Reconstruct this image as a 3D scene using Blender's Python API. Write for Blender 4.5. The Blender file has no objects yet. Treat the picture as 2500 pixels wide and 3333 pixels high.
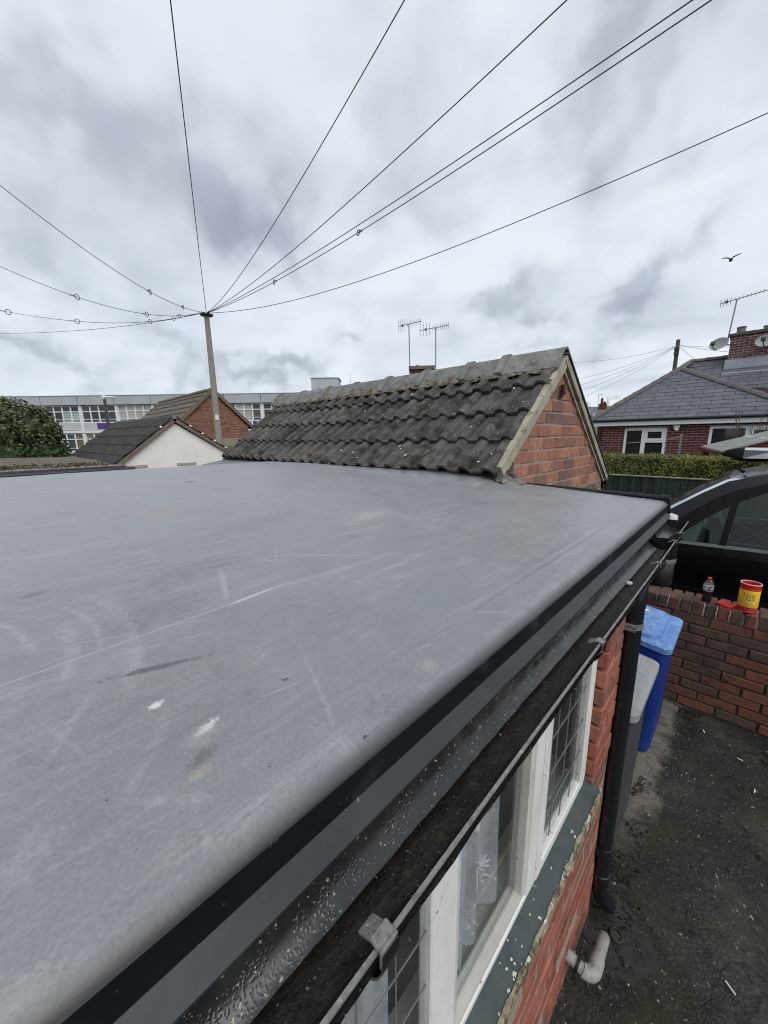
import bpy, bmesh, math, random
from mathutils import Vector, Matrix, noise as mnoise
random.seed(11)
sc = bpy.context.scene
H = 2.2                                    # camera height above the yard; heights below are given relative to the camera and lifted by H

# ------------------------------------------------------------------ camera
f_px, W_px, H_px = 1203.0, 2500.0, 3333.0
u = Vector((1205, -261, 1203)).normalized()
v = Vector((-1250, -226, 1203)); v -= u * u.dot(v); v.normalize()
w = u.cross(v)
right = Vector((u[0], v[0], w[0])); down = Vector((u[1], v[1], w[1])); fwd = Vector((u[2], v[2], w[2]))
cam = bpy.data.cameras.new('camera'); cam_o = bpy.data.objects.new('camera', cam)
sc.collection.objects.link(cam_o)
m = Matrix.Identity(4)
for i in range(3):
    m[i][0] = right[i]; m[i][1] = -down[i]; m[i][2] = -fwd[i]
m[2][3] = H
cam_o.matrix_world = m
cam.sensor_fit = 'VERTICAL'; cam.sensor_height = 36.0; cam.lens = 36.0 * f_px / H_px
cam.clip_start = 0.02; cam.clip_end = 3000
sc.camera = cam_o

def pix_dir(x, y):                         # direction of a photo pixel, used to lay the cloud field and the wires
    d = right * (x - W_px / 2) + down * (y - H_px / 2) + fwd * f_px
    return d

# ------------------------------------------------------------------ node helper
class NT:
    def __init__(s, tree): s.t = tree; s.n = tree.nodes; s.l = tree.links
    def new(s, typ, **kw):
        nd = s.n.new(typ)
        for k, val in kw.items():
            if k.startswith('i_'): s.set(nd.inputs[k[2:].replace('_', ' ')], val)
            else: setattr(nd, k, val)
        return nd
    def set(s, sock, val):
        if isinstance(val, bpy.types.NodeSocket): s.l.new(val, sock)
        elif hasattr(sock.default_value, '__len__') and not hasattr(val, '__len__'):
            sock.default_value = [val] * len(sock.default_value)
        elif hasattr(val, '__len__') and len(val) == 3 and hasattr(sock.default_value, '__len__') and len(sock.default_value) == 4:
            sock.default_value = (*val, 1)
        else: sock.default_value = val
    def math(s, op, a, b=0.0, c=0.0, clamp=False):
        nd = s.n.new('ShaderNodeMath'); nd.operation = op; nd.use_clamp = clamp
        for i, val in enumerate((a, b, c)): s.set(nd.inputs[i], val)
        return nd.outputs[0]
    def vmath(s, op, a, b=(0, 0, 0)):
        nd = s.n.new('ShaderNodeVectorMath'); nd.operation = op
        s.set(nd.inputs[0], a); s.set(nd.inputs[1], b)
        return nd.outputs['Value'] if op in ('DOT_PRODUCT', 'LENGTH', 'DISTANCE') else nd.outputs[0]
    def mix(s, fac, a, b, blend='MIX'):
        nd = s.n.new('ShaderNodeMix'); nd.data_type = 'RGBA'; nd.blend_type = blend; nd.clamp_factor = True
        s.set(nd.inputs[0], fac); s.set(nd.inputs[6], a); s.set(nd.inputs[7], b)
        return nd.outputs[2]
    def noise(s, vec, scale, detail=5, rough=.55, dist=0):
        nd = s.n.new('ShaderNodeTexNoise'); s.set(nd.inputs['Vector'], vec)
        nd.inputs['Scale'].default_value = scale; nd.inputs['Detail'].default_value = detail
        nd.inputs['Roughness'].default_value = rough; nd.inputs['Distortion'].default_value = dist
        return nd.outputs['Fac']
    def ramp(s, fac, stops, interp='LINEAR'):
        nd = s.n.new('ShaderNodeValToRGB'); s.set(nd.inputs[0], fac); cr = nd.color_ramp; cr.interpolation = interp
        while len(cr.elements) < len(stops): cr.elements.new(0.5)
        for e, (p, c) in zip(cr.elements, stops):
            e.position = p; e.color = (*c, 1) if hasattr(c, '__len__') else (c, c, c, 1)
        return nd.outputs[0]
    def smooth(s, val, lo, hi):
        nd = s.n.new('ShaderNodeMapRange'); nd.interpolation_type = 'SMOOTHSTEP'
        s.set(nd.inputs[0], val); nd.inputs[1].default_value = lo; nd.inputs[2].default_value = hi
        return nd.outputs[0]
    def mapping(s, vec, scale=(1, 1, 1), rot=(0, 0, 0), loc=(0, 0, 0)):
        nd = s.n.new('ShaderNodeMapping'); s.set(nd.inputs[0], vec)
        nd.inputs['Location'].default_value = loc; nd.inputs['Rotation'].default_value = rot; nd.inputs['Scale'].default_value = scale
        return nd.outputs[0]

# ------------------------------------------------------------------ sky (overcast) and sun
SUN_EL, SUN_AZ = math.radians(48), math.radians(250)     # soft light from behind the camera, azimuth measured from +X towards +Y
world = bpy.data.worlds.new('World'); sc.world = world; world.use_nodes = True
wt = NT(world.node_tree)
for nd in list(wt.n): wt.n.remove(nd)
tc = wt.new('ShaderNodeTexCoord'); d = tc.outputs['Generated']
sky = wt.new('ShaderNodeTexSky'); sky.sky_type = 'NISHITA'; sky.sun_disc = False
sky.sun_elevation = SUN_EL; sky.sun_rotation = math.pi / 2 - SUN_AZ
sep = wt.new('ShaderNodeSeparateXYZ'); wt.set(sep.inputs[0], d)
zc = wt.math('ADD', wt.math('MAXIMUM', sep.outputs[2], 0.0), 0.22)
comb = wt.new('ShaderNodeCombineXYZ')
wt.set(comb.inputs[0], wt.math('DIVIDE', sep.outputs[0], zc)); wt.set(comb.inputs[1], wt.math('DIVIDE', sep.outputs[1], zc))
cp = comb.outputs[0]                                     # cloud layer seen in perspective
n1 = wt.noise(wt.mapping(cp, (1, .8, 1), (0, 0, .5)), 1.25, 5, .52, .35)
n2 = wt.noise(wt.mapping(cp, (1.0, .7, 1), (0, 0, .3), (3, 1, 0)), 3.4, 5, .5, .3)
warp = wt.new('ShaderNodeTexNoise'); wt.set(warp.inputs['Vector'], d); warp.inputs['Scale'].default_value = 5.0; warp.inputs['Detail'].default_value = 5
dw = wt.vmath('ADD', d, wt.vmath('MULTIPLY', wt.vmath('SUBTRACT', warp.outputs['Color'], (.5, .5, .5)), (.26, .26, .26)))
warp2 = wt.new('ShaderNodeTexNoise'); wt.set(warp2.inputs['Vector'], d); warp2.inputs['Scale'].default_value = 13.0; warp2.inputs['Detail'].default_value = 5
dw = wt.vmath('ADD', dw, wt.vmath('MULTIPLY', wt.vmath('SUBTRACT', warp2.outputs['Color'], (.5, .5, .5)), (.16, .16, .16)))
CLOUDS = [  # photo position of the dark cloud bellies: x, y, half-length, half-width, tilt, weight
    (130, 300, 210, 120, .9, .55), (330, 520, 300, 130, .8, .55), (300, 850, 300, 120, .15, .5), (700, 640, 190, 190, 0, .9),
    (830, 760, 160, 80, .2, .75), (1310, 380, 120, 150, .4, .5), (1370, 600, 230, 90, -.3, .5), (1480, 690, 120, 90, 0, .4),
    (2020, 60, 260, 130, -.35, .8), (2250, 180, 260, 120, -.5, .6), (2020, 420, 140, 150, -.9, .5), (2300, 480, 130, 60, -.7, .4),
    (1700, 960, 190, 55, -.35, .85), (2130, 940, 190, 50, -.35, .85), (1165, 1090, 60, 35, 0, .6), (960, 1165, 110, 32, -.05, .9),
    (770, 1170, 90, 38, 0, .75), (560, 1160, 110, 36, 0, .6), (200, 1165, 160, 34, -.05, .6), (590, 1235, 60, 36, 0, .5), (1760, 1110, 60, 30, -.3, .5)]
dark = None
for (x, y, a, b, t, wgt) in CLOUDS:
    c0 = pix_dir(x, y).normalized()
    ax = (pix_dir(x + math.cos(t) * a, y + math.sin(t) * a).normalized() - c0)
    bx = (pix_dir(x - math.sin(t) * b, y + math.cos(t) * b).normalized() - c0)
    la, lb = ax.length, bx.length
    rel = wt.vmath('SUBTRACT', dw, tuple(c0))
    pa = wt.vmath('DOT_PRODUCT', rel, tuple(ax.normalized() / la)); pb = wt.vmath('DOT_PRODUCT', rel, tuple(bx.normalized() / lb))
    nrm = wt.vmath('DOT_PRODUCT', d, tuple(c0))
    r2 = wt.math('ADD', wt.math('MULTIPLY', pa, pa), wt.math('MULTIPLY', pb, pb))
    g = wt.math('MULTIPLY', wt.math('POWER', 2.718, wt.math('MULTIPLY', r2, -.9)), wt.math('MULTIPLY', wt.math('GREATER_THAN', nrm, 0), wgt))
    dark = g if dark is None else wt.math('ADD', dark, g)
dens = wt.math('ADD', wt.math('MULTIPLY', wt.smooth(n1, .40, .74), .34), wt.math('MULTIPLY', wt.smooth(n2, .42, .72), .24))
dens = wt.math('ADD', dens, wt.math('MULTIPLY', dark, wt.math('ADD', .30, wt.math('MULTIPLY', n2, .95))))
col = wt.ramp(wt.math('MULTIPLY', dens, .72, clamp=True), [(0, (.765, .82, .88)), (.20, (.645, .705, .775)), (.5, (.475, .525, .59)), (1.0, (.34, .38, .435))])
lift = wt.math('MULTIPLY', wt.math('SUBTRACT', 1, wt.smooth(sep.outputs[2], .0, .2)), .10)
col = wt.mix(lift, col, (.80, .84, .88))
nish = wt.mix(1.0, sky.outputs[0], (.10, .10, .10), 'MULTIPLY')
col = wt.mix(.06, col, nish)
bg = wt.new('ShaderNodeBackground'); wt.set(bg.inputs[0], col); bg.inputs[1].default_value = 1.0
wo = wt.new('ShaderNodeOutputWorld'); wt.l.new(bg.outputs[0], wo.inputs[0])

sun = bpy.data.lights.new('sun', 'SUN'); sun.energy = 1.5; sun.angle = math.radians(50); sun.color = (1, .985, .96)
sun_o = bpy.data.objects.new('sun', sun); sc.collection.objects.link(sun_o)
sd = Vector((math.cos(SUN_EL) * math.cos(SUN_AZ), math.cos(SUN_EL) * math.sin(SUN_AZ), math.sin(SUN_EL)))
sun_o.rotation_euler = sd.to_track_quat('Z', 'Y').to_euler(); sun_o.location = (0, 0, 30)

vs = sc.view_settings; vs.view_transform = 'Standard'; vs.look = 'None'; vs.exposure = 0.15; vs.gamma = 1.0
try: vs.use_curve_mapping = False
except Exception: pass
cy = sc.cycles
cy.use_denoising = True; cy.filter_width = 1.1
try: cy.denoiser = 'OPENIMAGEDENOISE'; cy.denoising_input_passes = 'RGB_ALBEDO_NORMAL'
except Exception: pass
cy.max_bounces = 8; cy.transparent_max_bounces = 12; cy.diffuse_bounces = 3; cy.glossy_bounces = 4; cy.caustics_reflective = False; cy.caustics_refractive = False
cy.sample_clamp_indirect = 4.0

# ------------------------------------------------------------------ materials
MATS = {}
def mat(name, cols, rough=.7, scale=6, detail=6, bump=0, bscale=None, rnd=0, spec=.4, metal=0, stretch=(1, 1, 1), specks=(), rvar=0, palette=None, coat=0, pal_rand=True, nrough=.6, lo=.3, hi=.72):
    """procedural surface: noise between base colours, per-piece variation, speckles and relief, in world metres"""
    if name in MATS: return MATS[name]
    mt = bpy.data.materials.new(name); mt.use_nodes = True; t = NT(mt.node_tree)
    b = t.n['Principled BSDF']
    geo = t.new('ShaderNodeNewGeometry'); pos = geo.outputs['Position']
    p = t.mapping(pos, stretch)
    n = t.noise(p, scale, detail, nrough)
    k = len(cols)
    if k == 1: c = t.mix(0, cols[0], cols[0])
    else: c = t.ramp(n, [(lo + (hi - lo) * i / (k - 1), cols[i]) for i in range(k)])
    oi = t.new('ShaderNodeObjectInfo'); rand = oi.outputs['Random']
    if palette:
        pc = t.ramp(rand, [(i / len(palette), q) for i, q in enumerate(palette)], 'CONSTANT')
        c = t.mix(.88, c, t.mix(.55, pc, t.mix(1, pc, t.ramp(n, [(.3, .45), (.7, 1.35)]), 'MULTIPLY')))
    if rnd:
        c = t.mix(1, c, t.ramp(t.math('FRACT', t.math('MULTIPLY', rand, 7.31)), [(0, 1 - rnd), (1, 1 + rnd)]), 'MULTIPLY')
    for (sc_col, s_scale, lo_, hi_, amt) in specks:
        sn = t.noise(pos, s_scale, 3, .6)
        c = t.mix(t.math('MULTIPLY', t.smooth(sn, lo_, hi_), amt), c, sc_col)
    t.set(b.inputs['Base Color'], c)
    b.inputs['Metallic'].default_value = metal; b.inputs['Specular IOR Level'].default_value = spec
    if rvar:
        t.set(b.inputs['Roughness'], t.math('ADD', rough - rvar / 2, t.math('MULTIPLY', t.noise(pos, scale * 1.7, 4), rvar)))
    else: b.inputs['Roughness'].default_value = rough
    if coat: b.inputs['Coat Weight'].default_value = coat; b.inputs['Coat Roughness'].default_value = .06
    if bump:
        bn = t.new('ShaderNodeBump'); bn.inputs['Distance'].default_value = bump; bn.inputs['Strength'].default_value = 1.0
        t.set(bn.inputs['Height'], t.noise(p, bscale or scale * 3, 5, .6)); t.l.new(bn.outputs[0], b.inputs['Normal'])
    MATS[name] = mt
    return mt

def glassmat(name, tint, refl_rough=.02, opac=0.0, ior=1.5, haze=(.3, .33, .35)):
    mt = bpy.data.materials.new(name); mt.use_nodes = True; t = NT(mt.node_tree)
    for nd in list(t.n): t.n.remove(nd)
    out = t.new('ShaderNodeOutputMaterial')
    tr = t.new('ShaderNodeBsdfTransparent'); t.set(tr.inputs[0], tint)
    df = t.new('ShaderNodeBsdfDiffuse'); t.set(df.inputs[0], haze)
    m0 = t.new('ShaderNodeMixShader'); m0.inputs[0].default_value = opac; t.l.new(tr.outputs[0], m0.inputs[1]); t.l.new(df.outputs[0], m0.inputs[2])
    gl = t.new('ShaderNodeBsdfGlossy'); gl.inputs['Roughness'].default_value = refl_rough
    ge = t.new('ShaderNodeNewGeometry'); f0 = ((ior - 1) / (ior + 1)) ** 2       # Schlick reflectance, the same from both sides of the sheet
    cs = t.math('ABSOLUTE', t.vmath('DOT_PRODUCT', ge.outputs['Incoming'], ge.outputs['Normal']))
    frs = t.math('ADD', f0, t.math('MULTIPLY', 1 - f0, t.math('POWER', t.math('SUBTRACT', 1, cs, clamp=True), 5)), clamp=True)
    m1 = t.new('ShaderNodeMixShader'); t.l.new(frs, m1.inputs[0]); t.l.new(m0.outputs[0], m1.inputs[1]); t.l.new(gl.outputs[0], m1.inputs[2])
    t.l.new(m1.outputs[0], out.inputs[0])
    MATS[name] = mt
    return mt

# ------------------------------------------------------------------ mesh helpers
COL = sc.collection
ORG = {}
class MB:
    """collects world-space geometry (z relative to the camera), then links it as ONE mesh object"""
    def __init__(s): s.v = []; s.f = []
    def add(s, pts, faces):
        o = len(s.v); s.v += [tuple(p) for p in pts]; s.f += [tuple(i + o for i in fc) for fc in faces]; return s
    def box(s, x0, x1, y0, y1, z0, z1, ch=0):
        return s.obox(Vector(((x0 + x1) / 2, (y0 + y1) / 2, (z0 + z1) / 2)), (1, 0, 0), (0, 1, 0), (0, 0, 1), abs(x1 - x0) / 2, abs(y1 - y0) / 2, abs(z1 - z0) / 2, ch)
    def obox(s, c, a, b, n, ha, hb, hn, ch=0):
        c, a, b, n = Vector(c), Vector(a), Vector(b), Vector(n)
        if not ch:
            P = [c + a * ha * i + b * hb * j + n * hn * k for k in (-1, 1) for j in (-1, 1) for i in (-1, 1)]
            return s.add(P, [(0, 2, 3, 1), (4, 5, 7, 6), (0, 1, 5, 4), (2, 6, 7, 3), (0, 4, 6, 2), (1, 3, 7, 5)])
        P = []; idx = {}
        for i in (-1, 1):
            for j in (-1, 1):
                for k in (-1, 1):
                    for q in range(3):
                        e = [ha, hb, hn]
                        for r in range(3):
                            if r != q: e[r] -= ch
                        idx[(i, j, k, q)] = len(P); P.append(c + a * e[0] * i + b * e[1] * j + n * e[2] * k)
        F = []
        for sg in (-1, 1):
            F.append([idx[(sg, j, k, 0)] for j, k in ((-1, -1), (1, -1), (1, 1), (-1, 1))])
            F.append([idx[(i, sg, k, 1)] for i, k in ((-1, -1), (1, -1), (1, 1), (-1, 1))])
            F.append([idx[(i, j, sg, 2)] for i, j in ((-1, -1), (1, -1), (1, 1), (-1, 1))])
        for i in (-1, 1):
            for j in (-1, 1):
                F.append([idx[(i, j, -1, 0)], idx[(i, j, 1, 0)], idx[(i, j, 1, 1)], idx[(i, j, -1, 1)]])
                F.append([idx[(i, -1, j, 0)], idx[(i, 1, j, 0)], idx[(i, 1, j, 2)], idx[(i, -1, j, 2)]])
                F.append([idx[(-1, i, j, 1)], idx[(1, i, j, 1)], idx[(1, i, j, 2)], idx[(-1, i, j, 2)]])
                for k in (-1, 1): F.append([idx[(i, j, k, q)] for q in range(3)])
        return s.add(P, F)
    def prism(s, poly, vec):
        n = len(poly); vec = Vector(vec)
        P = [Vector(p) for p in poly] + [Vector(p) + vec for p in poly]
        return s.add(P, [tuple(range(n)), tuple(range(2 * n - 1, n - 1, -1))] + [(i, (i + 1) % n, n + (i + 1) % n, n + i) for i in range(n)])
    def tube(s, pts, r, n=8, closed=False):
        pts = [Vector(p) for p in pts]; N = len(pts); rs = r if hasattr(r, '__len__') else [r] * N
        prev = None; rings = []
        for i, p in enumerate(pts):
            if closed: tg = pts[(i + 1) % N] - pts[i - 1]
            else: tg = pts[min(i + 1, N - 1)] - pts[max(i - 1, 0)]
            tg.normalize()
            if prev is None:
                ref = Vector((0, 0, 1)) if abs(tg.z) < .9 else Vector((1, 0, 0)); a = tg.cross(ref).normalized()
            else: a = (prev - tg * prev.dot(tg)).normalized()
            prev = a; b = tg.cross(a)
            rings.append([p + (a * math.cos(2 * math.pi * k / n) + b * math.sin(2 * math.pi * k / n)) * rs[i] for k in range(n)])
        P = [q for rg in rings for q in rg]; F = []
        for i in range(N if closed else N - 1):
            j = (i + 1) % N
            F += [(i * n + k, i * n + (k + 1) % n, j * n + (k + 1) % n, j * n + k) for k in range(n)]
        if not closed: F += [tuple(range(n))[::-1], tuple(range((N - 1) * n, N * n))]
        return s.add(P, F)
    def lathe(s, prof, c, n=24, axis=(0, 0, 1), caps=True):
        ax = Vector(axis).normalized(); ref = Vector((1, 0, 0)) if abs(ax.x) < .9 else Vector((0, 1, 0))
        a = (ref - ax * ref.dot(ax)).normalized(); b = ax.cross(a); c = Vector(c); P = []; F = []
        for (r, z) in prof:
            P += [c + ax * z + (a * math.cos(2 * math.pi * k / n) + b * math.sin(2 * math.pi * k / n)) * r for k in range(n)]
        for i in range(len(prof) - 1):
            F += [(i * n + k, i * n + (k + 1) % n, (i + 1) * n + (k + 1) % n, (i + 1) * n + k) for k in range(n)]
        if caps: F += [tuple(range(n))[::-1], tuple(range((len(prof) - 1) * n, len(prof) * n))]
        return s.add(P, F)
    def grid(s, nu, nv, fn):
        P = [fn(i / (nu - 1), j / (nv - 1)) for j in range(nv) for i in range(nu)]
        return s.add(P, [(j * nu + i, j * nu + i + 1, (j + 1) * nu + i + 1, (j + 1) * nu + i) for j in range(nv - 1) for i in range(nu - 1)])
    def rows(s, A, B, off=None):
        """strip between two polylines; with off a thick strip"""
        n = len(A); A = [Vector(p) for p in A]; B = [Vector(p) for p in B]
        if off is None: return s.add(A + B, [(i, i + 1, n + i + 1, n + i) for i in range(n - 1)])
        off = Vector(off); P = A + B + [p + off for p in A] + [p + off for p in B]; F = []
        for i in range(n - 1):
            F += [(i, i + 1, n + i + 1, n + i), (2 * n + i, 3 * n + i, 3 * n + i + 1, 2 * n + i + 1), (i, 2 * n + i, 2 * n + i + 1, i + 1), (n + i, n + i + 1, 3 * n + i + 1, 3 * n + i)]
        F += [(0, n, 3 * n, 2 * n), (n - 1, 3 * n - 1, 4 * n - 1, 2 * n - 1)]
        return s.add(P, F)
    def mesh(s, name, mt, org=(0, 0, 0), smooth=None, recalc=True):
        me = bpy.data.meshes.new(name)
        me.from_pydata([(p[0] - org[0], p[1] - org[1], p[2] - org[2]) for p in s.v], [], s.f)
        if recalc:
            bm = bmesh.new(); bm.from_mesh(me); bmesh.ops.recalc_face_normals(bm, faces=bm.faces); bm.to_mesh(me); bm.free()
        if mt is not None: me.materials.append(MATS[mt] if isinstance(mt, str) else mt)
        if smooth is not None:
            me.shade_smooth()
            if smooth < 180: me.set_sharp_from_angle(angle=math.radians(smooth))
        me.update()
        return me
    def build(s, name, mt, parent=None, smooth=None, recalc=True, at=None, **tags):
        org = ORG[parent.name] if parent else (Vector(at) if at else Vector((0, 0, 0)))
        me = s.mesh(name, mt, org, smooth, recalc)
        o = bpy.data.objects.new(name, me); COL.objects.link(o)
        if parent: o.parent = parent
        else: o.location = (org[0], org[1], org[2] + H)
        ORG[o.name] = org
        tag(o, **tags)
        return o
def tag(o, label=None, cat=None, group=None, kind=None):
    for k, val in (('label', label), ('category', cat), ('group', group), ('kind', kind)):
        if val: o[k] = val
    return o
def thing(name, loc, label, cat, group=None):
    o = bpy.data.objects.new(name, None); COL.objects.link(o); o.empty_display_size = .1
    o.location = (loc[0], loc[1], loc[2] + H); ORG[o.name] = Vector(loc)
    return tag(o, label, cat, group)
def inst(name, me, parent, pos, rot=None, scale=None):
    """a piece that shares its mesh with its look-alikes; pos in camera-relative world metres"""
    o = bpy.data.objects.new(name, me); COL.objects.link(o)
    o.parent = parent
    o.location = Vector(pos) - ORG[parent.name]
    if rot is not None: o.rotation_euler = rot
    if scale is not None: o.scale = scale
    ORG[o.name] = Vector(pos)
    return o
G = -2.2                                   # ground level relative to the camera
def box(name, mt, parent, *b, ch=0, **k): return MB().box(*b, ch=ch).build(name, mt, parent, **k)

def clip_poly(poly, a, b):
    """keep the part of a 2-D convex polygon left of the line a->b"""
    out = []; n = len(poly)
    side = lambda p: (b[0] - a[0]) * (p[1] - a[1]) - (b[1] - a[1]) * (p[0] - a[0])
    for i in range(n):
        p, q = poly[i], poly[(i + 1) % n]; sp, sq = side(p), side(q)
        if sp >= 0: out.append(p)
        if sp * sq < 0:
            t = sp / (sp - sq); out.append((p[0] + (q[0] - p[0]) * t, p[1] + (q[1] - p[1]) * t))
    return out
BRICKMESH = {}
def brick_wall(parent, o, a, n, x0, x1, z0, z1, mt, course=.075, blen=.225, mortar=.011, depth=.05, holes=(), clip=None, proud=.006, jit=.0015, name='brick', headers=None, off0=0.0, seed=1, zmin=None):
    """bricks one by one in running bond on the plane through o with horizontal axis a and outward normal n"""
    rg = random.Random(seed); o, a, n = Vector(o), Vector(a), Vector(n); up = Vector((0, 0, 1)); cnt = 0
    rot = Matrix((a if a.cross(n).z > 0 else -a, n, up)).transposed().to_euler()
    r = 0; z = z0
    while z < z1 - .02:
        za, zb = z + mortar / 2, min(z + course, z1) - mortar / 2
        L = (blen / 2 if headers and r % headers == headers - 1 else blen)
        iv = [(x0, x1)]
        for (hx0, hx1, hz0, hz1) in holes:
            if hz0 < zb and hz1 > za:
                nv = []
                for (p, q) in iv:
                    if hx1 <= p or hx0 >= q: nv.append((p, q))
                    else:
                        if hx0 > p: nv.append((p, hx0))
                        if hx1 < q: nv.append((hx1, q))
                iv = nv
        s0 = x0 - (L / 2 if r % 2 else 0) - off0
        k = 0
        while s0 + k * L < x1:
            for (p, q) in iv:
                xa, xb = max(s0 + k * L, p) + mortar / 2, min(s0 + (k + 1) * L, q) - mortar / 2
                if xb - xa < .02: continue
                poly = [(xa, za), (xb, za), (xb, zb), (xa, zb)]; cut = False
                if clip:
                    for (ca, cb) in clip:
                        np_ = clip_poly(poly, ca, cb)
                        if len(np_) != len(poly) or any(abs(i - j) > 1e-6 for pp, qq in zip(np_, poly) for i, j in zip(pp, qq)): cut = True
                        poly = np_
                        if len(poly) < 3: break
                    if len(poly) < 3: continue
                pr = proud + rg.uniform(-jit, jit) * 2
                if cut:
                    pts = [o + a * x + up * zz + n * pr for x, zz in poly]
                    ar = abs(sum(poly[i][0] * poly[(i + 1) % len(poly)][1] - poly[(i + 1) % len(poly)][0] * poly[i][1] for i in range(len(poly)))) / 2
                    if ar < 2e-4: continue
                    MB().prism(pts, -n * depth).build(name, mt, parent)
                else:
                    sx, sz = round(xb - xa, 3), round(zb - za, 3)
                    key = (mt, sx, sz, depth)
                    if key not in BRICKMESH: BRICKMESH[key] = MB().box(-sx / 2, sx / 2, -depth, 0, -sz / 2, sz / 2, ch=.004).mesh(name, mt)
                    pos = o + a * ((xa + xb) / 2 + rg.uniform(-jit, jit)) + up * ((za + zb) / 2 + rg.uniform(-jit, jit)) + n * pr
                    ob = inst(name, BRICKMESH[key], parent, pos, rot)
                cnt += 1
            k += 1
        z += course; r += 1
    return cnt
# ================================================================== MATERIAL LIBRARY
mat('black_plastic', [(.006, .007, .008), (.012, .013, .014)], rough=.34, scale=14, bump=.0006, bscale=60, spec=.5, rvar=.2, specks=[((.10, .10, .09), 140, .66, .72, .6)])
mat('black_trim', [(.004, .006, .008), (.010, .012, .015)], rough=.42, scale=10, bump=.0004, bscale=80, spec=.35, specks=[((.09, .09, .085), 90, .68, .74, .6), ((.05, .048, .04), 9, .55, .7, .6)])
mat('grey_trim', [(.022, .025, .027), (.036, .040, .042), (.028, .031, .033)], rough=.42, scale=7, bump=.0003, bscale=90, spec=.35, rvar=.15, specks=[((.30, .29, .26), 120, .69, .75, .8), ((.025, .025, .024), 45, .66, .74, .7)])
mat('pipe_black', [(.006, .008, .010), (.012, .014, .016)], rough=.30, scale=5, bump=.0004, bscale=40, spec=.5, rvar=.18, specks=[((.06, .055, .05), 30, .62, .72, .5)])
mat('lip_grey', [(.09, .088, .083), (.20, .195, .185), (.06, .058, .055)], rough=.7, scale=40, bump=.001, bscale=120, specks=[((.38, .37, .34), 160, .62, .70, .7)])
mat('clip_grey', [(.06, .06, .058), (.20, .195, .18), (.035, .035, .034)], rough=.38, scale=60, bump=.001, bscale=140, specks=[((.7, .68, .6), 180, .62, .7, .8)])
mat('mortar', [(.24, .20, .15), (.34, .29, .23), (.18, .15, .115)], rough=.95, scale=30, bump=.004, bscale=80)
mat('dark_mortar', [(.035, .032, .028), (.07, .062, .052)], rough=.95, scale=30, bump=.004, bscale=80, specks=[((.16, .15, .13), 25, .62, .72, .6)])
GAR = [(.36, .15, .092), (.43, .19, .115), (.29, .13, .094), (.39, .165, .105), (.17, .11, .09), (.44, .205, .13), (.32, .14, .10), (.22, .125, .10), (.40, .175, .11), (.35, .155, .10), (.26, .135, .105)]
mat('garage_brick', [(.22, .08, .05), (.34, .13, .08)], rough=.9, scale=22, bump=.004, bscale=55, palette=GAR, specks=[((.12, .08, .062), 14, .57, .7, .6), ((.58, .50, .43), 11, .70, .76, .7), ((.20, .13, .09), 45, .58, .68, .5)])
YRD = [(.17, .062, .042), (.13, .055, .04), (.20, .075, .046), (.10, .065, .045), (.16, .06, .042), (.085, .058, .04), (.18, .068, .044), (.12, .062, .045)]
mat('yard_brick', [(.10, .05, .035), (.2, .085, .055)], rough=.85, scale=18, bump=.005, bscale=45, palette=YRD, specks=[((.035, .032, .022), 9, .52, .66, .8), ((.20, .17, .13), 40, .66, .74, .5)])
EXT = [(.30, .095, .06), (.36, .13, .08), (.27, .085, .055), (.33, .12, .08), (.24, .10, .075), (.34, .11, .065)]
mat('house_brick', [(.2, .07, .045), (.34, .13, .085)], rough=.85, scale=20, bump=.004, bscale=60, palette=EXT, specks=[((.50, .46, .42), 9, .66, .72, .8), ((.07, .05, .035), 6, .56, .68, .75)])
BUN = [(.125, .032, .027), (.105, .030, .027), (.145, .038, .03), (.09, .028, .026), (.13, .036, .03)]
mat('bungalow_brick', [(.09, .03, .027), (.15, .04, .033)], rough=.85, scale=15, bump=.003, bscale=50, palette=BUN)
mat('pale_mortar', [(.30, .24, .22), (.42, .36, .33)], rough=.95, scale=20, bump=.002)
CHM = [(.115, .05, .035), (.095, .045, .033), (.14, .058, .04), (.08, .042, .033)]
mat('chimney_brick', [(.08, .04, .03), (.14, .06, .04)], rough=.9, scale=14, bump=.004, bscale=50, palette=CHM, specks=[((.04, .035, .025), 6, .55, .7, .7)])
OUT = [(.27, .11, .065), (.30, .125, .075), (.24, .10, .06), (.31, .13, .075), (.26, .105, .065), (.15, .065, .045)]
mat('outbuilding_brick', [(.2, .085, .05), (.3, .125, .075)], rough=.9, scale=12, bump=.003, palette=OUT)
mat('tile_concrete', [(.042, .039, .035), (.085, .079, .072), (.135, .128, .116)], rough=.92, scale=13, detail=8, bump=.004, bscale=70, rnd=.26, spec=.2,
    specks=[((.20, .195, .175), 55, .60, .68, .75), ((.020, .018, .014), 5, .52, .66, .75), ((.020, .019, .013), 26, .60, .70, .7), ((.60, .60, .57), 24, .765, .775, .95), ((.085, .075, .03), 5, .64, .76, .6)])
mat('ridge_concrete', [(.13, .13, .122), (.20, .198, .188), (.27, .265, .25)], rough=.92, scale=10, detail=8, bump=.003, bscale=70, rnd=.12, spec=.2, specks=[((.08, .078, .07), 25, .58, .68, .6), ((.36, .35, .32), 60, .62, .7, .6)])
mat('moss_mortar', [(.06, .052, .03), (.17, .145, .11), (.30, .27, .22)], rough=.98, scale=28, bump=.012, bscale=40, specks=[((.055, .058, .015), 12, .52, .64, .8)])
mat('verge_cement', [(.26, .235, .165), (.36, .335, .25), (.44, .415, .33)], rough=.9, scale=9, bump=.003, bscale=60, specks=[((.14, .13, .075), 14, .56, .68, .7), ((.10, .09, .07), 50, .66, .72, .6)])
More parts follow.
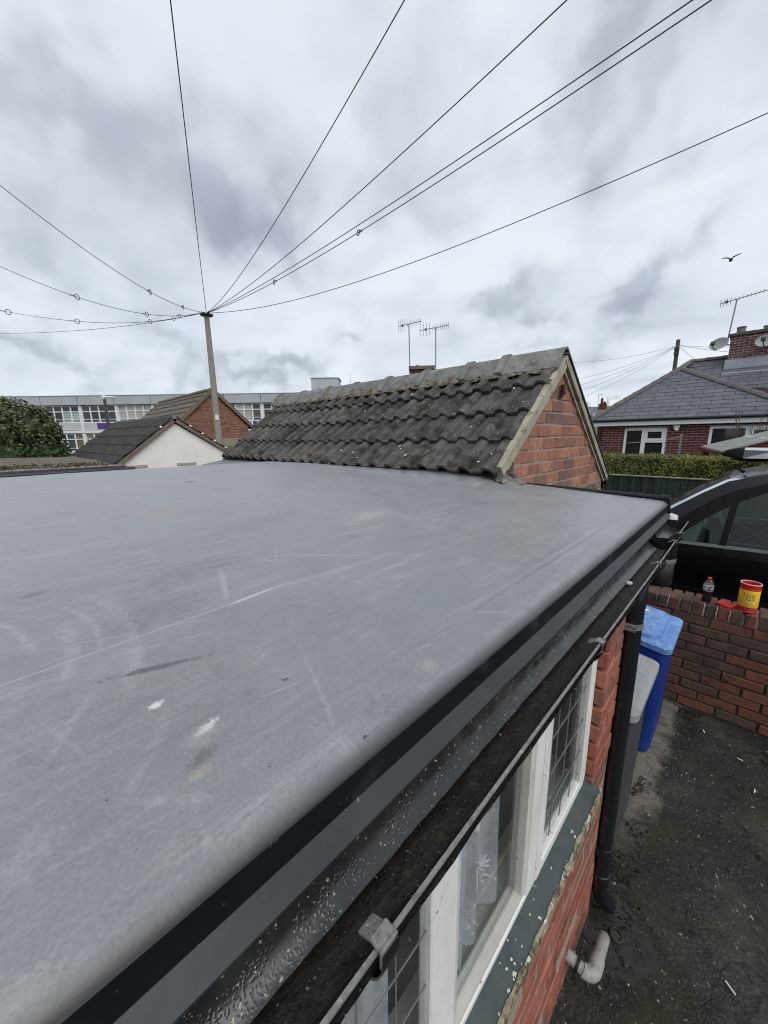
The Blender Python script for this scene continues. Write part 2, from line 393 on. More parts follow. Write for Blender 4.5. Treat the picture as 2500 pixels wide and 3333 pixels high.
mat('lead', [(.10, .11, .115), (.18, .19, .195), (.13, .14, .145)], rough=.55, scale=12, bump=.002, bscale=30, spec=.4)
mat('rag', [(.07, .062, .05), (.20, .18, .14)], rough=.95, scale=25, bump=.01, bscale=35)
mat('white_paint', [(.70, .69, .65), (.78, .77, .735), (.68, .665, .62)], rough=.62, scale=9, stretch=(1, 1, .3), bump=.003, bscale=40, specks=[((.12, .10, .075), 75, .68, .705, .9), ((.46, .43, .37), 24, .64, .72, .5)])
mat('cream_paint', [(.52, .50, .44), (.66, .64, .575)], rough=.6, scale=14, bump=.002, bscale=50, specks=[((.14, .12, .09), 50, .68, .72, .8)])
mat('sill_paint', [(.030, .042, .044), (.062, .080, .081), (.042, .056, .057)], rough=.55, scale=7, bump=.0015, bscale=45, rvar=.2, specks=[((.66, .61, .50), 42, .69, .71, .95), ((.11, .105, .055), 7, .58, .72, .7)])
mat('sill_edge', [(.05, .06, .05), (.34, .29, .19), (.06, .052, .035), (.46, .41, .30)], rough=.9, scale=22, bump=.006, bscale=45, specks=[((.62, .58, .48), 40, .60, .66, .9)])
mat('lead_came', [(.12, .125, .13), (.20, .205, .21)], rough=.5, scale=30, spec=.5)
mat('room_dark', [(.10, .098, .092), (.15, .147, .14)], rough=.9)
mat('timber_dark', [(.02, .018, .015), (.045, .038, .03)], rough=.9, scale=20)
glassmat('window_glass', (.96, .97, .97), .015, .02, 1.5, (.32, .34, .35))

def membrane_material():
    mt = bpy.data.materials.new('epdm_membrane'); mt.use_nodes = True; t = NT(mt.node_tree); b = t.n['Principled BSDF']
    pos = t.new('ShaderNodeNewGeometry').outputs['Position']
    sepn = t.new('ShaderNodeSeparateXYZ'); t.set(sepn.inputs[0], pos)
    big = t.noise(pos, 1.6, 4, .55); mid = t.noise(t.mapping(pos, (1, 1, 1)), 6, 6, .62); fine = t.noise(pos, 260, 2, .5)
    c = t.ramp(big, [(.35, (.205, .213, .213)), (.55, (.218, .230, .245)), (.7, (.190, .206, .232))])
    c = t.mix(.55, c, t.ramp(mid, [(.3, (.165, .173, .178)), (.5, (.215, .224, .230)), (.72, (.26, .266, .268))]))
    # brushed dirt streaks lying across the sheet
    st = t.noise(t.mapping(pos, (2.2, 16, 1), (0, 0, .30)), 1.6, 6, .68, .5)
    c = t.mix(t.math('MULTIPLY', t.smooth(st, .52, .74), .50), c, (.385, .385, .375))
    st2 = t.noise(t.mapping(pos, (3, 20, 1), (0, 0, -.25), (5, 2, 0)), 1.9, 6, .7, .4)
    c = t.mix(t.math('MULTIPLY', t.smooth(st2, .56, .78), .50), c, (.125, .128, .125))
    st3 = t.noise(t.mapping(pos, (12, 2.2, 1), (0, 0, .35), (1, 7, 0)), 1.6, 5, .65, .6)
    c = t.mix(t.math('MULTIPLY', t.smooth(st3, .60, .80), .35), c, (.40, .40, .39))
    warm = t.noise(pos, 2.3, 5, .6, .4)
    c = t.mix(t.math('MULTIPLY', t.smooth(warm, .55, .75), .30), c, (.30, .285, .255))
    c = t.mix(t.math('MULTIPLY', t.smooth(t.noise(t.mapping(pos, (5, 26, 1), (0, 0, .12), (2, 3, 0)), 1.3, 7, .75, .6), .50, .72), .42), c, (.33, .325, .31))
    c = t.mix(t.math('MULTIPLY', t.smooth(t.noise(t.mapping(pos, (9, 9, 1), (0, 0, 0), (4, 3, 0)), 1.3, 7, .78, .8), .54, .70), .40), c, (.115, .118, .116))
    # thin scratches: narrow bands of warped waves broken up by noise
    for (rot, scl, lo_, off, amt) in ((.05, 1.5, .9965, .3, .15), (.42, 2.2, .997, 1.7, .16), (-.5, 1.8, .997, .9, .2), (1.25, 2.4, .997, 2.3, .2), (.18, 3.1, .9975, 4.1, .26), (.75, 2.0, .997, 6.1, .24), (-1.1, 2.8, .997, 3.3, .24)):
        wv = t.new('ShaderNodeTexWave'); wv.wave_type = 'BANDS'; wv.bands_direction = 'Y'
        t.set(wv.inputs['Vector'], t.mapping(pos, (1, 1, 1), (0, 0, rot), (0, off, 0)))
        wv.inputs['Scale'].default_value = scl * .5; wv.inputs['Distortion'].default_value = 2.4; wv.inputs['Detail'].default_value = 2; wv.inputs['Detail Scale'].default_value = .6
        br = t.smooth(t.noise(t.mapping(pos, (1, 1, 1), (0, 0, rot), (off, off, 0)), 3.2, 5, .7), .52, .66)
        c = t.mix(t.math('MULTIPLY', t.math('MULTIPLY', t.smooth(wv.outputs['Fac'], lo_, 1.0), br), amt), c, (.56, .56, .54))
    def blob(x, y, rx, ry, ang, edge, colr, amt, ns=40, nd=.6):
        nonlocal c
        p = t.mapping(t.vmath('SUBTRACT', pos, (x, y, 0)), (1, 1, 0), (0, 0, -ang))
        q = t.vmath('MULTIPLY', p, (1 / rx, 1 / ry, 0)); ln = t.vmath('LENGTH', q)
        jitn = t.math('MULTIPLY', t.math('SUBTRACT', t.noise(pos, ns, 5, .7), .5), nd * 3)
        fac = t.math('SUBTRACT', 1, t.smooth(t.math('ADD', ln, jitn), 1 - edge, 1 + edge))
        c = t.mix(t.math('MULTIPLY', fac, amt), c, colr)
    def arc(x, y, R_, wd, colr, amt, seed_):
        nonlocal c
        dd = t.vmath('LENGTH', t.vmath('MULTIPLY', t.vmath('SUBTRACT', pos, (x, y, 0)), (1, 1, 0)))
        off = t.math('ABSOLUTE', t.math('SUBTRACT', t.math('ADD', dd, t.math('MULTIPLY', t.math('SUBTRACT', t.noise(pos, 5, 3), .5), .03)), R_))
        msk = t.smooth(t.noise(t.mapping(pos, (1, 1, 1), (0, 0, 0), (seed_, seed_, 0)), 4.5, 5, .6), .47, .62)
        fac = t.math('MULTIPLY', t.math('SUBTRACT', 1, t.smooth(off, 0, wd)), msk)
        c = t.mix(t.math('MULTIPLY', t.math('MULTIPLY', fac, t.smooth(t.noise(pos, 60, 3), .3, .6)), amt), c, colr)
    for k_, (R_, wd_, am_) in enumerate(((.345, .012, .5), (.39, .016, .55), (.425, .009, .5), (.47, .018, .45), (.53, .012, .35))): arc(-.36, .74, R_, wd_, (.36, .365, .365), am_, 3.1 * k_)
    for k_, (R_, wd_, am_) in enumerate(((.50, .016, .4), (.62, .02, .4), (.75, .015, .35), (.9, .025, .35))): arc(.2, 1.9, R_, wd_, (.33, .325, .31), am_, 2.3 * k_ + 1)
    for k_, (R_, wd_, am_) in enumerate(((.3, .012, .4), (.42, .02, .35), (.58, .015, .4))): arc(1.5, .9, R_, wd_, (.36, .36, .35), am_, 1.7 * k_ + 5)
    blob(.30, .80, .085, .006, 1.26, .6, (.40, .40, .39), .5, 60, .9)
    blob(.25, .92, .10, .05, .3, .8, (.13, .132, .13), .45, 50, 2.0)
    blob(.16, .76, .06, .035, .3, .8, (.12, .122, .12), .45, 70, 2.0)
    blob(.62, 1.25, .16, .05, .4, .8, (.14, .14, .138), .45, 30, 2.0)
    blob(.11, .582, .052, .006, -.31, .45, (.085, .09, .092), .9, 120, 1.1)
    blob(.001, 1.008, .024, .012, .1, .5, (.12, .125, .127), .8, 40, .5)
    blob(.07, .985, .06, .03, -.1, .7, (.17, .175, .175), .5, 60, 1.0)
    blob(.087, .500, .008, .005, .4, .5, (.70, .70, .68), .85, 140, 1.3)
    blob(.121, .418, .010, .005, .35, .7, (.74, .74, .72), .9, 150, 1.6)
    blob(.113, .412, .022, .013, .2, .6, (.34, .34, .33), .5, 90, 1.0)
    blob(.40, .305, .013, .010, .1, .5, (.34, .325, .285), .75, 420, 2.2)
    blob(.092, .362, .010, .005, .1, .5, (.30, .28, .24), .8, 420, 2.2)
    blob(.101, .380, .015, .008, .3, .5, (.13, .13, .12), .8, 200, 1.2)
    blob(.049, .306, .014, .009, .2, .6, (.30, .295, .28), .45, 320, 2.2)
    blob(-.045, .283, .02, .008, .1, .6, (.34, .33, .31), .5, 300, 2.0)
    blob(-.035, .38, .025, .012, .6, .6, (.33, .35, .345), .4, 120, 1.4)
    blob(.97, 1.05, .09, .045, .2, .7, (.40, .40, .39), .5, 40, 2.0)
    blob(.40, 1.64, .10, .16, 0, .8, (.27, .235, .19), .5, 20, .9)
    blob(.763, 2.378, .03, .03, 0, .5, (.05, .05, .05), .8, 60, .8)
    blob(.10, .69, .30, .0020, .04, .5, (.42, .42, .41), .5, 30, .6)
    blob(.32, .70, .06, .004, .1, .6, (.60, .60, .58), .55, 50, .8)
    blob(.6, 2.75, 2.6, .007, 0, .5, (.12, .125, .127), .6, 12, .4)  # shading line of the crest fold, drawn in the colour
    b.inputs['Sheen Weight'].default_value = .22; b.inputs['Sheen Roughness'].default_value = .35
    sp = t.noise(pos, 55, 2, .5)
    c = t.mix(t.smooth(sp, .775, .79), c, (.06, .06, .06))
    sp2 = t.noise(t.mapping(pos, (1, 1, 1), (0, 0, 0), (9, 9, 9)), 90, 2, .5)
    c = t.mix(t.math('MULTIPLY', t.smooth(sp2, .765, .785), .6), c, (.55, .55, .53))
    c = t.mix(1, c, t.ramp(fine, [(.25, .76), (.75, 1.01)]), 'MULTIPLY')
    # chalked grey on top; the turned-down edge's shade is painted in as darker rubber
    edge_shade = t.math('SUBTRACT', 1, t.smooth(t.math('ADD', sepn.outputs[1], t.math('MULTIPLY', t.math('SUBTRACT', t.noise(t.mapping(pos, (.4, 1, 1)), 30, 4, .6), .5), .008)), .2652, .284))
    c = t.mix(t.math('MULTIPLY', edge_shade, .85), c, (.035, .034, .031))
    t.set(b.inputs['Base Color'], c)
    t.set(b.inputs['Roughness'], t.math('ADD', .26, t.math('MULTIPLY', mid, .26))); b.inputs['Specular IOR Level'].default_value = .6
    bm_ = t.new('ShaderNodeBump'); bm_.inputs['Distance'].default_value = .0007
    und = t.math('ADD', t.math('MULTIPLY', fine, .35), t.math('MULTIPLY', t.noise(t.mapping(pos, (4, 14, 1), (0, 0, .1)), 1.4, 4, .5), 5.0))
    t.set(bm_.inputs['Height'], und); t.l.new(bm_.outputs[0], b.inputs['Normal'])
    MATS['epdm_membrane'] = mt
membrane_material()

def gutter_material():
    mt = bpy.data.materials.new('wet_gutter'); mt.use_nodes = True; t = NT(mt.node_tree); b = t.n['Principled BSDF']
    pos = t.new('ShaderNodeNewGeometry').outputs['Position']
    n = t.noise(pos, 22, 6, .6)
    c = t.ramp(n, [(.3, (.012, .013, .014)), (.55, (.022, .023, .024)), (.75, (.05, .05, .048))])
    dry = t.smooth(t.noise(t.mapping(pos, (.6, 6, 6)), 3.0, 5, .65), .56, .70)
    sx = t.new('ShaderNodeSeparateXYZ'); t.set(sx.inputs[0], pos)
    far = t.smooth(sx.outputs[0], .5, 1.6)
    c = t.mix(t.math('MULTIPLY', dry, t.math('ADD', .35, t.math('MULTIPLY', far, .5))), c, (.17, .17, .165))
    gr = t.noise(pos, 200, 2, .6)
    c = t.mix(t.smooth(gr, .66, .70), c, (.34, .30, .22))
    t.set(b.inputs['Base Color'], c)
    t.set(b.inputs['Roughness'], t.math('ADD', t.math('MULTIPLY', dry, .35), t.math('ADD', .10, t.math('MULTIPLY', n, .22))))
    b.inputs['Specular IOR Level'].default_value = .6
    vor = t.new('ShaderNodeTexVoronoi'); t.set(vor.inputs['Vector'], pos); vor.inputs['Scale'].default_value = 330; vor.feature = 'SMOOTH_F1'
    drop = t.math('MULTIPLY', t.math('SUBTRACT', 1, t.smooth(vor.outputs['Distance'], .05, .5)), t.smooth(t.noise(pos, 30, 3), .42, .6))
    bm_ = t.new('ShaderNodeBump'); bm_.inputs['Distance'].default_value = .0005; bm_.inputs['Strength'].default_value = .6
    t.set(bm_.inputs['Height'], t.math('ADD', drop, t.math('MULTIPLY', t.noise(pos, 90, 4), .6))); t.l.new(bm_.outputs[0], b.inputs['Normal'])
    MATS['wet_gutter'] = mt
gutter_material()
mat('gutter_outside', [(.004, .004, .0045), (.010, .010, .010)], rough=.7, scale=18, spec=.15, bump=.0004, bscale=60, specks=[((.05, .048, .044), 80, .64, .72, .6)])
mat('silt', [(.003, .0025, .002), (.008, .006, .004), (.016, .012, .008)], rough=.55, scale=45, detail=8, bump=.005, bscale=70, spec=.35, rvar=.3, specks=[((.24, .20, .14), 240, .69, .72, .85), ((.045, .032, .015), 70, .60, .70, .6)])
mat('grit', [(.04, .034, .024), (.22, .20, .16), (.015, .012, .01)], rough=.7, scale=90, lo=.4, hi=.6)

# ================================================================== GROUND
mat('ground_asphalt', [(.028, .027, .025), (.05, .048, .044)], rough=.9, scale=2, bump=.004, bscale=60)
MB().add([(-300, -300, G - .02), (300, -300, G - .02), (300, 300, G - .02), (-300, 300, G - .02)], [(0, 1, 2, 3)]).build('ground', 'ground_asphalt', kind='structure', label='dark ground reaching out beneath the houses')
def yard_material():
    mt = bpy.data.materials.new('yard_asphalt'); mt.use_nodes = True; t = NT(mt.node_tree); b = t.n['Principled BSDF']
    pos = t.new('ShaderNodeNewGeometry').outputs['Position']
    n = t.noise(pos, 3.2, 6, .62); f_ = t.noise(pos, 75, 3, .6); m_ = t.noise(pos, 14, 5, .65)
    c = t.ramp(n, [(.3, (.008, .007, .006)), (.5, (.022, .020, .016)), (.72, (.062, .055, .043))])
    c = t.mix(t.math('MULTIPLY', t.smooth(f_, .55, .72), .6), c, (.13, .12, .10))
    c = t.mix(t.math('MULTIPLY', t.smooth(m_, .55, .70), .65), c, (.012, .011, .009))
    moss = t.smooth(t.noise(t.mapping(pos, (1, 1, 1), (0, 0, 0), (3, 4, 0)), 2.6, 6, .65), .54, .66)
    c = t.mix(t.math('MULTIPLY', moss, .6), c, (.030, .034, .012))
    sx = t.new('ShaderNodeSeparateXYZ'); t.set(sx.inputs[0], pos)
    # pale bare concrete strip along the foot of the house and bins
    edge = t.math('ADD', sx.outputs[1], t.math('MULTIPLY', t.math('SUBTRACT', t.noise(pos, 5, 5, .65), .5), .34))
    strip = t.math('MULTIPLY', t.smooth(edge, .10, .20), t.smooth(sx.outputs[0], 1.9, 2.5))
    c = t.mix(t.math('MULTIPLY', strip, .85), c, t.ramp(m_, [(.35, (.12, .105, .085)), (.6, (.21, .19, .155)), (.75, (.075, .072, .05))]))
    wht = t.noise(t.mapping(pos, (1, 1, 1), (0, 0, 0), (5, 5, 0)), 48, 2, .5)
    c = t.mix(t.smooth(wht, .715, .74), c, (.42, .40, .36))
    cr = t.new('ShaderNodeTexVoronoi'); cr.feature = 'DISTANCE_TO_EDGE'; cr.inputs['Scale'].default_value = 1.9
    t.set(cr.inputs['Vector'], t.vmath('ADD', pos, t.vmath('MULTIPLY', t.new('ShaderNodeTexNoise', i_Vector=pos, i_Scale=6.0, i_Detail=5.0).outputs['Color'], (.3, .3, 0))))
    crack = t.math('SUBTRACT', 1, t.smooth(cr.outputs['Distance'], .004, .016))
    c = t.mix(t.math('MULTIPLY', t.math('MULTIPLY', crack, t.smooth(t.noise(pos, 1.6, 3, .6), .5, .62)), .7), c, (.008, .008, .007))
    t.set(b.inputs['Base Color'], c)
    wet = t.smooth(t.noise(pos, 1.8, 4, .6), .46, .60)
    t.set(b.inputs['Roughness'], t.math('SUBTRACT', .88, t.math('MULTIPLY', wet, .32))); b.inputs['Specular IOR Level'].default_value = .4
    bm_ = t.new('ShaderNodeBump'); bm_.inputs['Distance'].default_value = .010
    t.set(bm_.inputs['Height'], t.math('ADD', t.math('ADD', t.math('MULTIPLY', f_, .7), t.math('MULTIPLY', m_, .8)), t.math('MULTIPLY', crack, -.12))); t.l.new(bm_.outputs[0], b.inputs['Normal'])
    MATS['yard_asphalt'] = mt
yard_material()
def yard_pt(a, b_):
    x, y = -1.8 + 5.4 * a, -3.2 + 4.3 * b_
    z = G + .012 * mnoise.noise(Vector((x * 1.7, y * 1.7, 0))) + .006 * mnoise.noise(Vector((x * 7, y * 7, 3)))
    z -= .035 * math.exp(-((x - 1.6) ** 2 + (y - .16) ** 2) / .035)            # gully round the drain
    return (x, y, z)
MB().grid(130, 104, yard_pt).build('yard', 'yard_asphalt', smooth=180, kind='structure', label='worn dark tarmac yard with moss and cracks below the window')
mb = MB(); rg = random.Random(5)
for i in range(900):
    x, y = rg.uniform(1.0, 3.5), rg.uniform(-1.6, .2)
    r = rg.choice((.003, .004, .005, .008)) * rg.uniform(.6, 1.3)
    p = [(x + rg.uniform(-1, 1) * r, y + rg.uniform(-1, 1) * r, G + .006 + rg.uniform(-.3, 1.1) * r) for _ in range(4)]
    mb.add(p, [(0, 1, 2), (0, 2, 3), (0, 3, 1), (1, 3, 2)])
mat('chippings', [(.07, .065, .055), (.30, .28, .25), (.16, .15, .13)], rough=.85, scale=40, lo=.35, hi=.65)
mb.build('loose_chippings', 'chippings', kind='stuff', label='pale grit and chippings scattered on the yard')
mat('litter_white', [(.62, .61, .57), (.75, .74, .70)], rough=.8, scale=20)
for i, (x, y, an, ln) in enumerate(((3.35, -.02, .3, .035), (3.2, -.22, 1.4, .03), (2.95, -.29, -.1, .038), (3.33, -.52, .8, .02), (1.72, -.22, .9, .04))):
    ca, sa = math.cos(an), math.sin(an)
    MB().obox((x, y, G + .014), (ca, sa, 0), (-sa, ca, 0), (0, 0, 1), ln / 2, .003, .0025, .001).build('cigarette_end', 'litter_white', at=(x, y, G),
        label=('white cigarette end lying nearest the foot of the brick wall', 'white stick shaped litter on moss near the wall', 'white litter flake on bare tarmac before the wall', 'small white litter scrap far right by the wall foot', 'white splinter alone on the tarmac near the drain')[i], cat='litter', group='white litter on the yard')

# ================================================================== FLAT-ROOF EXTENSION
ext = thing('extension_building', (.8, .6, G), 'low brick extension with grey rubber flat roof and peeling white window', 'building')
def roof_z(x, y):
    z = -.3525 + .045 * y if y < 2.75 else -.2288 - .007 * (y - 2.75)
    z += .010 * math.exp(-((y - 2.75) / .12) ** 2) * 0
    if y < .302: z -= .0215 * (1 - math.sqrt(max(0, 1 - min(1, (.302 - y) / .0373) ** 2)))
    z += .0022 * math.exp(-((y - .345) / .006) ** 2) + .0018 * math.exp(-((y - .366) / .007) ** 2) - .0016 * math.exp(-((y - .355) / .006) ** 2)
    k = max(0, min(1, (x - 1.86) / .20)); k = k * k * (3 - 2 * k)
    z += .055 * k * max(0, min(1, (2.7 - y) / 1.2)) * max(0, min(1, (y - 1.0) / .15))     # fillet up to the garage eaves
    z += .0035 * mnoise.noise(Vector((x * 1.3, y * 1.3, 0))) + .0012 * mnoise.noise(Vector((x * 5, y * 3, 7)))
    return z
ys = [.2648, .2648, .2651, .2656, .2666, .268, .270, .2725, .276, .280, .285, .290, .296, .30] + [.30 + .006 * i for i in range(1, 18)] + [.42, .45, .5, .55, .6, .7, .8, .9, 1.0, 1.04, 1.08, 1.12, 1.16] + [1.2 + .09 * i for i in range(1, 18)] + [2.74, 2.78, 2.9, 3.1, 3.3, 3.5, 3.62, 3.66, 3.662]
xs = [-1.6 + .1 * i for i in range(35)] + [1.86 + .03 * i for i in range(1, 9)] + [2.2, 2.27, 2.32, 2.335]
P = []; F = []
for j, y in enumerate(ys):
    for x in xs:
        z = roof_z(x, y)
        if j == 0: z -= .008
        if j == len(ys) - 1: z -= .12
        P.append((x, y, z))
nx = len(xs)
for j in range(len(ys) - 1):
    for i in range(nx - 1):
        if xs[i] > 2.09 and ys[j] > 1.06: continue
        F.append((j * nx + i, j * nx + i + 1, (j + 1) * nx + i + 1, (j + 1) * nx + i))
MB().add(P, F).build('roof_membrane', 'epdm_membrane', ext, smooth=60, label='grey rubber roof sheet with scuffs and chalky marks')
box('roof_deck', 'timber_dark', ext, -1.6, 2.328, .285, 1.05, -.42, -.372)
box('roof_deck', 'timber_dark', ext, -1.6, 2.08, 1.05, 3.655, -.42, -.33)
# black drip edge below the sheet, grey drip trim over the gutter, fascia behind
MB().box(-1.6, 2.333, 0.2640, .282, -.402, -.358, ch=.0015).build('drip_edge', 'black_trim', ext)
mb = MB(); A = (.2655, -.3935); Bp = (.2455, -.4135)
mb.prism([(-1.6, A[0], A[1]), (-1.6, Bp[0], Bp[1]), (-1.6, Bp[0] + .0004, Bp[1] - .004), (-1.6, A[0] + .003, A[1] - .004)], (3.915, 0, 0)).build('drip_trim', 'grey_trim', ext)
box('fascia_board', 'timber_dark', ext, -1.6, 2.30, .272, .286, -.56, -.404)
# black kerb trim along the open end with its corner cap
kp = []
mb = MB(); path = []
for i in range(12):
    y = .262 + .85 * i / 11; path.append((2.341, y, -.327 + .018 * (y - .26)))
mb.tube(path, .0125, 10); mb.box(2.334, 2.350, .262, 1.112, -.44, -.322)
mb.build('kerb_trim', 'black_trim', ext, smooth=40)
mb = MB(); mb.tube([(2.341, .300, -.3245), (2.341, .262, -.3255)], .0165, 12); mb.box(2.3265, 2.3575, .2555, .2975, -.436, -.3235, ch=.003); mb.build('kerb_corner_cap', 'black_trim', ext, smooth=40)
# lead apron at the garage corner
mb = MB()
mb.grid(9, 7, lambda a, b_: (2.10 + .20 * a, 1.035 + .13 * b_ - .05 * a, -.302 + .105 * (b_ ** 1.6) * (1 - .5 * a) + .006 * mnoise.noise(Vector((a * 4, b_ * 4, 1)))))
mb.build('lead_flashing', 'lead', ext, smooth=180, label='crinkled lead flashing at the foot of the garage corner')
mb = MB(); mb.grid(16, 4, lambda a, b_: (2.02 + .07 * b_, 2.75 + 2.3 * a, -.285 + .055 * b_ - .012 * a))
mb.add([(1.90, 2.78, -.24), (2.04, 2.75, -.232), (2.04, 5.05, -.27), (1.55, 5.05, -.36)], [(0, 1, 2, 3)])
mb.build('apron_flashing', 'lead', ext, smooth=180, label='dull grey apron sheet below the garage eaves')
# --- brick wall, mortar core with the bricks one by one
WX0, WX1, WY = -1.6, 1.60, .268
mb = MB(); mb.box(WX0, WX1, WY, WY + .10, G - .02, -1.345); mb.box(1.41, WX1, WY + .001, WY + .10, -1.345, -.50)
mb.box(WX1 - .10, WX1 - .002, WY + .10, 1.06, G - .02, -.45); mb.box(WX0, -.645, WY + .001, WY + .10, -1.345, -.50)
wl = mb.build('wall', 'mortar', ext)
brick_wall(wl, (0, WY, 0), (1, 0, 0), (0, -1, 0), .12 - .228 * 4, WX1 + .004, G, -1.36, 'house_brick', course=.076, blen=.228, depth=.10, proud=.002, seed=3)
brick_wall(wl, (0, WY, 0), (1, 0, 0), (0, -1, 0), 1.380, WX1 + .004, G + .076 * 11, -.50, 'house_brick', course=.076, blen=.230, depth=.10, proud=.004, seed=4)
brick_wall(wl, (0, WY, 0), (1, 0, 0), (0, -1, 0), -1.55, -.642, G + .076 * 11, -.50, 'house_brick', course=.076, blen=.228, depth=.10, proud=.004, seed=6)
brick_wall(wl, (WX1, .372, 0), (0, 1, 0), (1, 0, 0), 0, .68, G, -.45, 'house_brick', course=.076, blen=.228, depth=.05, proud=.004, seed=5)
box('back_wall', 'dark_mortar', ext, WX1 - .05, 2.30, 1.055, 1.068, G - .02, -.43)
# --- window: outer frame, mullions, casements with leaded panes, sill
wf = MB()
FY0, FY1 = .296, .346
wf.box(-.62, 1.383, FY0, FY1, -1.335, -1.290, ch=.003)
wf.box(-.62, 1.383, FY0, FY1, -.56, -.51)
wf.box(1.338, 1.384, FY0 - .001, FY1, -1.29, -.56, ch=.003)
wf.box(.853, .905, FY0 - .004, FY1, -1.29, -.56, ch=.003)
wf.box(.437, .487, FY0 - .003, FY1, -1.29, -.56, ch=.003)
wf.box(-.02, .03, FY0 - .002, FY1, -1.29, -.56, ch=.003)
wfo = wf.build('window_frame', 'white_paint', ext)
def sash(x0, x1, leaded, y0=.289, lab=None):
    z0, z1 = -1.288, -.562; wdt = .038
    s = MB(); s.box(x0, x0 + wdt, y0, y0 + .03, z0, z1, ch=.003); s.box(x1 - wdt, x1, y0, y0 + .03, z0, z1, ch=.003)
    s.box(x0 + wdt, x1 - wdt, y0 + .0005, y0 + .0295, z0, z0 + wdt, ch=.003); s.box(x0 + wdt, x1 - wdt, y0 + .0005, y0 + .0295, z1 - wdt, z1)
    so = s.build('casement', 'white_paint', ext)
    gx0, gx1, gz0, gz1 = x0 + wdt - .004, x1 - wdt + .004, z0 + wdt - .004, z1 - wdt + .004
    box('pane', 'window_glass', so, gx0, gx1, y0 + .013, y0 + .016, gz0, gz1)
    if leaded:
        n = max(2, round((gx1 - gx0) / .085))
        for i in range(1, n):
            x = gx0 + (gx1 - gx0) * i / n
            MB().tube([(x, y0 + .0125, gz0), (x, y0 + .0125, gz1)], .0016, 6).build('came', 'lead_came', so)
        k = max(2, round((gz1 - gz0) / .125))
        for i in range(1, k):
            z = gz0 + (gz1 - gz0) * i / k
            MB().tube([(gx0, y0 + .0118, z), (gx1, y0 + .0118, z)], .0015, 6).build('came', 'lead_came', so)
sash(.907, 1.337, True)
sash(.032, .436, True)
sash(-.46, -.022, True)
# fixed middle light
box('glazing_bead', 'cream_paint', wfo, .487, .505, .300, .322, -1.29, -.56); box('glazing_bead', 'cream_paint', wfo, .832, .853, .300, .322, -1.29, -.56)
box('glazing_bead', 'cream_paint', wfo, .505, .832, .300, .322, -1.29, -1.272)
box('pane', 'window_glass', wfo, .503, .834, .318, .321, -1.274, -.56)
mb = MB(); mb.prism([(-.64, .237, -1.322), (-.64, .30, -1.306), (-.64, .345, -1.336), (-.64, .345, -1.352), (-.64, .237, -1.350)], (2.035, 0, 0))
sill = mb.build('window_sill', 'sill_paint', ext, label='dark teal painted sill with flaking cream patches')
mb = MB(); NN = 90
A_ = []; B_ = []
for i in range(NN):
    x = -.64 + 2.037 * i / (NN - 1); j = .004 * mnoise.noise(Vector((x * 18, 1, 0))) + .005 * mnoise.noise(Vector((x * 60, 4, 0)))
    A_.append((x, .2435 + j * 1.6, -1.3172 + (j * .4))); B_.append((x, .2355, -1.3217))
C_ = [(p[0], .2345 + .002 * mnoise.noise(Vector((p[0] * 30, 2, 0))), -1.352) for p in B_]
mb.rows(A_, B_); mb.rows(B_, C_); mb.build('sill_nosing', 'sill_edge', sill, smooth=40, label='weathered bare cream nosing of the sill')
mat('paint_flake', [(.60, .55, .43), (.74, .71, .62)], rough=.8, scale=30, bump=.002)
rg = random.Random(8)
for i in range(20):
    x = rg.choice((rg.uniform(.35, 1.3), rg.gauss(.56, .05), rg.gauss(.70, .03))); y = rg.choice((rg.uniform(.250, .292), rg.gauss(.258, .006))); r = rg.uniform(.0008, .0032) * (2.2 if i < 5 else 1)
    z = -1.322 + (y - .237) * (.016 / .063) + .0012
    n_ = 9; ang = [2 * math.pi * k / n_ + rg.uniform(-.3, .3) for k in range(n_)]; rr = [r * rg.uniform(.35, 1.6) for _ in ang]
    MB().prism([(x + 1.6 * q * math.cos(t_), y + q * math.sin(t_), z) for t_, q in zip(ang, rr)], (0, 0, .001)).build('paint_flake', 'paint_flake', sill)
# room behind the glass
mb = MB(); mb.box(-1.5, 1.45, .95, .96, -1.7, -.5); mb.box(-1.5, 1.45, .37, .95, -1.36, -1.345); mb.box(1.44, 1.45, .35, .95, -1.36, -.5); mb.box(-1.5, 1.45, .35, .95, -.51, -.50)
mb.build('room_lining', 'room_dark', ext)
box('inner_sill', 'cream_paint', ext, -1.0, 1.43, .347, .43, -1.34, -1.315)

# --- gutter
gc = (.220, -.430); GR = .048
def gsec(r, y0=gc[0], z0=gc[1], n=15): return [(y0 + r * math.cos(math.pi * k / (n - 1)), z0 - r * math.sin(math.pi * k / (n - 1))) for k in range(n)]
def gutter_piece(x0, x1, dz=0, r=GR):
    o_, i_ = gsec(r + .0005), gsec(r - .0025); mb = MB(); N = 30; P = []; n = len(o_)
    for k in range(N):
        x = x0 + (x1 - x0) * k / (N - 1); sg = dz + .0022 * math.sin(x * 3.1) - .0015 * x
        P += [(x, p[0], p[1] + sg) for p in o_] + [(x, p[0], p[1] + sg) for p in i_]
    F = []
    for k in range(N - 1):
        a, b_ = k * 2 * n, (k + 1) * 2 * n
        for q in range(n - 1):
            F += [(a + q, a + q + 1, b_ + q + 1, b_ + q), (a + n + q, b_ + n + q, b_ + n + q + 1, a + n + q + 1)]
        F += [(a, b_, b_ + n, a + n), (a + n - 1, a + 2 * n - 1, b_ + 2 * n - 1, b_ + n - 1)]
    for a in (0, (N - 1) * 2 * n):
        F += [(a + q, a + n + q, a + n + q + 1, a + q + 1) for q in range(n - 1)]
    mb.add(P, F); return mb
gut = gutter_piece(-1.6, 1.88).build('gutter', 'wet_gutter', ext, smooth=40, label='black half round gutter wet inside with dark silt')
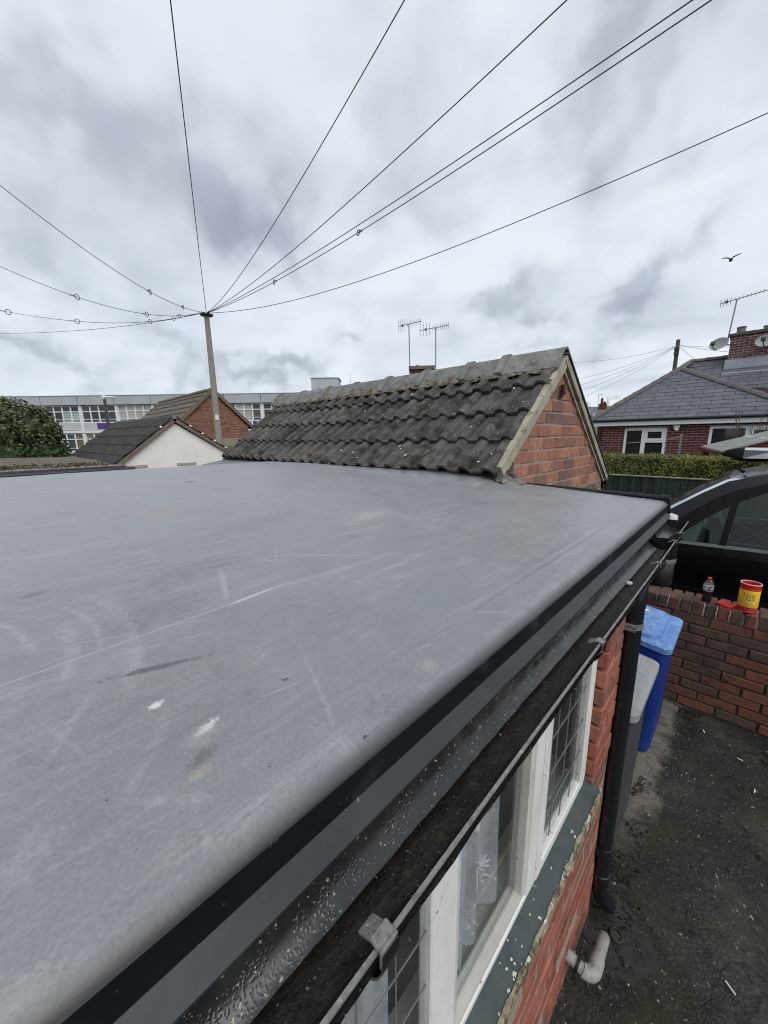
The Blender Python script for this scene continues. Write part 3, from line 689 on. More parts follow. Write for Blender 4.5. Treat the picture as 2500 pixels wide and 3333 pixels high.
def sag(x): return .0022 * math.sin(x * 3.1) - .0015 * x
mb = MB(); pl = [(-1.6 + 3.48 * k / 60, .1715, gc[1] + sag(-1.6 + 3.48 * k / 60) + .001) for k in range(61)]
mb.rows([(p[0], p[1] - .0012, p[2] + .0006) for p in pl], [(p[0], p[1] + .0030, p[2] + .0008) for p in pl], (0, 0, -.0022)); mb.build('gutter_lip', 'lip_grey', gut)
sh_ = MB(); NS = 40; angs = [math.pi * (.52 + .475 * k / 9) for k in range(10)]
for k in range(9):
    sh_.rows([(-1.6 + 3.48 * i / NS, gc[0] + (GR + .0014) * math.cos(angs[k]), gc[1] + sag(-1.6 + 3.48 * i / NS) - (GR + .0014) * math.sin(angs[k])) for i in range(NS + 1)], [(-1.6 + 3.48 * i / NS, gc[0] + (GR + .0014) * math.cos(angs[k + 1]), gc[1] + sag(-1.6 + 3.48 * i / NS) - (GR + .0014) * math.sin(angs[k + 1])) for i in range(NS + 1)])
sh_.build('gutter_face', 'gutter_outside', gut, smooth=60)
g2 = gutter_piece(2.0, 2.30, dz=.006, r=.0455).build('gutter_end_length', 'wet_gutter', ext, smooth=40)
mb = MB(); mb.add([(2.30, p[0], p[1] + .006 + sag(2.3)) for p in gsec(.0455)], [tuple(range(15))]); mb.build('stop_end', 'black_plastic', g2)
mb = MB(); pl = [(1.99 + .31 * k / 8, .1735, gc[1] + sag(2.1) + .007) for k in range(9)]; mb.tube(pl, .0021, 8); mb.build('gutter_lip', 'lip_grey', g2, smooth=60)
# running outlet: open cup, collar, swan neck
mb = MB()
mb.lathe([(.044, .0), (.044, -.05), (.030, -.062), (.0, -.064)], (1.935, .220, -.452), 24, caps=False)
mb.lathe([(.052, .004), (.052, -.045), (.049, -.052), (.049, -.085), (.0515, -.088), (.0505, -.165), (.046, -.180), (.030, -.186), (.001, -.187)], (1.935, .220, -.468), 24, caps=False)
out_ = mb.build('gutter_outlet', 'black_plastic', ext, smooth=45)
gutter_piece(1.845, 2.035, dz=-.002, r=.0515).build('outlet_cradle', 'black_plastic', ext, smooth=40)
MB().lathe([(.0535, 0), (.0545, .004), (.0545, .018), (.0535, .022)], (1.935, .220, -.545), 24, caps=False).build('grey_collar', 'clip_grey', out_, smooth=40)
sw = []
for k in range(9):
    a = math.pi / 2 * k / 8; sw.append((1.935 - .06 * (1 - math.cos(a)), .22 + .004 * (1 - math.cos(a)), -.555 - .06 * math.sin(a)))
sw += [(1.80, .230, -.620), (1.70, .240, -.626)]
for k in range(1, 7):
    a = math.pi / 2 * k / 6; sw.append((1.70 - .063 * math.sin(a), .240 + .005 * math.sin(a), -.626 - .05 * (1 - math.cos(a))))
sw = [(1.92, .224, -.540), (1.80, .234, -.546), (1.72, .240, -.550), (1.675, .243, -.556), (1.648, .2445, -.575), (1.638, .245, -.61), (1.637, .245, -.66)]
MB().tube(sw, [.034, .034, .034, .0345, .035, .036, .036], 20).build('swan_neck', 'pipe_black', out_, smooth=50)
dp = MB(); dp.tube([(1.637, .245, -.64), (1.637, .245, -1.2), (1.637, .245, -1.75), (1.637, .243, -2.06), (1.645, .232, -2.115), (1.668, .205, -2.165)], [.0335, .0335, .0335, .0335, .034, .034], 20)
dpo = dp.build('downpipe', 'pipe_black', ext, smooth=50, label='black round downpipe beside the brick corner')
for z, nm, mt_ in ((-.735, 'pipe_clip', 'clip_grey'), (-1.83, 'pipe_clip', 'pipe_black')):
    mb = MB(); mb.lathe([(.034, -.012), (.0365, -.011), (.0365, .011), (.034, .012)], (1.637, .245, z), 20, caps=False)
    mb.box(1.585, 1.607, .225, .28, z - .011, z + .011); mb.build(nm, mt_, dpo, smooth=40)
MB().lathe([(.034, -.03), (.0385, -.028), (.0385, .03), (.034, .032)], (1.637, .2445, -2.0), 20, caps=False).build('pipe_socket', 'pipe_black', dpo, smooth=40)
# brackets over the lip
def bracket(x, big=True):
    z0 = gc[1] + sag(x); w2 = .0105 if big else .006; mb = MB()
    A_, B_ = [], []
    for k in range(13):
        a = math.pi * (.30 + .72 * k / 12); A_.append((x - w2, gc[0] + (GR + .008) * math.cos(a), z0 - (GR + .007) * math.sin(a))); B_.append((x + w2, A_[-1][1], A_[-1][2]))
    mb.rows(A_, B_, (0, 0, -.004)); o_ = mb.build('gutter_bracket', 'black_plastic', ext)
    c_ = MB()
    c_.obox((x, .1745, z0 + .0045), (1, 0, 0), (0, 1, 0), (0, 0, 1), w2, .0065, .0022, .0012)
    c_.obox((x - .001, .1865, z0 + .000), (1, 0, 0), Vector((0, .8, -.45)).normalized(), Vector((0, .45, .8)).normalized(), w2 * .9, .010, .0020, .001)
    c_.obox((x, .1672, z0 - .003), (1, 0, 0), (0, 1, 0), (0, 0, 1), w2, .0018, .010, .001)
    c_.build('bracket_clip', 'clip_grey', o_)
for x, bg_ in ((.168, True), (.82, True), (1.50, False), (1.86, False), (2.03, False), (-.5, True)): bracket(x, bg_)
# silt and grit lying in the gutter
def silt_pt(a, b_):
    x = -1.6 + 3.46 * a; hw = .040; yy = gc[0] - .042 + .066 * b_
    z = gc[1] + sag(x) - .0365 + (1 - .8 * b_) * (.0045 * mnoise.noise(Vector((x * 16, yy * 22, 0))) + .0028 * mnoise.noise(Vector((x * 55, yy * 60, 2)))) - .016 * max(0, (b_ - .62) / .38) ** 2
    z -= .006 * max(0, (x - 1.2))
    return (x, yy, z)
MB().grid(420, 12, silt_pt).build('silt', 'silt', gut, smooth=180, kind='stuff')
mb = MB(); rg = random.Random(3)
for i in range(1500):
    x = rg.uniform(-.2, 1.85) if i % 3 else rg.uniform(0, .6); b_ = rg.random(); yy = gc[0] - .042 + .072 * b_
    r = rg.choice((.0004, .0005, .0007, .0011)) * rg.uniform(.7, 1.4)
    base = silt_pt((x + 1.6) / 3.46, min(1, b_))[2] if b_ < .9 else gc[1] - math.sqrt(max(0, .0455 ** 2 - (yy - gc[0]) ** 2)) + sag(x)
    p = [(x + rg.uniform(-1, 1) * r * 1.5, yy + rg.uniform(-1, 1) * r, base + .0005 + rg.uniform(-.4, 1.2) * r) for _ in range(4)]
    mb.add(p, [(0, 1, 2), (0, 2, 3), (0, 3, 1), (1, 3, 2)])
mb.build('gutter_grit', 'grit', gut, kind='stuff')
mat('pebble', [(.45, .44, .40), (.62, .61, .57)], rough=.8, scale=60, bump=.001)
mb = MB(); mb.lathe([(.001, -.006), (.008, -.005), (.011, 0), (.008, .005), (.001, .006)], (1.33, .222, gc[1] - .036), 10); mb.build('pebble', 'pebble', at=(1.33, .222, gc[1] - .04), smooth=60, label='single pale pebble lying in the wet gutter', cat='pebble')

# --- lace curtains
def lace_material(name, dens_):
    mt = bpy.data.materials.new(name); mt.use_nodes = True; t = NT(mt.node_tree)
    for nd in list(t.n): t.n.remove(nd)
    pos = t.new('ShaderNodeNewGeometry').outputs['Position']
    fl = t.new('ShaderNodeTexVoronoi'); t.set(fl.inputs['Vector'], t.vmath('ADD', pos, t.vmath('MULTIPLY', t.new('ShaderNodeTexNoise', i_Vector=pos, i_Scale=26.0, i_Detail=3.0).outputs['Color'], (.035, 0, .035)))); fl.inputs['Scale'].default_value = 110; fl.feature = 'DISTANCE_TO_EDGE'
    sxx = t.new('ShaderNodeSeparateXYZ'); t.set(sxx.inputs[0], pos)
    band = t.math('POWER', t.math('ADD', .5, t.math('MULTIPLY', t.math('SINE', t.math('ADD', t.math('MULTIPLY', sxx.outputs[0], 62), t.math('MULTIPLY', t.noise(pos, 3, 2), 2.0))), .5)), 3)
    motif = t.math('ADD', t.math('MULTIPLY', band, .75), t.math('MULTIPLY', t.math('SUBTRACT', 1, t.smooth(fl.outputs['Distance'], .06, .16)), t.smooth(t.noise(pos, 11, 4, .6), .46, .54)))
    fac = t.math('ADD', dens_, t.math('MULTIPLY', motif, .42), clamp=True)
    out = t.new('ShaderNodeOutputMaterial'); df = t.new('ShaderNodeBsdfDiffuse'); df.inputs[0].default_value = (.80, .82, .86, 1)
    tl = t.new('ShaderNodeBsdfTranslucent'); tl.inputs[0].default_value = (.75, .77, .80, 1)
    md = t.new('ShaderNodeMixShader'); md.inputs[0].default_value = .3; t.l.new(df.outputs[0], md.inputs[1]); t.l.new(tl.outputs[0], md.inputs[2])
    tr = t.new('ShaderNodeBsdfTransparent'); mx = t.new('ShaderNodeMixShader'); t.set(mx.inputs[0], fac)
    t.l.new(tr.outputs[0], mx.inputs[1]); t.l.new(md.outputs[0], mx.inputs[2]); t.l.new(mx.outputs[0], out.inputs[0])
    MATS[name] = mt
lace_material('lace', .70); lace_material('lace_dense', .95)
mat('lace_thread', [(.80, .82, .85), (.88, .89, .91)], rough=.9, scale=40)
def curtain(x0, x1, y, z0, z1, folds, amp, mt_, label, flowers=()):
    def pt(a, b_):
        x = x0 + (x1 - x0) * a; am = amp * (1 - .35 * b_)
        return (x, y + am * math.sin(a * folds * 2 * math.pi + .7 * math.sin(b_ * 2)) + .3 * am * math.sin(a * folds * 5.3), z0 + (z1 - z0) * b_ + .006 * math.sin(a * folds * 6))
    o_ = MB().grid(90, 18, pt).build('lace_curtain', mt_, smooth=180, at=((x0 + x1) / 2, y, z0), label=label, cat='curtain')
    for (a, b_, s_) in flowers:                       # woven flower sprays and scrolls standing proud of the net
        mb = MB()
        for k in range(11):
            th = 2 * math.pi * k / 11; pts = []
            for q in range(5):
                rr = s_ * (.18 + .82 * q / 4); aa = a + rr * math.cos(th + .25 * q / 4) / (x1 - x0); bb = b_ + rr * math.sin(th + .25 * q / 4) / (z1 - z0)
                p = pt(min(1, max(0, aa)), min(1, max(0, bb))); pts.append((p[0], p[1] - .0025, p[2]))
            mb.tube(pts, [.0012, .0026, .0034, .003, .0014], 5)
        pts = []
        for q in range(22):
            th = q / 21 * 5.2; rr = s_ * (.9 - .12 * th); aa = a + (rr * math.cos(th) * .5 + s_ * .6) / (x1 - x0); bb = b_ + (rr * math.sin(th) * .6 - s_ * 1.6) / (z1 - z0)
            p = pt(min(1, max(0, aa)), min(1, max(0, bb))); pts.append((p[0], p[1] - .0025, p[2]))
        mb.tube(pts, .0020, 5)
        mb.build('lace_flower', 'lace_thread', o_)
curtain(.57, .80, .362, -1.27, -.52, 2.0, .014, 'lace', 'white lace net curtain with flower sprays behind the middle pane', ((.45, .50, .035), (.62, .20, .036), (.35, .82, .035), (.75, .72, .03)))
curtain(.492, .60, .350, -1.30, -.52, 1.6, .010, 'lace_dense', 'dense white lace edging gathered beside the left mullion', ((.5, .45, .02), (.5, .2, .02)))
curtain(.05, .36, .365, -1.30, -.52, 2.5, .014, 'lace', 'white net curtain behind the nearest leaded casement', ((.35, .55, .035), (.7, .25, .035)))
curtain(.93, 1.19, .365, -1.29, -.52, 4, .012, 'lace', 'thin grey net curtain behind the far leaded casement')
curtain(-.42, -.05, .385, -1.30, -.52, 3, .014, 'lace', 'white net curtain behind the leaded casement below the camera')

# --- white waste pipe and open drain at the foot of the wall
mat('waste_white', [(.20, .195, .175), (.34, .33, .30), (.13, .125, .105)], rough=.6, scale=20, bump=.001, specks=[((.10, .09, .07), 30, .62, .72, .7)])
wp = thing('waste_pipe', (1.32, .20, G), 'grimy white waste pipe elbow coming out of the wall foot', 'pipe')
pts = [(1.285, .30, -2.045), (1.285, .21, -2.055)]
for k in range(1, 7):
    a = math.pi / 2 * k / 6; pts.append((1.285 + .035 * (1 - math.cos(a)), .21 - .035 * math.sin(a), -2.057 - .006 * k / 6))
pts += [(1.37, .176, -2.075), (1.50, .180, -2.125)]
MB().tube(pts, .0215, 16).build('pipe_run', 'waste_white', wp, smooth=50)
MB().tube(pts[1:9], .0258, 16).build('elbow_socket', 'waste_white', wp, smooth=50)
MB().tube([(1.285, .232, -2.054), (1.285, .222, -2.055)], .0275, 16).build('hose_clip', 'black_trim', wp, smooth=50)
mat('debris_dark', [(.012, .011, .009), (.05, .045, .038), (.12, .11, .095)], rough=.9, scale=40, bump=.002)
mat('clay', [(.07, .06, .052), (.17, .15, .13)], rough=.9, scale=30, bump=.002)
mb = MB(); mb.lathe([(.019, .016), (.026, .014), (.027, -.03), (.019, -.03)], (1.60, .150, G - .010), 18, axis=(-.25, -.15, .95), caps=False)
mb.add([Vector((1.60, .150, G - .004)) + Vector((.020 * math.cos(t_), .020 * math.sin(t_), 0)) for t_ in [2 * math.pi * k / 12 for k in range(12)]], [tuple(range(12))])
mb.build('drain_socket', 'debris_dark', at=(1.60, .150, G), smooth=60, label='broken open clay drain socket in the tarmac below the downpipe', cat='drain')
mat('debris_mat', [(.010, .009, .007), (.03, .026, .02), (.07, .06, .045)], rough=.9, scale=50, bump=.004)
mb = MB(); rg = random.Random(17)
for i in range(420):
    an, rr = rg.uniform(0, 6.28), abs(rg.gauss(0, .13)); x, y = 1.62 + rr * math.cos(an) * 1.3, .15 + rr * math.sin(an) * .8
    if y > .262: continue
    r = rg.uniform(.004, .013); z = G - .03 + .03 * min(1, rr / .2)
    p = [(x + rg.uniform(-1, 1) * r, y + rg.uniform(-1, 1) * r, z + rg.uniform(-.2, 1.1) * r) for _ in range(4)]
    mb.add(p, [(0, 1, 2), (0, 2, 3), (0, 3, 1), (1, 3, 2)])
mb.build('gully_debris', 'debris_mat', kind='stuff', label='black leaf mould and broken bits in the gully below the downpipe')
# ================================================================== BRICK GARAGE WITH TILED ROOF
gar = thing('brick_garage', (3.2, 3.0, G), 'old orange brick garage with mossy dark concrete roman tiles', 'garage')
GY = 1.07; EX, EZ = 2.035, -.205; RX, RZ = 2.98, .555; RE = (4.40, -.43)
pl_ang = math.atan2(RZ - EZ, RX - EX)
L1 = math.hypot(RX - EX, RZ - EZ)
sl = Vector((math.cos(pl_ang), 0, math.sin(pl_ang))); nl = Vector((-math.sin(pl_ang), 0, math.cos(pl_ang)))
# gable wall: mortar core and bricks cut to the slope
gw0, gw1 = 2.29, 4.33
def lz(x): return EZ + (x - EX) * (RZ - EZ) / (RX - EX) - .055
def rz(x): return RZ + (x - RX) * (RE[1] - RZ) / (RE[0] - RX) - .055
mb = MB(); mb.prism([(gw0, GY + .006, G - .02), (gw1, GY + .006, G - .02), (gw1, GY + .006, rz(gw1)), (RX, GY + .006, lz(RX)), (gw0, GY + .006, lz(gw0))], (0, 3.9, 0))
gwall = mb.build('gable_wall', 'mortar', gar)
brick_wall(gwall, (0, GY, 0), (1, 0, 0), (0, -1, 0), gw0, gw1, -.99, .62, 'garage_brick', course=.0885, blen=.232, mortar=.013, depth=.05, proud=-.001, jit=.0018, seed=21, off0=.03,
           clip=[((RX, lz(RX)), (gw0, lz(gw0))), ((gw1, rz(gw1)), (RX, lz(RX)))])
box('quoin', 'garage_brick', gwall, gw0 - .004, gw0 + .05, GY + .0, GY + .10, -.33, -.245)
mb = MB(); mb.box(3.55, 4.22, GY - .012, GY + .05, -.54, -.47, ch=.006); mb.build('lintel', 'moss_mortar', gar, label='mossy stone lintel low in the gable')
# roof deck
mb = MB(); mb.prism([(EX + .03, GY + .02, EZ - .045), (RX, GY + .02, RZ - .05), (RE[0] - .03, GY + .02, RE[1] - .045), (RE[0] - .03, GY + .02, RE[1] - .065), (RX, GY + .02, RZ - .075), (EX + .03, GY + .02, EZ - .07)], (0, 3.98, 0)).build('roof_deck', 'timber_dark', gar)
# one double-roman tile: local x across, y up the slope, z out of the roof
def tile_mesh(wd, ln, t_=.022):
    stops = [0, .08, .172] + [.30 - .125 * math.cos(math.pi * k / 10) for k in range(11)] + [.428, .50, .58, .672] + [.80 - .125 * math.cos(math.pi * k / 10) for k in range(11)] + [.928, 1.0]
    n = len(stops); mb = MB(); prof = []
    for i in range(n):
        a = stops[i]; x = a * wd; z = 0
        for c_ in (.30, .80):
            dd = abs(a - c_) / .125
            if dd < 1: z = .036 * math.sqrt(1 - dd * dd)
        prof.append((x, z))
    P = []
    for (yy, lift) in ((0, .034), (.05, .0305), (ln, 0)):
        P += [(x, yy, z + lift) for x, z in prof]
        P += [(x, yy, z + lift - t_) for x, z in prof]
    F = []
    for r in range(2):
        a, b_ = r * 2 * n, (r + 1) * 2 * n
        for i in range(n - 1):
            F += [(a + i, a + i + 1, b_ + i + 1, b_ + i), (a + n + i, b_ + n + i, b_ + n + i + 1, a + n + i + 1)]
        F += [(a, b_, b_ + n, a + n), (a + n - 1, a + 2 * n - 1, b_ + 2 * n - 1, b_ + n - 1)]
    for i in range(n - 1): F.append((i, n + i, n + i + 1, i + 1))
    mb.add(P, F); return mb.mesh('tile', 'tile_concrete', smooth=40)
TW = .3265; tm = tile_mesh(TW + .004, .345)
rot_l = Matrix(((0, sl.x, nl.x), (-1, 0, 0), (0, sl.z, nl.z)))          # columns: across (-Y), up slope, normal
rg = random.Random(4)
gr = MB().prism([(EX + .02, GY + .03, EZ - .044), (RX, GY + .03, RZ - .049), (RX, GY + .03, RZ - .047), (EX + .02, GY + .03, EZ - .042)], (0, 3.9, 0)).build('roof_slope', 'timber_dark', gar)
for c_ in range(4):
    for k in range(12):
        y_hi = GY - .015 + TW * (k + 1)
        pos = Vector((EX, y_hi + rg.uniform(-.003, .003), EZ)) + sl * (.296 * c_ - .02 + rg.uniform(-.006, .006)) + nl * (-.028 + rg.uniform(-.002, .004))
        dip = -.012 * math.sin(math.pi * k / 11)                             # the old roof sags a little in the middle
        e = rot_l.to_euler(); o_ = inst('tile', tm, gr, pos + Vector((0, 0, dip)), (e.x + rg.uniform(-.006, .006), e.y + rg.uniform(-.006, .006), e.z + rg.uniform(-.008, .008)))
# right slope tiles (seen only from another side): courses as strips
slr = Vector((RE[0] - RX, 0, RE[1] - RZ)); Lr = slr.length; slr.normalize(); nr = Vector((-slr.z, 0, slr.x))
for c_ in range(5):
    a = Vector((RX, GY - .01, RZ)) + slr * (Lr * c_ / 5) + nr * .002; b_ = Vector((RX, GY - .01, RZ)) + slr * (Lr * (c_ + 1) / 5 + .03) + nr * .028
    MB().prism([a - nr * .02, b_ - nr * .02, b_, a], (0, 3.93, 0)).build('tile_course', 'tile_concrete', gar)
# ridge tiles with raised collars
rsec_o = [(-.155, -.118), (-.09, -.028), (-.05, .018), (-.02, .036), (0, .040), (.02, .036), (.05, .018), (.09, -.028), (.155, -.118)]
def ridge_mesh(ln):
    mb = MB(); P = []; sec = rsec_o; n = len(sec)
    st = [(0, 1.0), (ln - .055, 1.0), (ln - .055, 1.09), (ln, 1.09)]
    for (yy, s_) in st:
        P += [(x * s_, yy, z * (1 if s_ == 1 else 1) + (s_ - 1) * .16) for x, z in sec]
        P += [(x * s_ * .93, yy, z - .017 + (s_ - 1) * .16) for x, z in sec]
    F = []
    for r in range(3):
        a, b_ = r * 2 * n, (r + 1) * 2 * n
        for i in range(n - 1): F += [(a + i, a + i + 1, b_ + i + 1, b_ + i), (a + n + i, b_ + n + i, b_ + n + i + 1, a + n + i + 1)]
        F += [(a, b_, b_ + n, a + n), (a + n - 1, a + 2 * n - 1, b_ + 2 * n - 1, b_ + n - 1)]
    for a in (0, 6 * n): F += [(a + i, a + n + i, a + n + i + 1, a + i + 1) for i in range(n - 1)]
    mb.add(P, F); return mb.mesh('ridge_tile', 'ridge_concrete', smooth=35)
joints = [1.045, 1.50, 1.83, 2.31, 2.81, 3.33, 3.84, 4.39, 5.0]
for i in range(8):
    ln = joints[i + 1] - joints[i] + .03
    dip = -.012 * math.sin(math.pi * i / 7)
    o_ = inst('ridge_tile', ridge_mesh(ln), gar, (RX, joints[i] - .015 * 0, RZ + .028 + dip + rg.uniform(-.003, .003)), (rg.uniform(-.006, .006), rg.uniform(-.015, .015), rg.uniform(-.006, .006)))
# bedding mortar below the ridge, lumpy and mossy
mb = MB()
def bed(a, b_):
    y = GY + .0 + 3.93 * a; s_ = L1 - .205 + .10 * b_
    p = Vector((EX, y, EZ)) + sl * s_ + nl * (.020 + .020 * b_ + .017 * mnoise.noise(Vector((y * 9, b_ * 3, 0))) + .012 * mnoise.noise(Vector((y * 30, b_ * 5, 2))))
    return p
MB().grid(240, 6, bed).build('ridge_bedding', 'moss_mortar', gar, smooth=180)
rb = MB()
for i in range(110):
    y = rg.uniform(GY + .02, 4.95); s_ = L1 - .20 + rg.uniform(-.05, .02); r = rg.uniform(.006, .016); c0 = Vector((EX, y, EZ)) + sl * s_ + nl * .034
    p = [c0 + Vector((rg.uniform(-1, 1), rg.uniform(-1, 1), rg.uniform(-1, 1))) * r for _ in range(5)]
    rb.add(p, [(0, 1, 2), (0, 2, 3), (0, 3, 1), (1, 3, 4), (1, 2, 4), (2, 3, 4)])
rb.build('loose_mortar', 'moss_mortar', gar, kind='stuff')
# verges: cement strips on the near slope, twin boards on the far slope
def verge(p0, p1, wdt, y0, y1, name, mt_, nrm, lumps=.004, drop=0):
    N = 40; A_, B_ = [], []
    for k in range(N):
        t_ = k / (N - 1); q = Vector(p0).lerp(Vector(p1), t_) + nrm * drop; j = lumps * mnoise.noise(Vector((t_ * 22, drop * 50, 1))) + lumps * .6 * mnoise.noise(Vector((t_ * 60, drop * 50, 3)))
        A_.append((q.x, y0, q.z)); q2 = q - nrm * (wdt + j); B_.append((q2.x, y0 - j * .5, q2.z))
    MB().rows(A_, B_, (0, y1 - y0, 0)).build(name, mt_, gar)
e0, e1 = Vector((EX + .0, 0, EZ)), Vector((RX, 0, RZ)); r1 = Vector((RE[0], 0, RE[1]))
verge(e0 + sl * .02, e1 + sl * .02, .062, GY - .030, GY + .012, 'verge_cement', 'verge_cement', nl, .006, .004)
verge(e0 + sl * .10, e1 + sl * .01, .020, GY - .018, GY + .006, 'verge_undercloak', 'verge_cement', nl, .003, -.066)
verge(e1 - slr * .01, r1, .050, GY - .035, GY - .005, 'verge_board', 'verge_cement', nr, .002, .004)
verge(e1 + slr * .03, r1 - slr * .02, .018, GY - .016, GY + .004, 'verge_undercloak', 'verge_cement', nr, .002, -.062)
verge(e1 - slr * .02, r1 + slr * .01, .014, GY - .045, GY + .0, 'verge_tile_edge', 'tile_concrete', nr, .003, .022)
mb = MB(); mb.tube([(2.965, GY - .02, .36), (2.97, GY - .022, .30), (2.955, GY - .015, .27)], [.016, .02, .012], 6); mb.build('soot_stain_bracket', 'timber_dark', gar)
# torn felt hanging below the eaves and the crumbling verge end
for (y0, y1, sag_) in ((1.13, 1.30, .055), (1.34, 1.55, .035)):
    mb = MB(); mb.grid(14, 6, lambda a, b_: (EX + .01 - .03 * math.sin(b_ * 2.4), y0 + (y1 - y0) * a, EZ - .04 - sag_ * math.sin(math.pi * a) * b_ - .006 * mnoise.noise(Vector((a * 5, b_ * 4, y0))))).build('torn_felt', 'rag', gar, smooth=180)
mb = MB(); mb.grid(9, 9, lambda a, b_: (EX + .02 + .10 * a, GY - .03 + .05 * b_, EZ - .06 - .075 * a * (1 - a) - .02 * mnoise.noise(Vector((a * 6, b_ * 6, 5))))); mb.build('crumbled_cement', 'verge_cement', gar, smooth=60)
# black gutter end on the far eaves
mb = MB(); sec = [(4.40 + .055 + .055 * math.cos(math.pi * k / 10), -.475 - .055 * math.sin(math.pi * k / 10)) for k in range(11)]
mb.prism([(x, GY - .02, z) for x, z in sec], (0, 4.0, 0)); mb.box(4.395, 4.40, GY, 5, -.56, -.45); mb.build('eaves_gutter', 'black_plastic', gar)
# bird lime and lichen flakes on the tiles
mat('lime_white', [(.62, .62, .58), (.78, .78, .74)], rough=.9, scale=40)
for i in range(24):
    y = GY + abs(rg.gauss(.9, .9)) ; 
    if y > 4.8: continue
    s_ = rg.uniform(.05, L1 - .22); c_ = int(s_ / .296); z_up = .030 + .0 + .018 * (1 - (s_ / .296 - c_)); r = rg.uniform(.005, .012)
    across = ((GY - .015 + TW * (int((y - GY) / TW) + 1)) - y) / TW; lift = 0
    for cc in (.30, .80):
        dd = abs(across - cc) / .125
        if dd < 1: lift = .036 * math.sqrt(1 - dd * dd)
    p0 = Vector((EX, y, EZ)) + sl * s_ + nl * (-.028 + .0015 + .034 * (1 - ((s_ + .02) / .296 - int((s_ + .02) / .296)) * .86) + lift)
    n_ = 7; an = [2 * math.pi * k / n_ + rg.uniform(-.3, .3) for k in range(n_)]
    MB().prism([p0 + Vector((0, 1, 0)) * r * rg.uniform(.6, 1.3) * math.cos(t_) + sl * r * .8 * rg.uniform(.6, 1.3) * math.sin(t_) for t_ in an], nl * .0015).build('lichen_patch', 'lime_white', gar)

# ================================================================== MOSSY NEIGHBOUR FLAT ROOF (left)
mat('mossy_felt', [(.075, .070, .062), (.13, .12, .105), (.10, .085, .05)], rough=.95, scale=3.5, detail=8, bump=.012, bscale=30, specks=[((.11, .075, .022), 4.5, .50, .62, .85), ((.075, .085, .02), 7, .60, .70, .7), ((.30, .28, .25), 30, .64, .72, .6)])
mat('felt_edge', [(.035, .038, .038), (.07, .074, .073)], rough=.75, scale=12, bump=.003, bscale=60)
mat('pale_stone', [(.34, .32, .29), (.55, .53, .5)], rough=.9, scale=25)
mat('render_grey', [(.30, .28, .24), (.40, .38, .33)], rough=.9, scale=8, bump=.002)
mo = thing('outhouse', (-2.5, 6.0, G), 'neighbouring low outhouse with mossy felt flat roof and black gutter', 'building')
mb = MB(); mb.grid(60, 40, lambda a, b_: (-6 + 6.80 * a, 4.22 + 3.6 * b_, -.232 - .006 * (1 - b_) + .02 * mnoise.noise(Vector((a * 14, b_ * 8, 0))) * (b_ > 0) + .008 * mnoise.noise(Vector((a * 60, b_ * 30, 0)))))
mb.build('roof_felt', 'mossy_felt', mo, smooth=180, label='felt roof half covered in brown moss')
mb = MB(); mb.box(-6, .80, 4.185, 4.225, -.272, -.226, ch=.006); mb.build('felt_kerb', 'felt_edge', mo)
mb = MB(); mb.tube([(-6, 4.165, -.267), (.86, 4.165, -.262)], .020, 12); mb.build('gutter', 'black_plastic', mo, smooth=50)
for x in (-.9, -.05, .60): box('gutter_bracket', 'black_plastic', mo, x - .012, x + .012, 4.15, 4.19, -.30, -.262)
box('outer_wall', 'render_grey', mo, -6, .78, 4.205, 7.8, G - .02, -.272)
mb = MB(); rg = random.Random(9)
for i in range(1100):
    x = rg.uniform(-.9, .78); y = 4.24 + abs(rg.gauss(0, .05)) + (x > .3) * rg.random() * .03
    r = rg.uniform(.004, .009); p = [(x + rg.uniform(-1, 1) * r, y + rg.uniform(-1, 1) * r, -.232 + rg.uniform(0, 1.3) * r) for _ in range(4)]
    mb.add(p, [(0, 1, 2), (0, 2, 3), (0, 3, 1), (1, 3, 2)])
mb.build('stone_chippings', 'pale_stone', mo, kind='stuff')
mat('moss', [(.05, .042, .012), (.10, .075, .022), (.085, .09, .025)], rough=1, scale=20, bump=.01)
mb = MB()
for i in range(1600):
    x = rg.uniform(-.9, .75); y = rg.gauss(4.75, .22)
    if y < 4.3 or y > 7: continue
    if mnoise.noise(Vector((x * 3, y * 2, 4))) < -.05 and rg.random() < .8: continue
    r = rg.uniform(.008, .026); p = [(x + rg.uniform(-1, 1) * r, y + rg.uniform(-1, 1) * r, -.235 + rg.uniform(0, 1.0) * r) for _ in range(4)]
    mb.add(p, [(0, 1, 2), (0, 2, 3), (0, 3, 1), (1, 3, 2)])
mb.build('moss_clumps', 'moss', mo, kind='stuff')

# ================================================================== WHITE RENDERED GARAGE
mat('white_render', [(.76, .725, .64), (.83, .80, .72), (.86, .83, .76)], rough=.9, scale=3, bump=.003, bscale=60, specks=[((.56, .51, .42), 5, .60, .74, .4)])
mat('dark_tile', [(.030, .027, .025), (.05, .046, .042), (.075, .070, .064)], rough=.85, scale=5, bump=.003, bscale=50, rnd=.15, specks=[((.13, .125, .11), 14, .60, .72, .6), ((.5, .5, .48), 18, .74, .76, .9)])
mat('verge_brown', [(.13, .095, .07), (.22, .17, .13)], rough=.9, scale=8, bump=.003)
wg = thing('white_garage', (3.0, 12.5, G), 'cream rendered gable garage with dark ribbed tile roof', 'garage')
WYg = 10.0; ap = Vector((3.0, WYg, .50)); ridge_dir = Vector((-.06, 1, .005)).normalized()
wl_, wr_ = 1.45, 4.42
zl, zr = .50 - (3.0 - wl_) * .80, .50 - (wr_ - 3.0) * .66
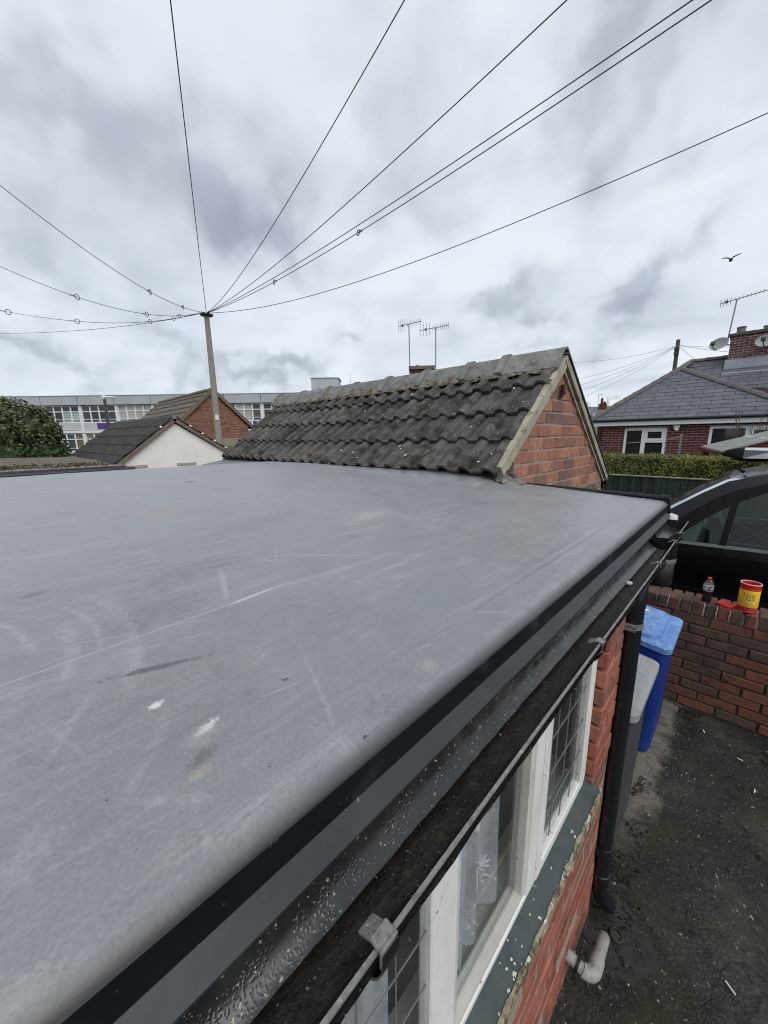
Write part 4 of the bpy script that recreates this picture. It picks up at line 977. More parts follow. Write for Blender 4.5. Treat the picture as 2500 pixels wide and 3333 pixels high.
mb = MB(); mb.prism([(wl_ + .1, WYg, G - .02), (wr_ - .14, WYg, G - .02), (wr_ - .14, WYg, zr + .02), (3.0, WYg, .40), (wl_ + .1, WYg, zl + .0)], ridge_dir * 4.6); mb.build('rendered_wall', 'white_render', wg, label='cream rendered gable wall')
for x0, x1 in ((1.86, 2.32), (2.95, 3.40)): box('vent_recess', 'render_grey', wg, x0, x1, WYg - .012, WYg + .01, -.62, -.555)
def ribbed_slope(parent, a0, dirv, down_v, courses, exp_, wid, mt_, rib=.20, amp=.048):
    nrm = dirv.cross(down_v).normalized()
    if nrm.z < 0: nrm = -nrm
    nr_ = int(wid / rib) + 1
    for c_ in range(courses):
        P = []; n = nr_ * 10 + 1; d0 = .0 + exp_ * c_; d1 = d0 + exp_ + .02
        for (dd, lf) in ((d0, 0), (d1, .028)):
            for i in range(n):
                s_ = wid * i / (n - 1); ph = (s_ / rib) % 1; z = amp * math.sqrt(max(0, 1 - ((ph - .5) / .27) ** 2))
                P.append(a0 + dirv * s_ + down_v * dd + nrm * (z + lf))
        for i in range(n):
            s_ = wid * i / (n - 1); ph = (s_ / rib) % 1; z = amp * math.sqrt(max(0, 1 - ((ph - .5) / .27) ** 2))
            P.append(a0 + dirv * s_ + down_v * d1 + nrm * (z + .028 - .022))
        F = [(i, i + 1, n + i + 1, n + i) for i in range(n - 1)] + [(n + i, n + i + 1, 2 * n + i + 1, 2 * n + i) for i in range(n - 1)]
        MB().add(P, F).build('tile_course', mt_, parent, smooth=50)
dl = Vector((-1, 0, -.80)).normalized(); dr = Vector((1, 0, -.66)).normalized()
ribbed_slope(wg, ap + Vector((-.02, -.06, .02)), ridge_dir, dl, 6, .345, 4.7, 'dark_tile')
ribbed_slope(wg, ap + Vector((.02, -.06, .02)), ridge_dir, dr, 5, .345, 4.7, 'dark_tile')
nlw = Vector((-.80, 0, 1)).normalized(); nrw = Vector((.66, 0, 1)).normalized()
for (dv, nn, ln) in ((dl, nlw, 2.05), (dr, nrw, 1.75)):
    a = ap + Vector((0, -.075, .02)); b_ = a + dv * ln
    MB().prism([a, b_, b_ - nn * .075, a - nn * .075], (0, .07, 0)).build('verge', 'verge_brown', wg)
    for k in range(1, 5):
        if dv is dl and k > 1: continue
        q = a + dv * (.33 * k + .05); MB().obox(q + nn * .03, (0, 1, 0), dv, nn, .025, .022, .016).build('verge_clip', 'white_render', wg)
for k in range(11):
    c0 = ap + ridge_dir * (.43 * k - .07) + Vector((0, 0, .03)); sec = [(-.15, -.085), (-.11, .0), (-.05, .045), (0, .055), (.05, .045), (.11, .0), (.15, -.085)]
    MB().prism([c0 + Vector((x, 0, z)) for x, z in sec], ridge_dir * .425).build('ridge_tile', 'dark_tile', wg)
MB().lathe([(.001, 0), (.05, 0), (.055, -.01), (.03, -.012)], ap + Vector((0, -.085, .045)), 14, axis=(0, -1, 0)).build('ridge_cap', 'ridge_concrete', wg)

# ================================================================== BRICK OUTBUILDING BEHIND IT
mat('brown_tile', [(.085, .068, .048), (.12, .098, .072), (.15, .125, .095)], rough=.9, scale=5, bump=.003, bscale=40, rnd=.08, specks=[((.06, .05, .03), 6, .56, .7, .6)])
ob = thing('brick_outbuilding', (7.15, 22, G), 'brown tiled orange brick outbuilding behind the cream gable', 'building')
ax_, az_, oy = 7.15, 2.27, 18.0
le, re_ = (4.6, -.10), (8.98, .60)
mb = MB(); mb.prism([(le[0] + .15, oy, G - .02), (8.75, oy, G - .02), (8.75, oy, .62), (ax_, oy, 2.14), (le[0] + .15, oy, -.05)], (0, 8, 0)); obw = mb.build('gable_wall', 'mortar', ob)
brick_wall(obw, (0, oy, 0), (1, 0, 0), (0, -1, 0), 5.6, 8.75, .05, 2.2, 'outbuilding_brick', course=.075, blen=.225, depth=.03, proud=.006, seed=31,
           clip=[((ax_, 2.14), (le[0] + .15, -.05)), ((8.75, .62), (ax_, 2.14))])
for (dv, e_) in ((-1, le), (1, re_)):
    dvv = Vector((e_[0] - ax_, 0, e_[1] - az_)); LL = dvv.length; dvv.normalize(); nn = Vector((-dvv.z, 0, dvv.x)) * (1 if dv > 0 else -1)
    ncs = 9 if dv < 0 else 7
    for c_ in range(ncs):
        a = Vector((ax_, oy - .08, az_)) + dvv * (LL * c_ / ncs); b_ = a + dvv * (LL / ncs + .04) + nn * .035
        MB().prism([a - nn * .03, b_ - nn * .035, b_, a], (0, 8.1, 0)).build('tile_course', 'brown_tile', ob)
    a = Vector((ax_, oy - .12, az_)); b_ = a + dvv * LL
    MB().prism([a + nn * .05, b_ + nn * .05, b_ - nn * .10, a - nn * .10], (0, .05, 0)).build('barge_board', 'verge_brown', ob)
for k in range(18): MB().prism([(ax_ + x, oy - .1 + .45 * k, az_ + z + .03) for x, z in ((-.16, -.11), (-.08, .0), (0, .03), (.08, 0), (.16, -.11))], (0, .44, 0)).build('ridge_tile', 'brown_tile', ob)
mb = MB(); mb.box(8.9, 9.05, oy - .15, 26, .50, .62); mb.build('gutter', 'grey_trim', ob)
box('lintel', 'white_render', ob, 6.2, 7.4, oy - .02, oy + .02, -.42, -.30)
mat('grass', [(.05, .075, .015), (.09, .12, .03)], rough=1, scale=6, bump=.01)
gv = MB(); gv.box(5.6, 9.6, 15.9, 17.6, G - .02, -.30, ch=.1); gv.build('grass_bank', 'grass', kind='structure', label='bright green grass bank beside the brick outbuilding')

# ================================================================== UTILITY POLE AND OVERHEAD WIRES
mat('pole_wood', [(.21, .195, .165), (.30, .28, .245), (.25, .235, .2)], rough=.9, scale=5, stretch=(6, 6, .6), bump=.004, bscale=16)
mat('dark_metal', [(.03, .03, .032), (.06, .06, .062)], rough=.5, scale=8, spec=.5)
mat('wire_black', [(.015, .015, .017), (.03, .03, .032)], rough=.6, scale=5)
mat('sign_white', [(.70, .70, .68), (.8, .8, .78)], rough=.6, scale=5)
PT = Vector((.374, .928, .279)) * 17.7; PX, PY = PT.x, PT.y
pole = thing('utility_pole', (PX, PY, G), 'tall pale grey wooden pole fanning out overhead wires', 'utility pole')
MB().tube([(PX, PY, G - .05), (PX, PY, 0), (PX, PY, 2.5), (PX, PY, PT.z - .03)], [.155, .14, .118, .098], 14).build('shaft', 'pole_wood', pole, smooth=60)
mb = MB(); mb.lathe([(.10, -.02), (.24, 0), (.24, .05), (.05, .06)], (PX, PY, PT.z - .03), 14); mb.build('ring_head', 'dark_metal', pole, smooth=40)
for k in range(8):
    a = k * math.pi / 4; MB().tube([(PX + .2 * math.cos(a), PY + .2 * math.sin(a), PT.z), (PX + .27 * math.cos(a), PY + .27 * math.sin(a), PT.z + .03)], .018, 6).build('hook', 'dark_metal', pole)
MB().obox((PX - .05, PY - .13, .92), (1, 0, 0), (0, 1, 0), (0, 0, 1), .07, .012, .10).build('pole_plate', 'sign_white', pole)
wire_ends = [  # photo pixels on each wire: where it leaves the frame, one point to fix its sag, spiral rings on it, height above the camera where it leaves
    ((555, 0), (633, 603), [(664, 946), (669, 986)], 3.4, 'thick wire running almost straight up the picture from the pole'),
    ((1297, 0), (942, 648), [], 3.4, 'wire climbing steeply right from the pole head'),
    ((1819, 0), (1250, 554), [], 3.4, 'single wire rising to the right above the paired wires'),
    ((2226, 0), (1250, 680), [], 3.3, 'upper wire of the close pair rising right'),
    ((2276, 0), (1250, 706), [(897, 925), (1166, 761)], 3.3, 'lower wire of the close pair with two spiral rings'),
    ((2500, 329), (1250, 889), [], 3.4, 'lowest wire sweeping to the right edge'),
    ((0, 584), (300, 830), [(477, 974), (586, 1030)], 3.6, 'steepest wire running to the left edge'),
    ((0, 850), (250, 967), [(250, 967), (477, 1040), (586, 1049)], 3.6, 'second wire to the left edge with three spiral rings'),
    ((0, 1000), (251, 1047), [(28, 1007), (251, 1047), (491, 1063), (568, 1057)], 3.6, 'third wire to the left edge with four spiral rings'),
    ((0, 1081), (226, 1079), [], 3.8, 'lowest nearly level wire to the left edge')]
def wire_geom(P0, e_px, m_px, ze):
    d = pix_dir(*e_px); E = d * (ze / d.z); E = E + (E - P0) * .06
    dm = pix_dir(*m_px)
    # plan position where the vertical plane of the wire meets the bearing of the middle pixel
    A2, B2 = Vector((P0.x, P0.y)), Vector((E.x - P0.x, E.y - P0.y)); D2 = Vector((dm.x, dm.y))
    det = B2.x * -D2.y + D2.x * B2.y
    t_ = ((-A2.x) * -D2.y + D2.x * (-A2.y)) / det; s_ = (B2.x * (-A2.y) - B2.y * (-A2.x)) / det
    zm = dm.z * s_; lin = P0.z + (E.z - P0.z) * t_
    sg = (lin - zm) / (4 * t_ * (1 - t_)) if 0.02 < t_ < .98 else .2
    return E, sg
def wire_pt(P0, E, sg, t_): p = P0.lerp(E, t_); return Vector((p.x, p.y, p.z - 4 * sg * t_ * (1 - t_)))
for (e_px, m_px, rings, ze, lab) in wire_ends:
    P0 = PT + Vector((0, 0, .02)); E, sg = wire_geom(P0, e_px, m_px, ze)
    P0b = P0 + Vector((E.x - P0.x, E.y - P0.y, 0)).normalized() * .25
    th = thing('overhead_wire', tuple(P0b), lab, 'wire', 'overhead wires fanning from the tall pole')
    wp_ = [wire_pt(P0b, E, sg, k / 60) for k in range(61)]; tl = (wp_[-1] - wp_[-2]).normalized(); wp_ += [wp_[-1] + tl * (1.2 * k) for k in range(1, 7)]      # on to the houses behind
    MB().tube(wp_, [.0095 - .0048 * min(60, k) / 60 for k in range(67)], 6).build('cable', 'wire_black', th, smooth=180)
    for (x, y) in rings:
        best = min(range(400), key=lambda k: (lambda q: (q.dot(right) / q.dot(fwd) * f_px + W_px / 2 - x) ** 2 + (q.dot(down) / q.dot(fwd) * f_px + H_px / 2 - y) ** 2)(wire_pt(P0b, E, sg, k / 400)))
        c0 = wire_pt(P0b, E, sg, best / 400); tg = (wire_pt(P0b, E, sg, min(1, best / 400 + .01)) - c0).normalized()
        vd = c0.normalized(); rad = c0.length * 6.0 / f_px
        rad = min(.065, max(.03, rad)); a1 = tg; a2 = Vector((0, 0, 1)); a2 = (a2 - a1 * a2.dot(a1)).normalized()
        MB().tube([c0 + (a1 * math.cos(2 * math.pi * k / 14) + a2 * math.sin(2 * math.pi * k / 14)) * rad for k in range(14)], .009, 5, closed=True).build('spiral_ring', 'wire_black', th, smooth=180)
        MB().tube([c0 + tg * (rad * (1.0 + .35 * q)) + a2 * (.016 if q % 2 else -.016) for q in range(7)], .007, 5).build('spiral_tail', 'wire_black', th)
# ================================================================== SCHOOL BLOCK
FW = Vector((.70711, .70711, 0)); RT = Vector((.70711, -.70711, 0)); UP = Vector((0, 0, 1)); SF = 42.0
mat('school_panel', [(.36, .375, .39), (.43, .445, .46)], rough=.5, scale=.6, rnd=.03)
mat('school_white', [(.66, .67, .66), (.76, .765, .76)], rough=.6, scale=1.5)
mat('school_spandrel', [(.42, .44, .46), (.54, .555, .57)], rough=.7, scale=1.2, specks=[((.32, .33, .33), 3, .55, .7, .5)])
mat('school_dark', [(.02, .02, .021), (.045, .045, .045)], rough=.9, scale=1)
mat('pane_dark', [(.018, .02, .02), (.05, .052, .05)], rough=.12, scale=.7, rnd=.5, spec=.6)
mat('pane_blind', [(.34, .33, .29), (.45, .44, .40)], rough=.5, scale=9, stretch=(4, 4, .1), rnd=.12, spec=.5)
mat('pane_green', [(.30, .37, .35), (.38, .44, .42)], rough=.3, scale=1, rnd=.1, spec=.5)
mat('pane_tan', [(.14, .11, .06), (.20, .16, .09)], rough=.3, scale=1, rnd=.2, spec=.5)
mat('purple', [(.085, .03, .20), (.10, .035, .23)], rough=.5, scale=1)
mat('letter_white', [(.8, .8, .82)], rough=.5)
sch = thing('school_block', tuple(FW * SF + RT * -20 + Vector((0, 0, G))), 'long two storey school block with white framed windows and grey fascia', 'school')
def sb(r0, r1, d0, d1, z0, z1, ch=0):      # box on the facade: along r, depth in front of the facade (negative = out), heights
    c_ = FW * (SF + (d0 + d1) / 2) + RT * ((r0 + r1) / 2) + UP * ((z0 + z1) / 2)
    return MB().obox(c_, RT, FW, UP, abs(r1 - r0) / 2, abs(d1 - d0) / 2, abs(z1 - z0) / 2, ch)
R0, BAY, NB = -32.6 - 3.95 * 4, 3.95, 12
sb(R0, R0 + BAY * NB, .25, 10, G - .1, 4.6).build('body', 'school_dark', sch)
prg = random.Random(2)
for b_ in range(NB):
    ra, rb_ = R0 + b_ * BAY, R0 + (b_ + 1) * BAY
    sb(ra + .03, rb_ - .03, -.25, .05, 3.86, 4.80).build('fascia_panel', 'school_panel', sch)
    sb(ra, rb_, -.30, .05, 4.80, 4.86).build('roof_trim', 'school_spandrel', sch)
    sb(ra + .03, rb_ - .03, .0, .2, 1.22, 1.96).build('spandrel_panel', 'school_spandrel', sch)
    sb(ra + .03, rb_ - .03, -.12, .2, .90, 1.18).build('white_band', 'school_white', sch)
    sb(ra + .03, rb_ - .03, .0, .2, G, -1.12).build('plinth_panel', 'school_white', sch)
    sb(ra - .14, ra + .14, -.06, .2, G, 3.84).build('column', 'school_white', sch)
    kind_b = {3: 'green', 4: 'dark', 5: 'blind', 7: 'dark', 8: 'mix'}.get(b_, 'dark')
    for (zb, zt, lower) in ((1.97, 3.80, False), (-1.10, .86, True)):
        fr = MB(); tr = zt - .62
        def fb(*a): fr.f += []; q = sb(*a); fr.add(q.v, q.f)
        fb(ra + .14, rb_ - .14, .02, .16, zb, zb + .10); fb(ra + .14, rb_ - .14, .021, .16, zt - .08, zt)
        xs_ = [ra + .14 + (BAY - .28) * k / 4 for k in range(5)]
        for x in xs_: fb(x - .07, x + .07, .0, .165, zb, zt)
        fb(ra + .14, rb_ - .14, .022, .15, tr - .05, tr + .05); fb(ra + .14, rb_ - .14, .023, .15, zb + .34, zb + .40)
        wo_ = fr.build('window', 'school_white', sch)
        for k in range(4):
            if lower: pm = prg.choice(('pane_tan', 'pane_tan', 'pane_dark', 'pane_green'))
            elif kind_b == 'green': pm = 'pane_green' if k in (2, 3) else 'pane_dark'
            elif kind_b == 'blind': pm = 'pane_blind'
            elif kind_b == 'mix': pm = 'pane_blind' if k in (1, 2) else 'pane_dark'
            else: pm = 'pane_dark'
            for (p0, p1) in ((zb + .10, zb + .34), (zb + .40, tr - .05), (tr + .05, zt - .08)):
                if pm == 'pane_green' and p0 > tr: pm = 'pane_dark'
                sb(xs_[k] + .07, xs_[k + 1] - .07, .09, .12, p0, p1).build('pane', pm, wo_)
# two purple signs on the spandrel, the second lettered
sg1 = sb(-31.0, -28.2, -.06, .0, 1.32, 1.93).build('purple_sign', 'purple', at=tuple(FW * SF + RT * -28.6 + Vector((0, 0, 1.3))), label='plain purple sign panel on the school wall behind the lamp post', cat='sign')
sg2 = thing('purple_sign', tuple(FW * SF + RT * -12.5 + Vector((0, 0, 1.3))), 'purple school sign with white capital letters half hidden by the tiled roof', 'sign')
sb(-13.95, -9.0, -.06, .0, 1.20, 1.93).build('sign_board', 'purple', sg2)
def stroke(*bx): sb(*bx).build('letter_stroke', 'letter_white', sg2)
stroke(-14.05, -13.93, -.075, -.061, 1.2, 1.95)
for (r_, ch_) in ((-13.50, 'U'), (-12.62, 'T')):
    if ch_ == 'U':
        stroke(r_, r_ + .14, -.075, -.061, 1.42, 1.90); stroke(r_ + .46, r_ + .60, -.075, -.061, 1.42, 1.90); stroke(r_ + .06, r_ + .54, -.0755, -.061, 1.30, 1.43)
    else:
        stroke(r_, r_ + .62, -.075, -.061, 1.78, 1.90); stroke(r_ + .24, r_ + .38, -.0755, -.061, 1.30, 1.78)
# roof tank room and mast
mat('tank_panel', [(.40, .43, .46), (.47, .50, .53)], rough=.6, scale=1.2)
tk = thing('roof_plant_room', tuple(FW * 44 + RT * -6.2 + Vector((0, 0, 4.6))), 'pale grey box shaped plant room on the school roof', 'plant room')
def sb2(F0, r0, r1, d1, z0, z1): return MB().obox(FW * (F0 + d1 / 2) + RT * ((r0 + r1) / 2) + UP * ((z0 + z1) / 2), RT, FW, UP, (r1 - r0) / 2, d1 / 2, (z1 - z0) / 2)
sb2(44, -7.7, -4.65, 3, 4.55, 6.65).build('cladding', 'tank_panel', tk)
mb = MB(); c_ = FW * 45.5 + RT * -6.17; mb.add([c_ + RT * a + FW * b_ + UP * 6.65 for a, b_ in ((-1.65, -1.6), (1.65, -1.6), (1.65, 1.6), (-1.65, 1.6))] + [c_ + UP * 7.0], [(0, 1, 4), (1, 2, 4), (2, 3, 4), (3, 0, 4), (0, 3, 2, 1)]); mb.build('roof_cap', 'school_panel', tk)
for r_ in (-6.7, -6.15, -5.6): sb2(43.97, r_ - .02, r_ + .02, .03, 4.7, 6.4).build('door_edge', 'school_panel', tk)
for r_ in (-7.0, -5.8, -4.6, -3.4): MB().tube([FW * 43 + RT * r_ + UP * 4.6, FW * 43 + RT * r_ + UP * 5.35], .02, 6).build('rail_post', 'dark_metal', tk)
MB().tube([FW * 43 + RT * -7.0 + UP * 5.35, FW * 43 + RT * -2.5 + UP * 5.35], .02, 6).build('handrail', 'dark_metal', tk)
ms = thing('roof_mast', tuple(FW * 43 + RT * -3.2 + Vector((0, 0, 4.6))), 'thin white aerial mast on the school roof beside the plant room', 'mast')
MB().tube([FW * 43 + RT * -3.2 + UP * 4.6, FW * 43 + RT * -3.2 + UP * 6.9], .045, 6).build('mast_tube', 'school_white', ms)
MB().tube([FW * 43 + RT * -3.2 + UP * 5.2, FW * 43 + RT * -3.9 + UP * 4.7], .025, 6).build('mast_stay', 'school_white', ms)
# street lamp before the school
lp = Vector((.1675, .986, 0)) * 33
sl_ = thing('street_lamp', (lp.x, lp.y, G), 'dark street lamp post with pale head before the school', 'street lamp')
MB().tube([(lp.x, lp.y, G), (lp.x, lp.y, 1), (lp.x, lp.y, 2.85)], [.11, .10, .085], 10).build('post', 'dark_metal', sl_)
MB().obox(Vector((lp.x, lp.y, 2.98)) + RT * .25, RT, FW, UP, .42, .12, .06, .03).build('lamp_head', 'school_white', sl_)
MB().lathe([(.09, -.05), (.10, .12), (.04, .22)], (lp.x, lp.y, 2.90), 10).build('photocell', 'school_white', sl_)
mat('verge_green', [(.05, .07, .02), (.08, .10, .03)], rough=1, scale=2)

# ================================================================== LEAFY TREE (left)
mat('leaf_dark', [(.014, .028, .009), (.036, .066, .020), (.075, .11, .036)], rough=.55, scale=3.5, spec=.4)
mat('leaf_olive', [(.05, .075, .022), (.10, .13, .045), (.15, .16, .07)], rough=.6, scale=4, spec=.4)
mat('bark', [(.05, .04, .03), (.11, .09, .065)], rough=.95, scale=8, bump=.01)
def leaf_cloud(mb, blobs, n, size, rg, shell=.55, up=.35):
    for i in range(n):
        c0, r = blobs[rg.randrange(len(blobs))]
        dv = Vector((rg.gauss(0, 1), rg.gauss(0, 1), rg.gauss(0, 1))).normalized(); rad = r * (shell + (1.06 - shell) * rg.random() ** .7)
        p = Vector(c0) + Vector((dv.x * rad, dv.y * rad, dv.z * rad * .9))
        nn = (dv + Vector((rg.gauss(0, .6), rg.gauss(0, .6), rg.gauss(up, .5)))).normalized(); a = nn.cross(Vector((rg.gauss(0, 1), rg.gauss(0, 1), rg.gauss(0, 1)))).normalized(); b_ = nn.cross(a)
        s_ = size * rg.uniform(.6, 1.35)
        mb.add([p - a * s_ * .5, p - b_ * s_ * .32 + nn * s_ * .08, p + a * s_ * .55, p + b_ * s_ * .32 + nn * s_ * .08], [(0, 1, 2), (0, 2, 3)])
rg = random.Random(12)
tr_ = thing('leafy_tree', (.35, 13.2, G), 'dense dark green leafy tree at the left edge beyond the mossy roof', 'tree')
MB().tube([(.35, 13.2, G), (.38, 13.2, -1.2), (.33, 13.15, -.3), (.3, 13.2, .5)], [.17, .14, .11, .05], 9).build('trunk', 'bark', tr_, smooth=60)
for k in range(5):
    a = k * 1.3; MB().tube([(.35, 13.2, -.9 + .15 * k), (.35 + .4 * math.cos(a), 13.2 + .4 * math.sin(a), -.4 + .18 * k), (.35 + .85 * math.cos(a), 13.2 + .8 * math.sin(a), -.05 + .10 * k)], [.06, .04, .015], 6).build('limb', 'bark', tr_, smooth=60)
bl = [((.10, 13.0, .15), .62), ((.55, 13.0, .30), .62), ((.30, 13.1, .60), .52), ((.82, 13.0, .0), .42), ((.75, 12.9, -.30), .55), ((.15, 12.9, -.35), .60), ((-.55, 13.1, .2), .60), ((-.6, 13, -.3), .6), ((.98, 13, -.32), .32), ((.15, 13.1, .80), .26), ((.78, 13.05, .62), .26), ((-.35, 13.0, .55), .45), ((.5, 12.9, -.6), .5), ((.92, 13, .30), .24)]
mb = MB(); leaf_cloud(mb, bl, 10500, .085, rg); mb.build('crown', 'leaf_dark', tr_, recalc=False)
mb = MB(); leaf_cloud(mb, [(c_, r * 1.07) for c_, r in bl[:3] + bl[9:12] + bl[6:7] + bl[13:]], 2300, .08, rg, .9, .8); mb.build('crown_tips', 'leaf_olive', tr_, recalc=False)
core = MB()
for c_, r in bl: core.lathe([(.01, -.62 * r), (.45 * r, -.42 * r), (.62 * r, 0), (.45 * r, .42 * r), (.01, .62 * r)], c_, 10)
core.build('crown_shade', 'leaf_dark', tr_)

# ================================================================== HOUSE BEHIND THE GARAGE (only its chimney shows)
nb = thing('hidden_bungalow', (13.0, 10.5, G), 'bungalow hidden behind the garage roof, only its mossy brick chimney showing', 'house')
bd = Vector((.78, .625, 0)).normalized(); bp = Vector((bd.y, -bd.x, 0)); bc = bd * 15.2
def hb(f0, f1, r0, r1, z0, z1): return MB().obox(bd * ((f0 + f1) / 2) + bp * ((r0 + r1) / 2) + UP * ((z0 + z1) / 2), bp, bd, UP, (r1 - r0) / 2, (f1 - f0) / 2, (z1 - z0) / 2)
hb(12.5, 18.5, -2.6, 2.8, G, .2).build('wall', 'bungalow_brick', nb)
mb = MB(); a = [bd * 12.2 + bp * -2.9 + UP * .2, bd * 12.2 + bp * 3.1 + UP * .2, bd * 18.8 + bp * 3.1 + UP * .2, bd * 18.8 + bp * -2.9 + UP * .2, bd * 15.4 + bp * -1.2 + UP * 1.75, bd * 15.4 + bp * 1.4 + UP * 1.75]
mb.add(a, [(0, 1, 5, 4), (1, 2, 5), (2, 3, 4, 5), (3, 0, 4), (0, 3, 2, 1)]); mb.build('roof', 'dark_tile', nb)
ch_core = hb(14.9, 15.6, -.43, .43, 1.2, 2.50).build('chimney', 'dark_mortar', nb)
brick_wall(ch_core, tuple(bd * 14.9), tuple(bp), tuple(-bd), -.435, .435, 1.70, 2.50, 'chimney_brick', course=.075, blen=.225, depth=.03, proud=.008, seed=41)
hb(14.82, 15.68, -.50, .48, 2.50, 2.62).build('chimney_cap', 'moss_mortar', nb)
MB().lathe([(.07, 0), (.07, .10), (.055, .10), (.055, .02)], bd * 15.2 + bp * -.17 + UP * 2.60, 10).build('chimney_pot', 'ridge_concrete', nb)
mat('galv', [(.17, .175, .18), (.28, .285, .29)], rough=.45, scale=10, metal=.5)
def aerial(base, top, boom_dir, boom_b, boom_f, n_el, label, refl=True, el=.11, vert=True, grp='tv aerials'):
    base, top, bdv = Vector(base), Vector(top), Vector(boom_dir).normalized()
    th = thing('tv_aerial', tuple(base), label, 'aerial', grp)
    MB().tube([base, top], .02, 8).build('mast', 'galv', th)
    MB().tube([top - bdv * boom_b, top + bdv * boom_f], .013, 6).build('boom', 'galv', th)
    ev = UP if vert else bdv.cross(UP)
    for k in range(n_el):
        q = top + bdv * (-boom_b * .25 + (boom_f + boom_b * .25) * (k + .6) / n_el)
        MB().tube([q - ev * el, q + ev * el], .007, 5).build('director', 'galv', th)
    if refl:
        for k in range(4):
            q = top - bdv * (boom_b * (.38 + .2 * k)); MB().tube([q - ev * el * 2.0, q + ev * el * 2.0], .009, 5).build('reflector_rod', 'galv', th)
        q = top - bdv * boom_b * .62; MB().obox(q, bdv, UP, bdv.cross(UP), .03, .035, .03).build('dipole_box', 'dark_metal', th)
    return th
aerial(bd * 15.0 + bp * -.45 + UP * 2.0, bd * 15.0 + bp * -.50 + UP * 4.14, bp * 1 + bd * -.35 + UP * .08, .42, .50, 8, 'left thin tv aerial on the chimney behind the tiled garage ridge')
aerial(bd * 14.9 + bp * .52 + UP * 1.9, bd * 14.9 + bp * .50 + UP * 3.95, bp * 1 + bd * -.30 + UP * .06, .62, .50, 9, 'right thin tv aerial on the chimney behind the tiled garage ridge')

# ================================================================== BUNGALOW (right)
mat('slate', [(.085, .090, .102), (.110, .115, .127), (.128, .131, .141)], rough=.6, scale=4, bump=.002, bscale=50, rnd=.10, spec=.4, specks=[((.075, .078, .086), 12, .58, .7, .4)])
mat('hip_tile', [(.09, .087, .080), (.135, .13, .12)], rough=.9, scale=7, bump=.004, bscale=40, rnd=.10)
mat('upvc', [(.74, .75, .75), (.80, .81, .81)], rough=.35, scale=2, spec=.5)
mat('pane_room', [(.012, .014, .015), (.03, .032, .033)], rough=.04, scale=1.2, spec=.7)
mat('lead_pale', [(.30, .32, .345), (.40, .42, .44)], rough=.6, scale=5)
bun = thing('bungalow', (15.5, 1.4, G), 'dark red brick bungalow with grey slate hipped roof at the right', 'house')
BX = 14.0; WL = 3.75; WR = -4.0; ET = .30
w1 = (1.87, 2.95, -1.0, .155); w2 = (-.75, .90, -.9, .165)
mb = MB(); mb.box(BX + .012, BX + 5, -.95, WL - .012, G - .02, ET); mb.box(BX + 1.6, BX + 7, WR, 0, G - .02, ET); mb.box(BX + 1.2, BX + 7, -1, 3.4, G - .02, ET)
bw = mb.build('wall', 'pale_mortar', bun)
brick_wall(bw, (BX, 0, 0), (0, -1, 0), (-1, 0, 0), -WL, .98, -.78, ET, 'bungalow_brick', course=.075, blen=.225, mortar=.014, depth=.03, proud=-.002, seed=51,
           holes=[(-w1[1], -w1[0], w1[2], w1[3]), (-w2[1], -w2[0], w2[2], w2[3])])
def upvc_window(y0, y1, z0, z1, mull, trans):
    fr = MB(); d0, d1 = BX - .02, BX + .05; t_ = .065
    fr.box(d0, d1, y0, y1, z0, z0 + t_, ch=.006); fr.box(d0, d1, y0, y1, z1 - t_, z1, ch=.006); fr.box(d0 + .001, d1, y0, y0 + t_, z0 + t_, z1 - t_); fr.box(d0 + .001, d1, y1 - t_, y1, z0 + t_, z1 - t_)
    ym = y0 + (y1 - y0) * mull; fr.box(d0 - .002, d1, ym - .055, ym + .055, z0 + t_, z1 - t_)
    fo = fr.build('window', 'upvc', bun)
    # right-hand casement (towards -Y) with a top vent, left fixed light
    zt_ = z1 - (z1 - z0) * trans
    MB().box(d0 - .003, d1, y0 + t_, ym - .055, zt_ - .04, zt_ + .04).build('transom', 'upvc', fo)
    vent = MB(); v0, v1, vz0, vz1 = y0 + t_, ym - .055, zt_ + .04, z1 - t_
    for bx_ in ((v0, v1, vz0, vz0 + .045), (v0, v1, vz1 - .045, vz1)): vent.box(d0 - .012, d0 + .02, *bx_)
    for bx_ in ((v0, v0 + .045, vz0 + .045, vz1 - .045), (v1 - .045, v1, vz0 + .045, vz1 - .045)): vent.box(d0 - .012, d0 + .02, *bx_)
    vent.build('top_vent', 'upvc', fo)
    for (p0, p1, q0, q1) in ((v0 + .045, v1 - .045, vz0 + .045, vz1 - .045), (y0 + t_, ym - .055, z0 + t_, zt_ - .04), (ym + .055, y1 - t_, z0 + t_, z1 - t_)):
        box('pane', 'pane_room', fo, BX - .002, BX + .006, p0, p1, q0, q1)
    box('window_sill', 'upvc', fo, BX - .06, BX + .02, y0 - .03, y1 + .03, z0 - .05, z0)
upvc_window(w1[0], w1[1], w1[2], w1[3], .52, .34); upvc_window(w2[0], w2[1], w2[2], w2[3], .52, .34)
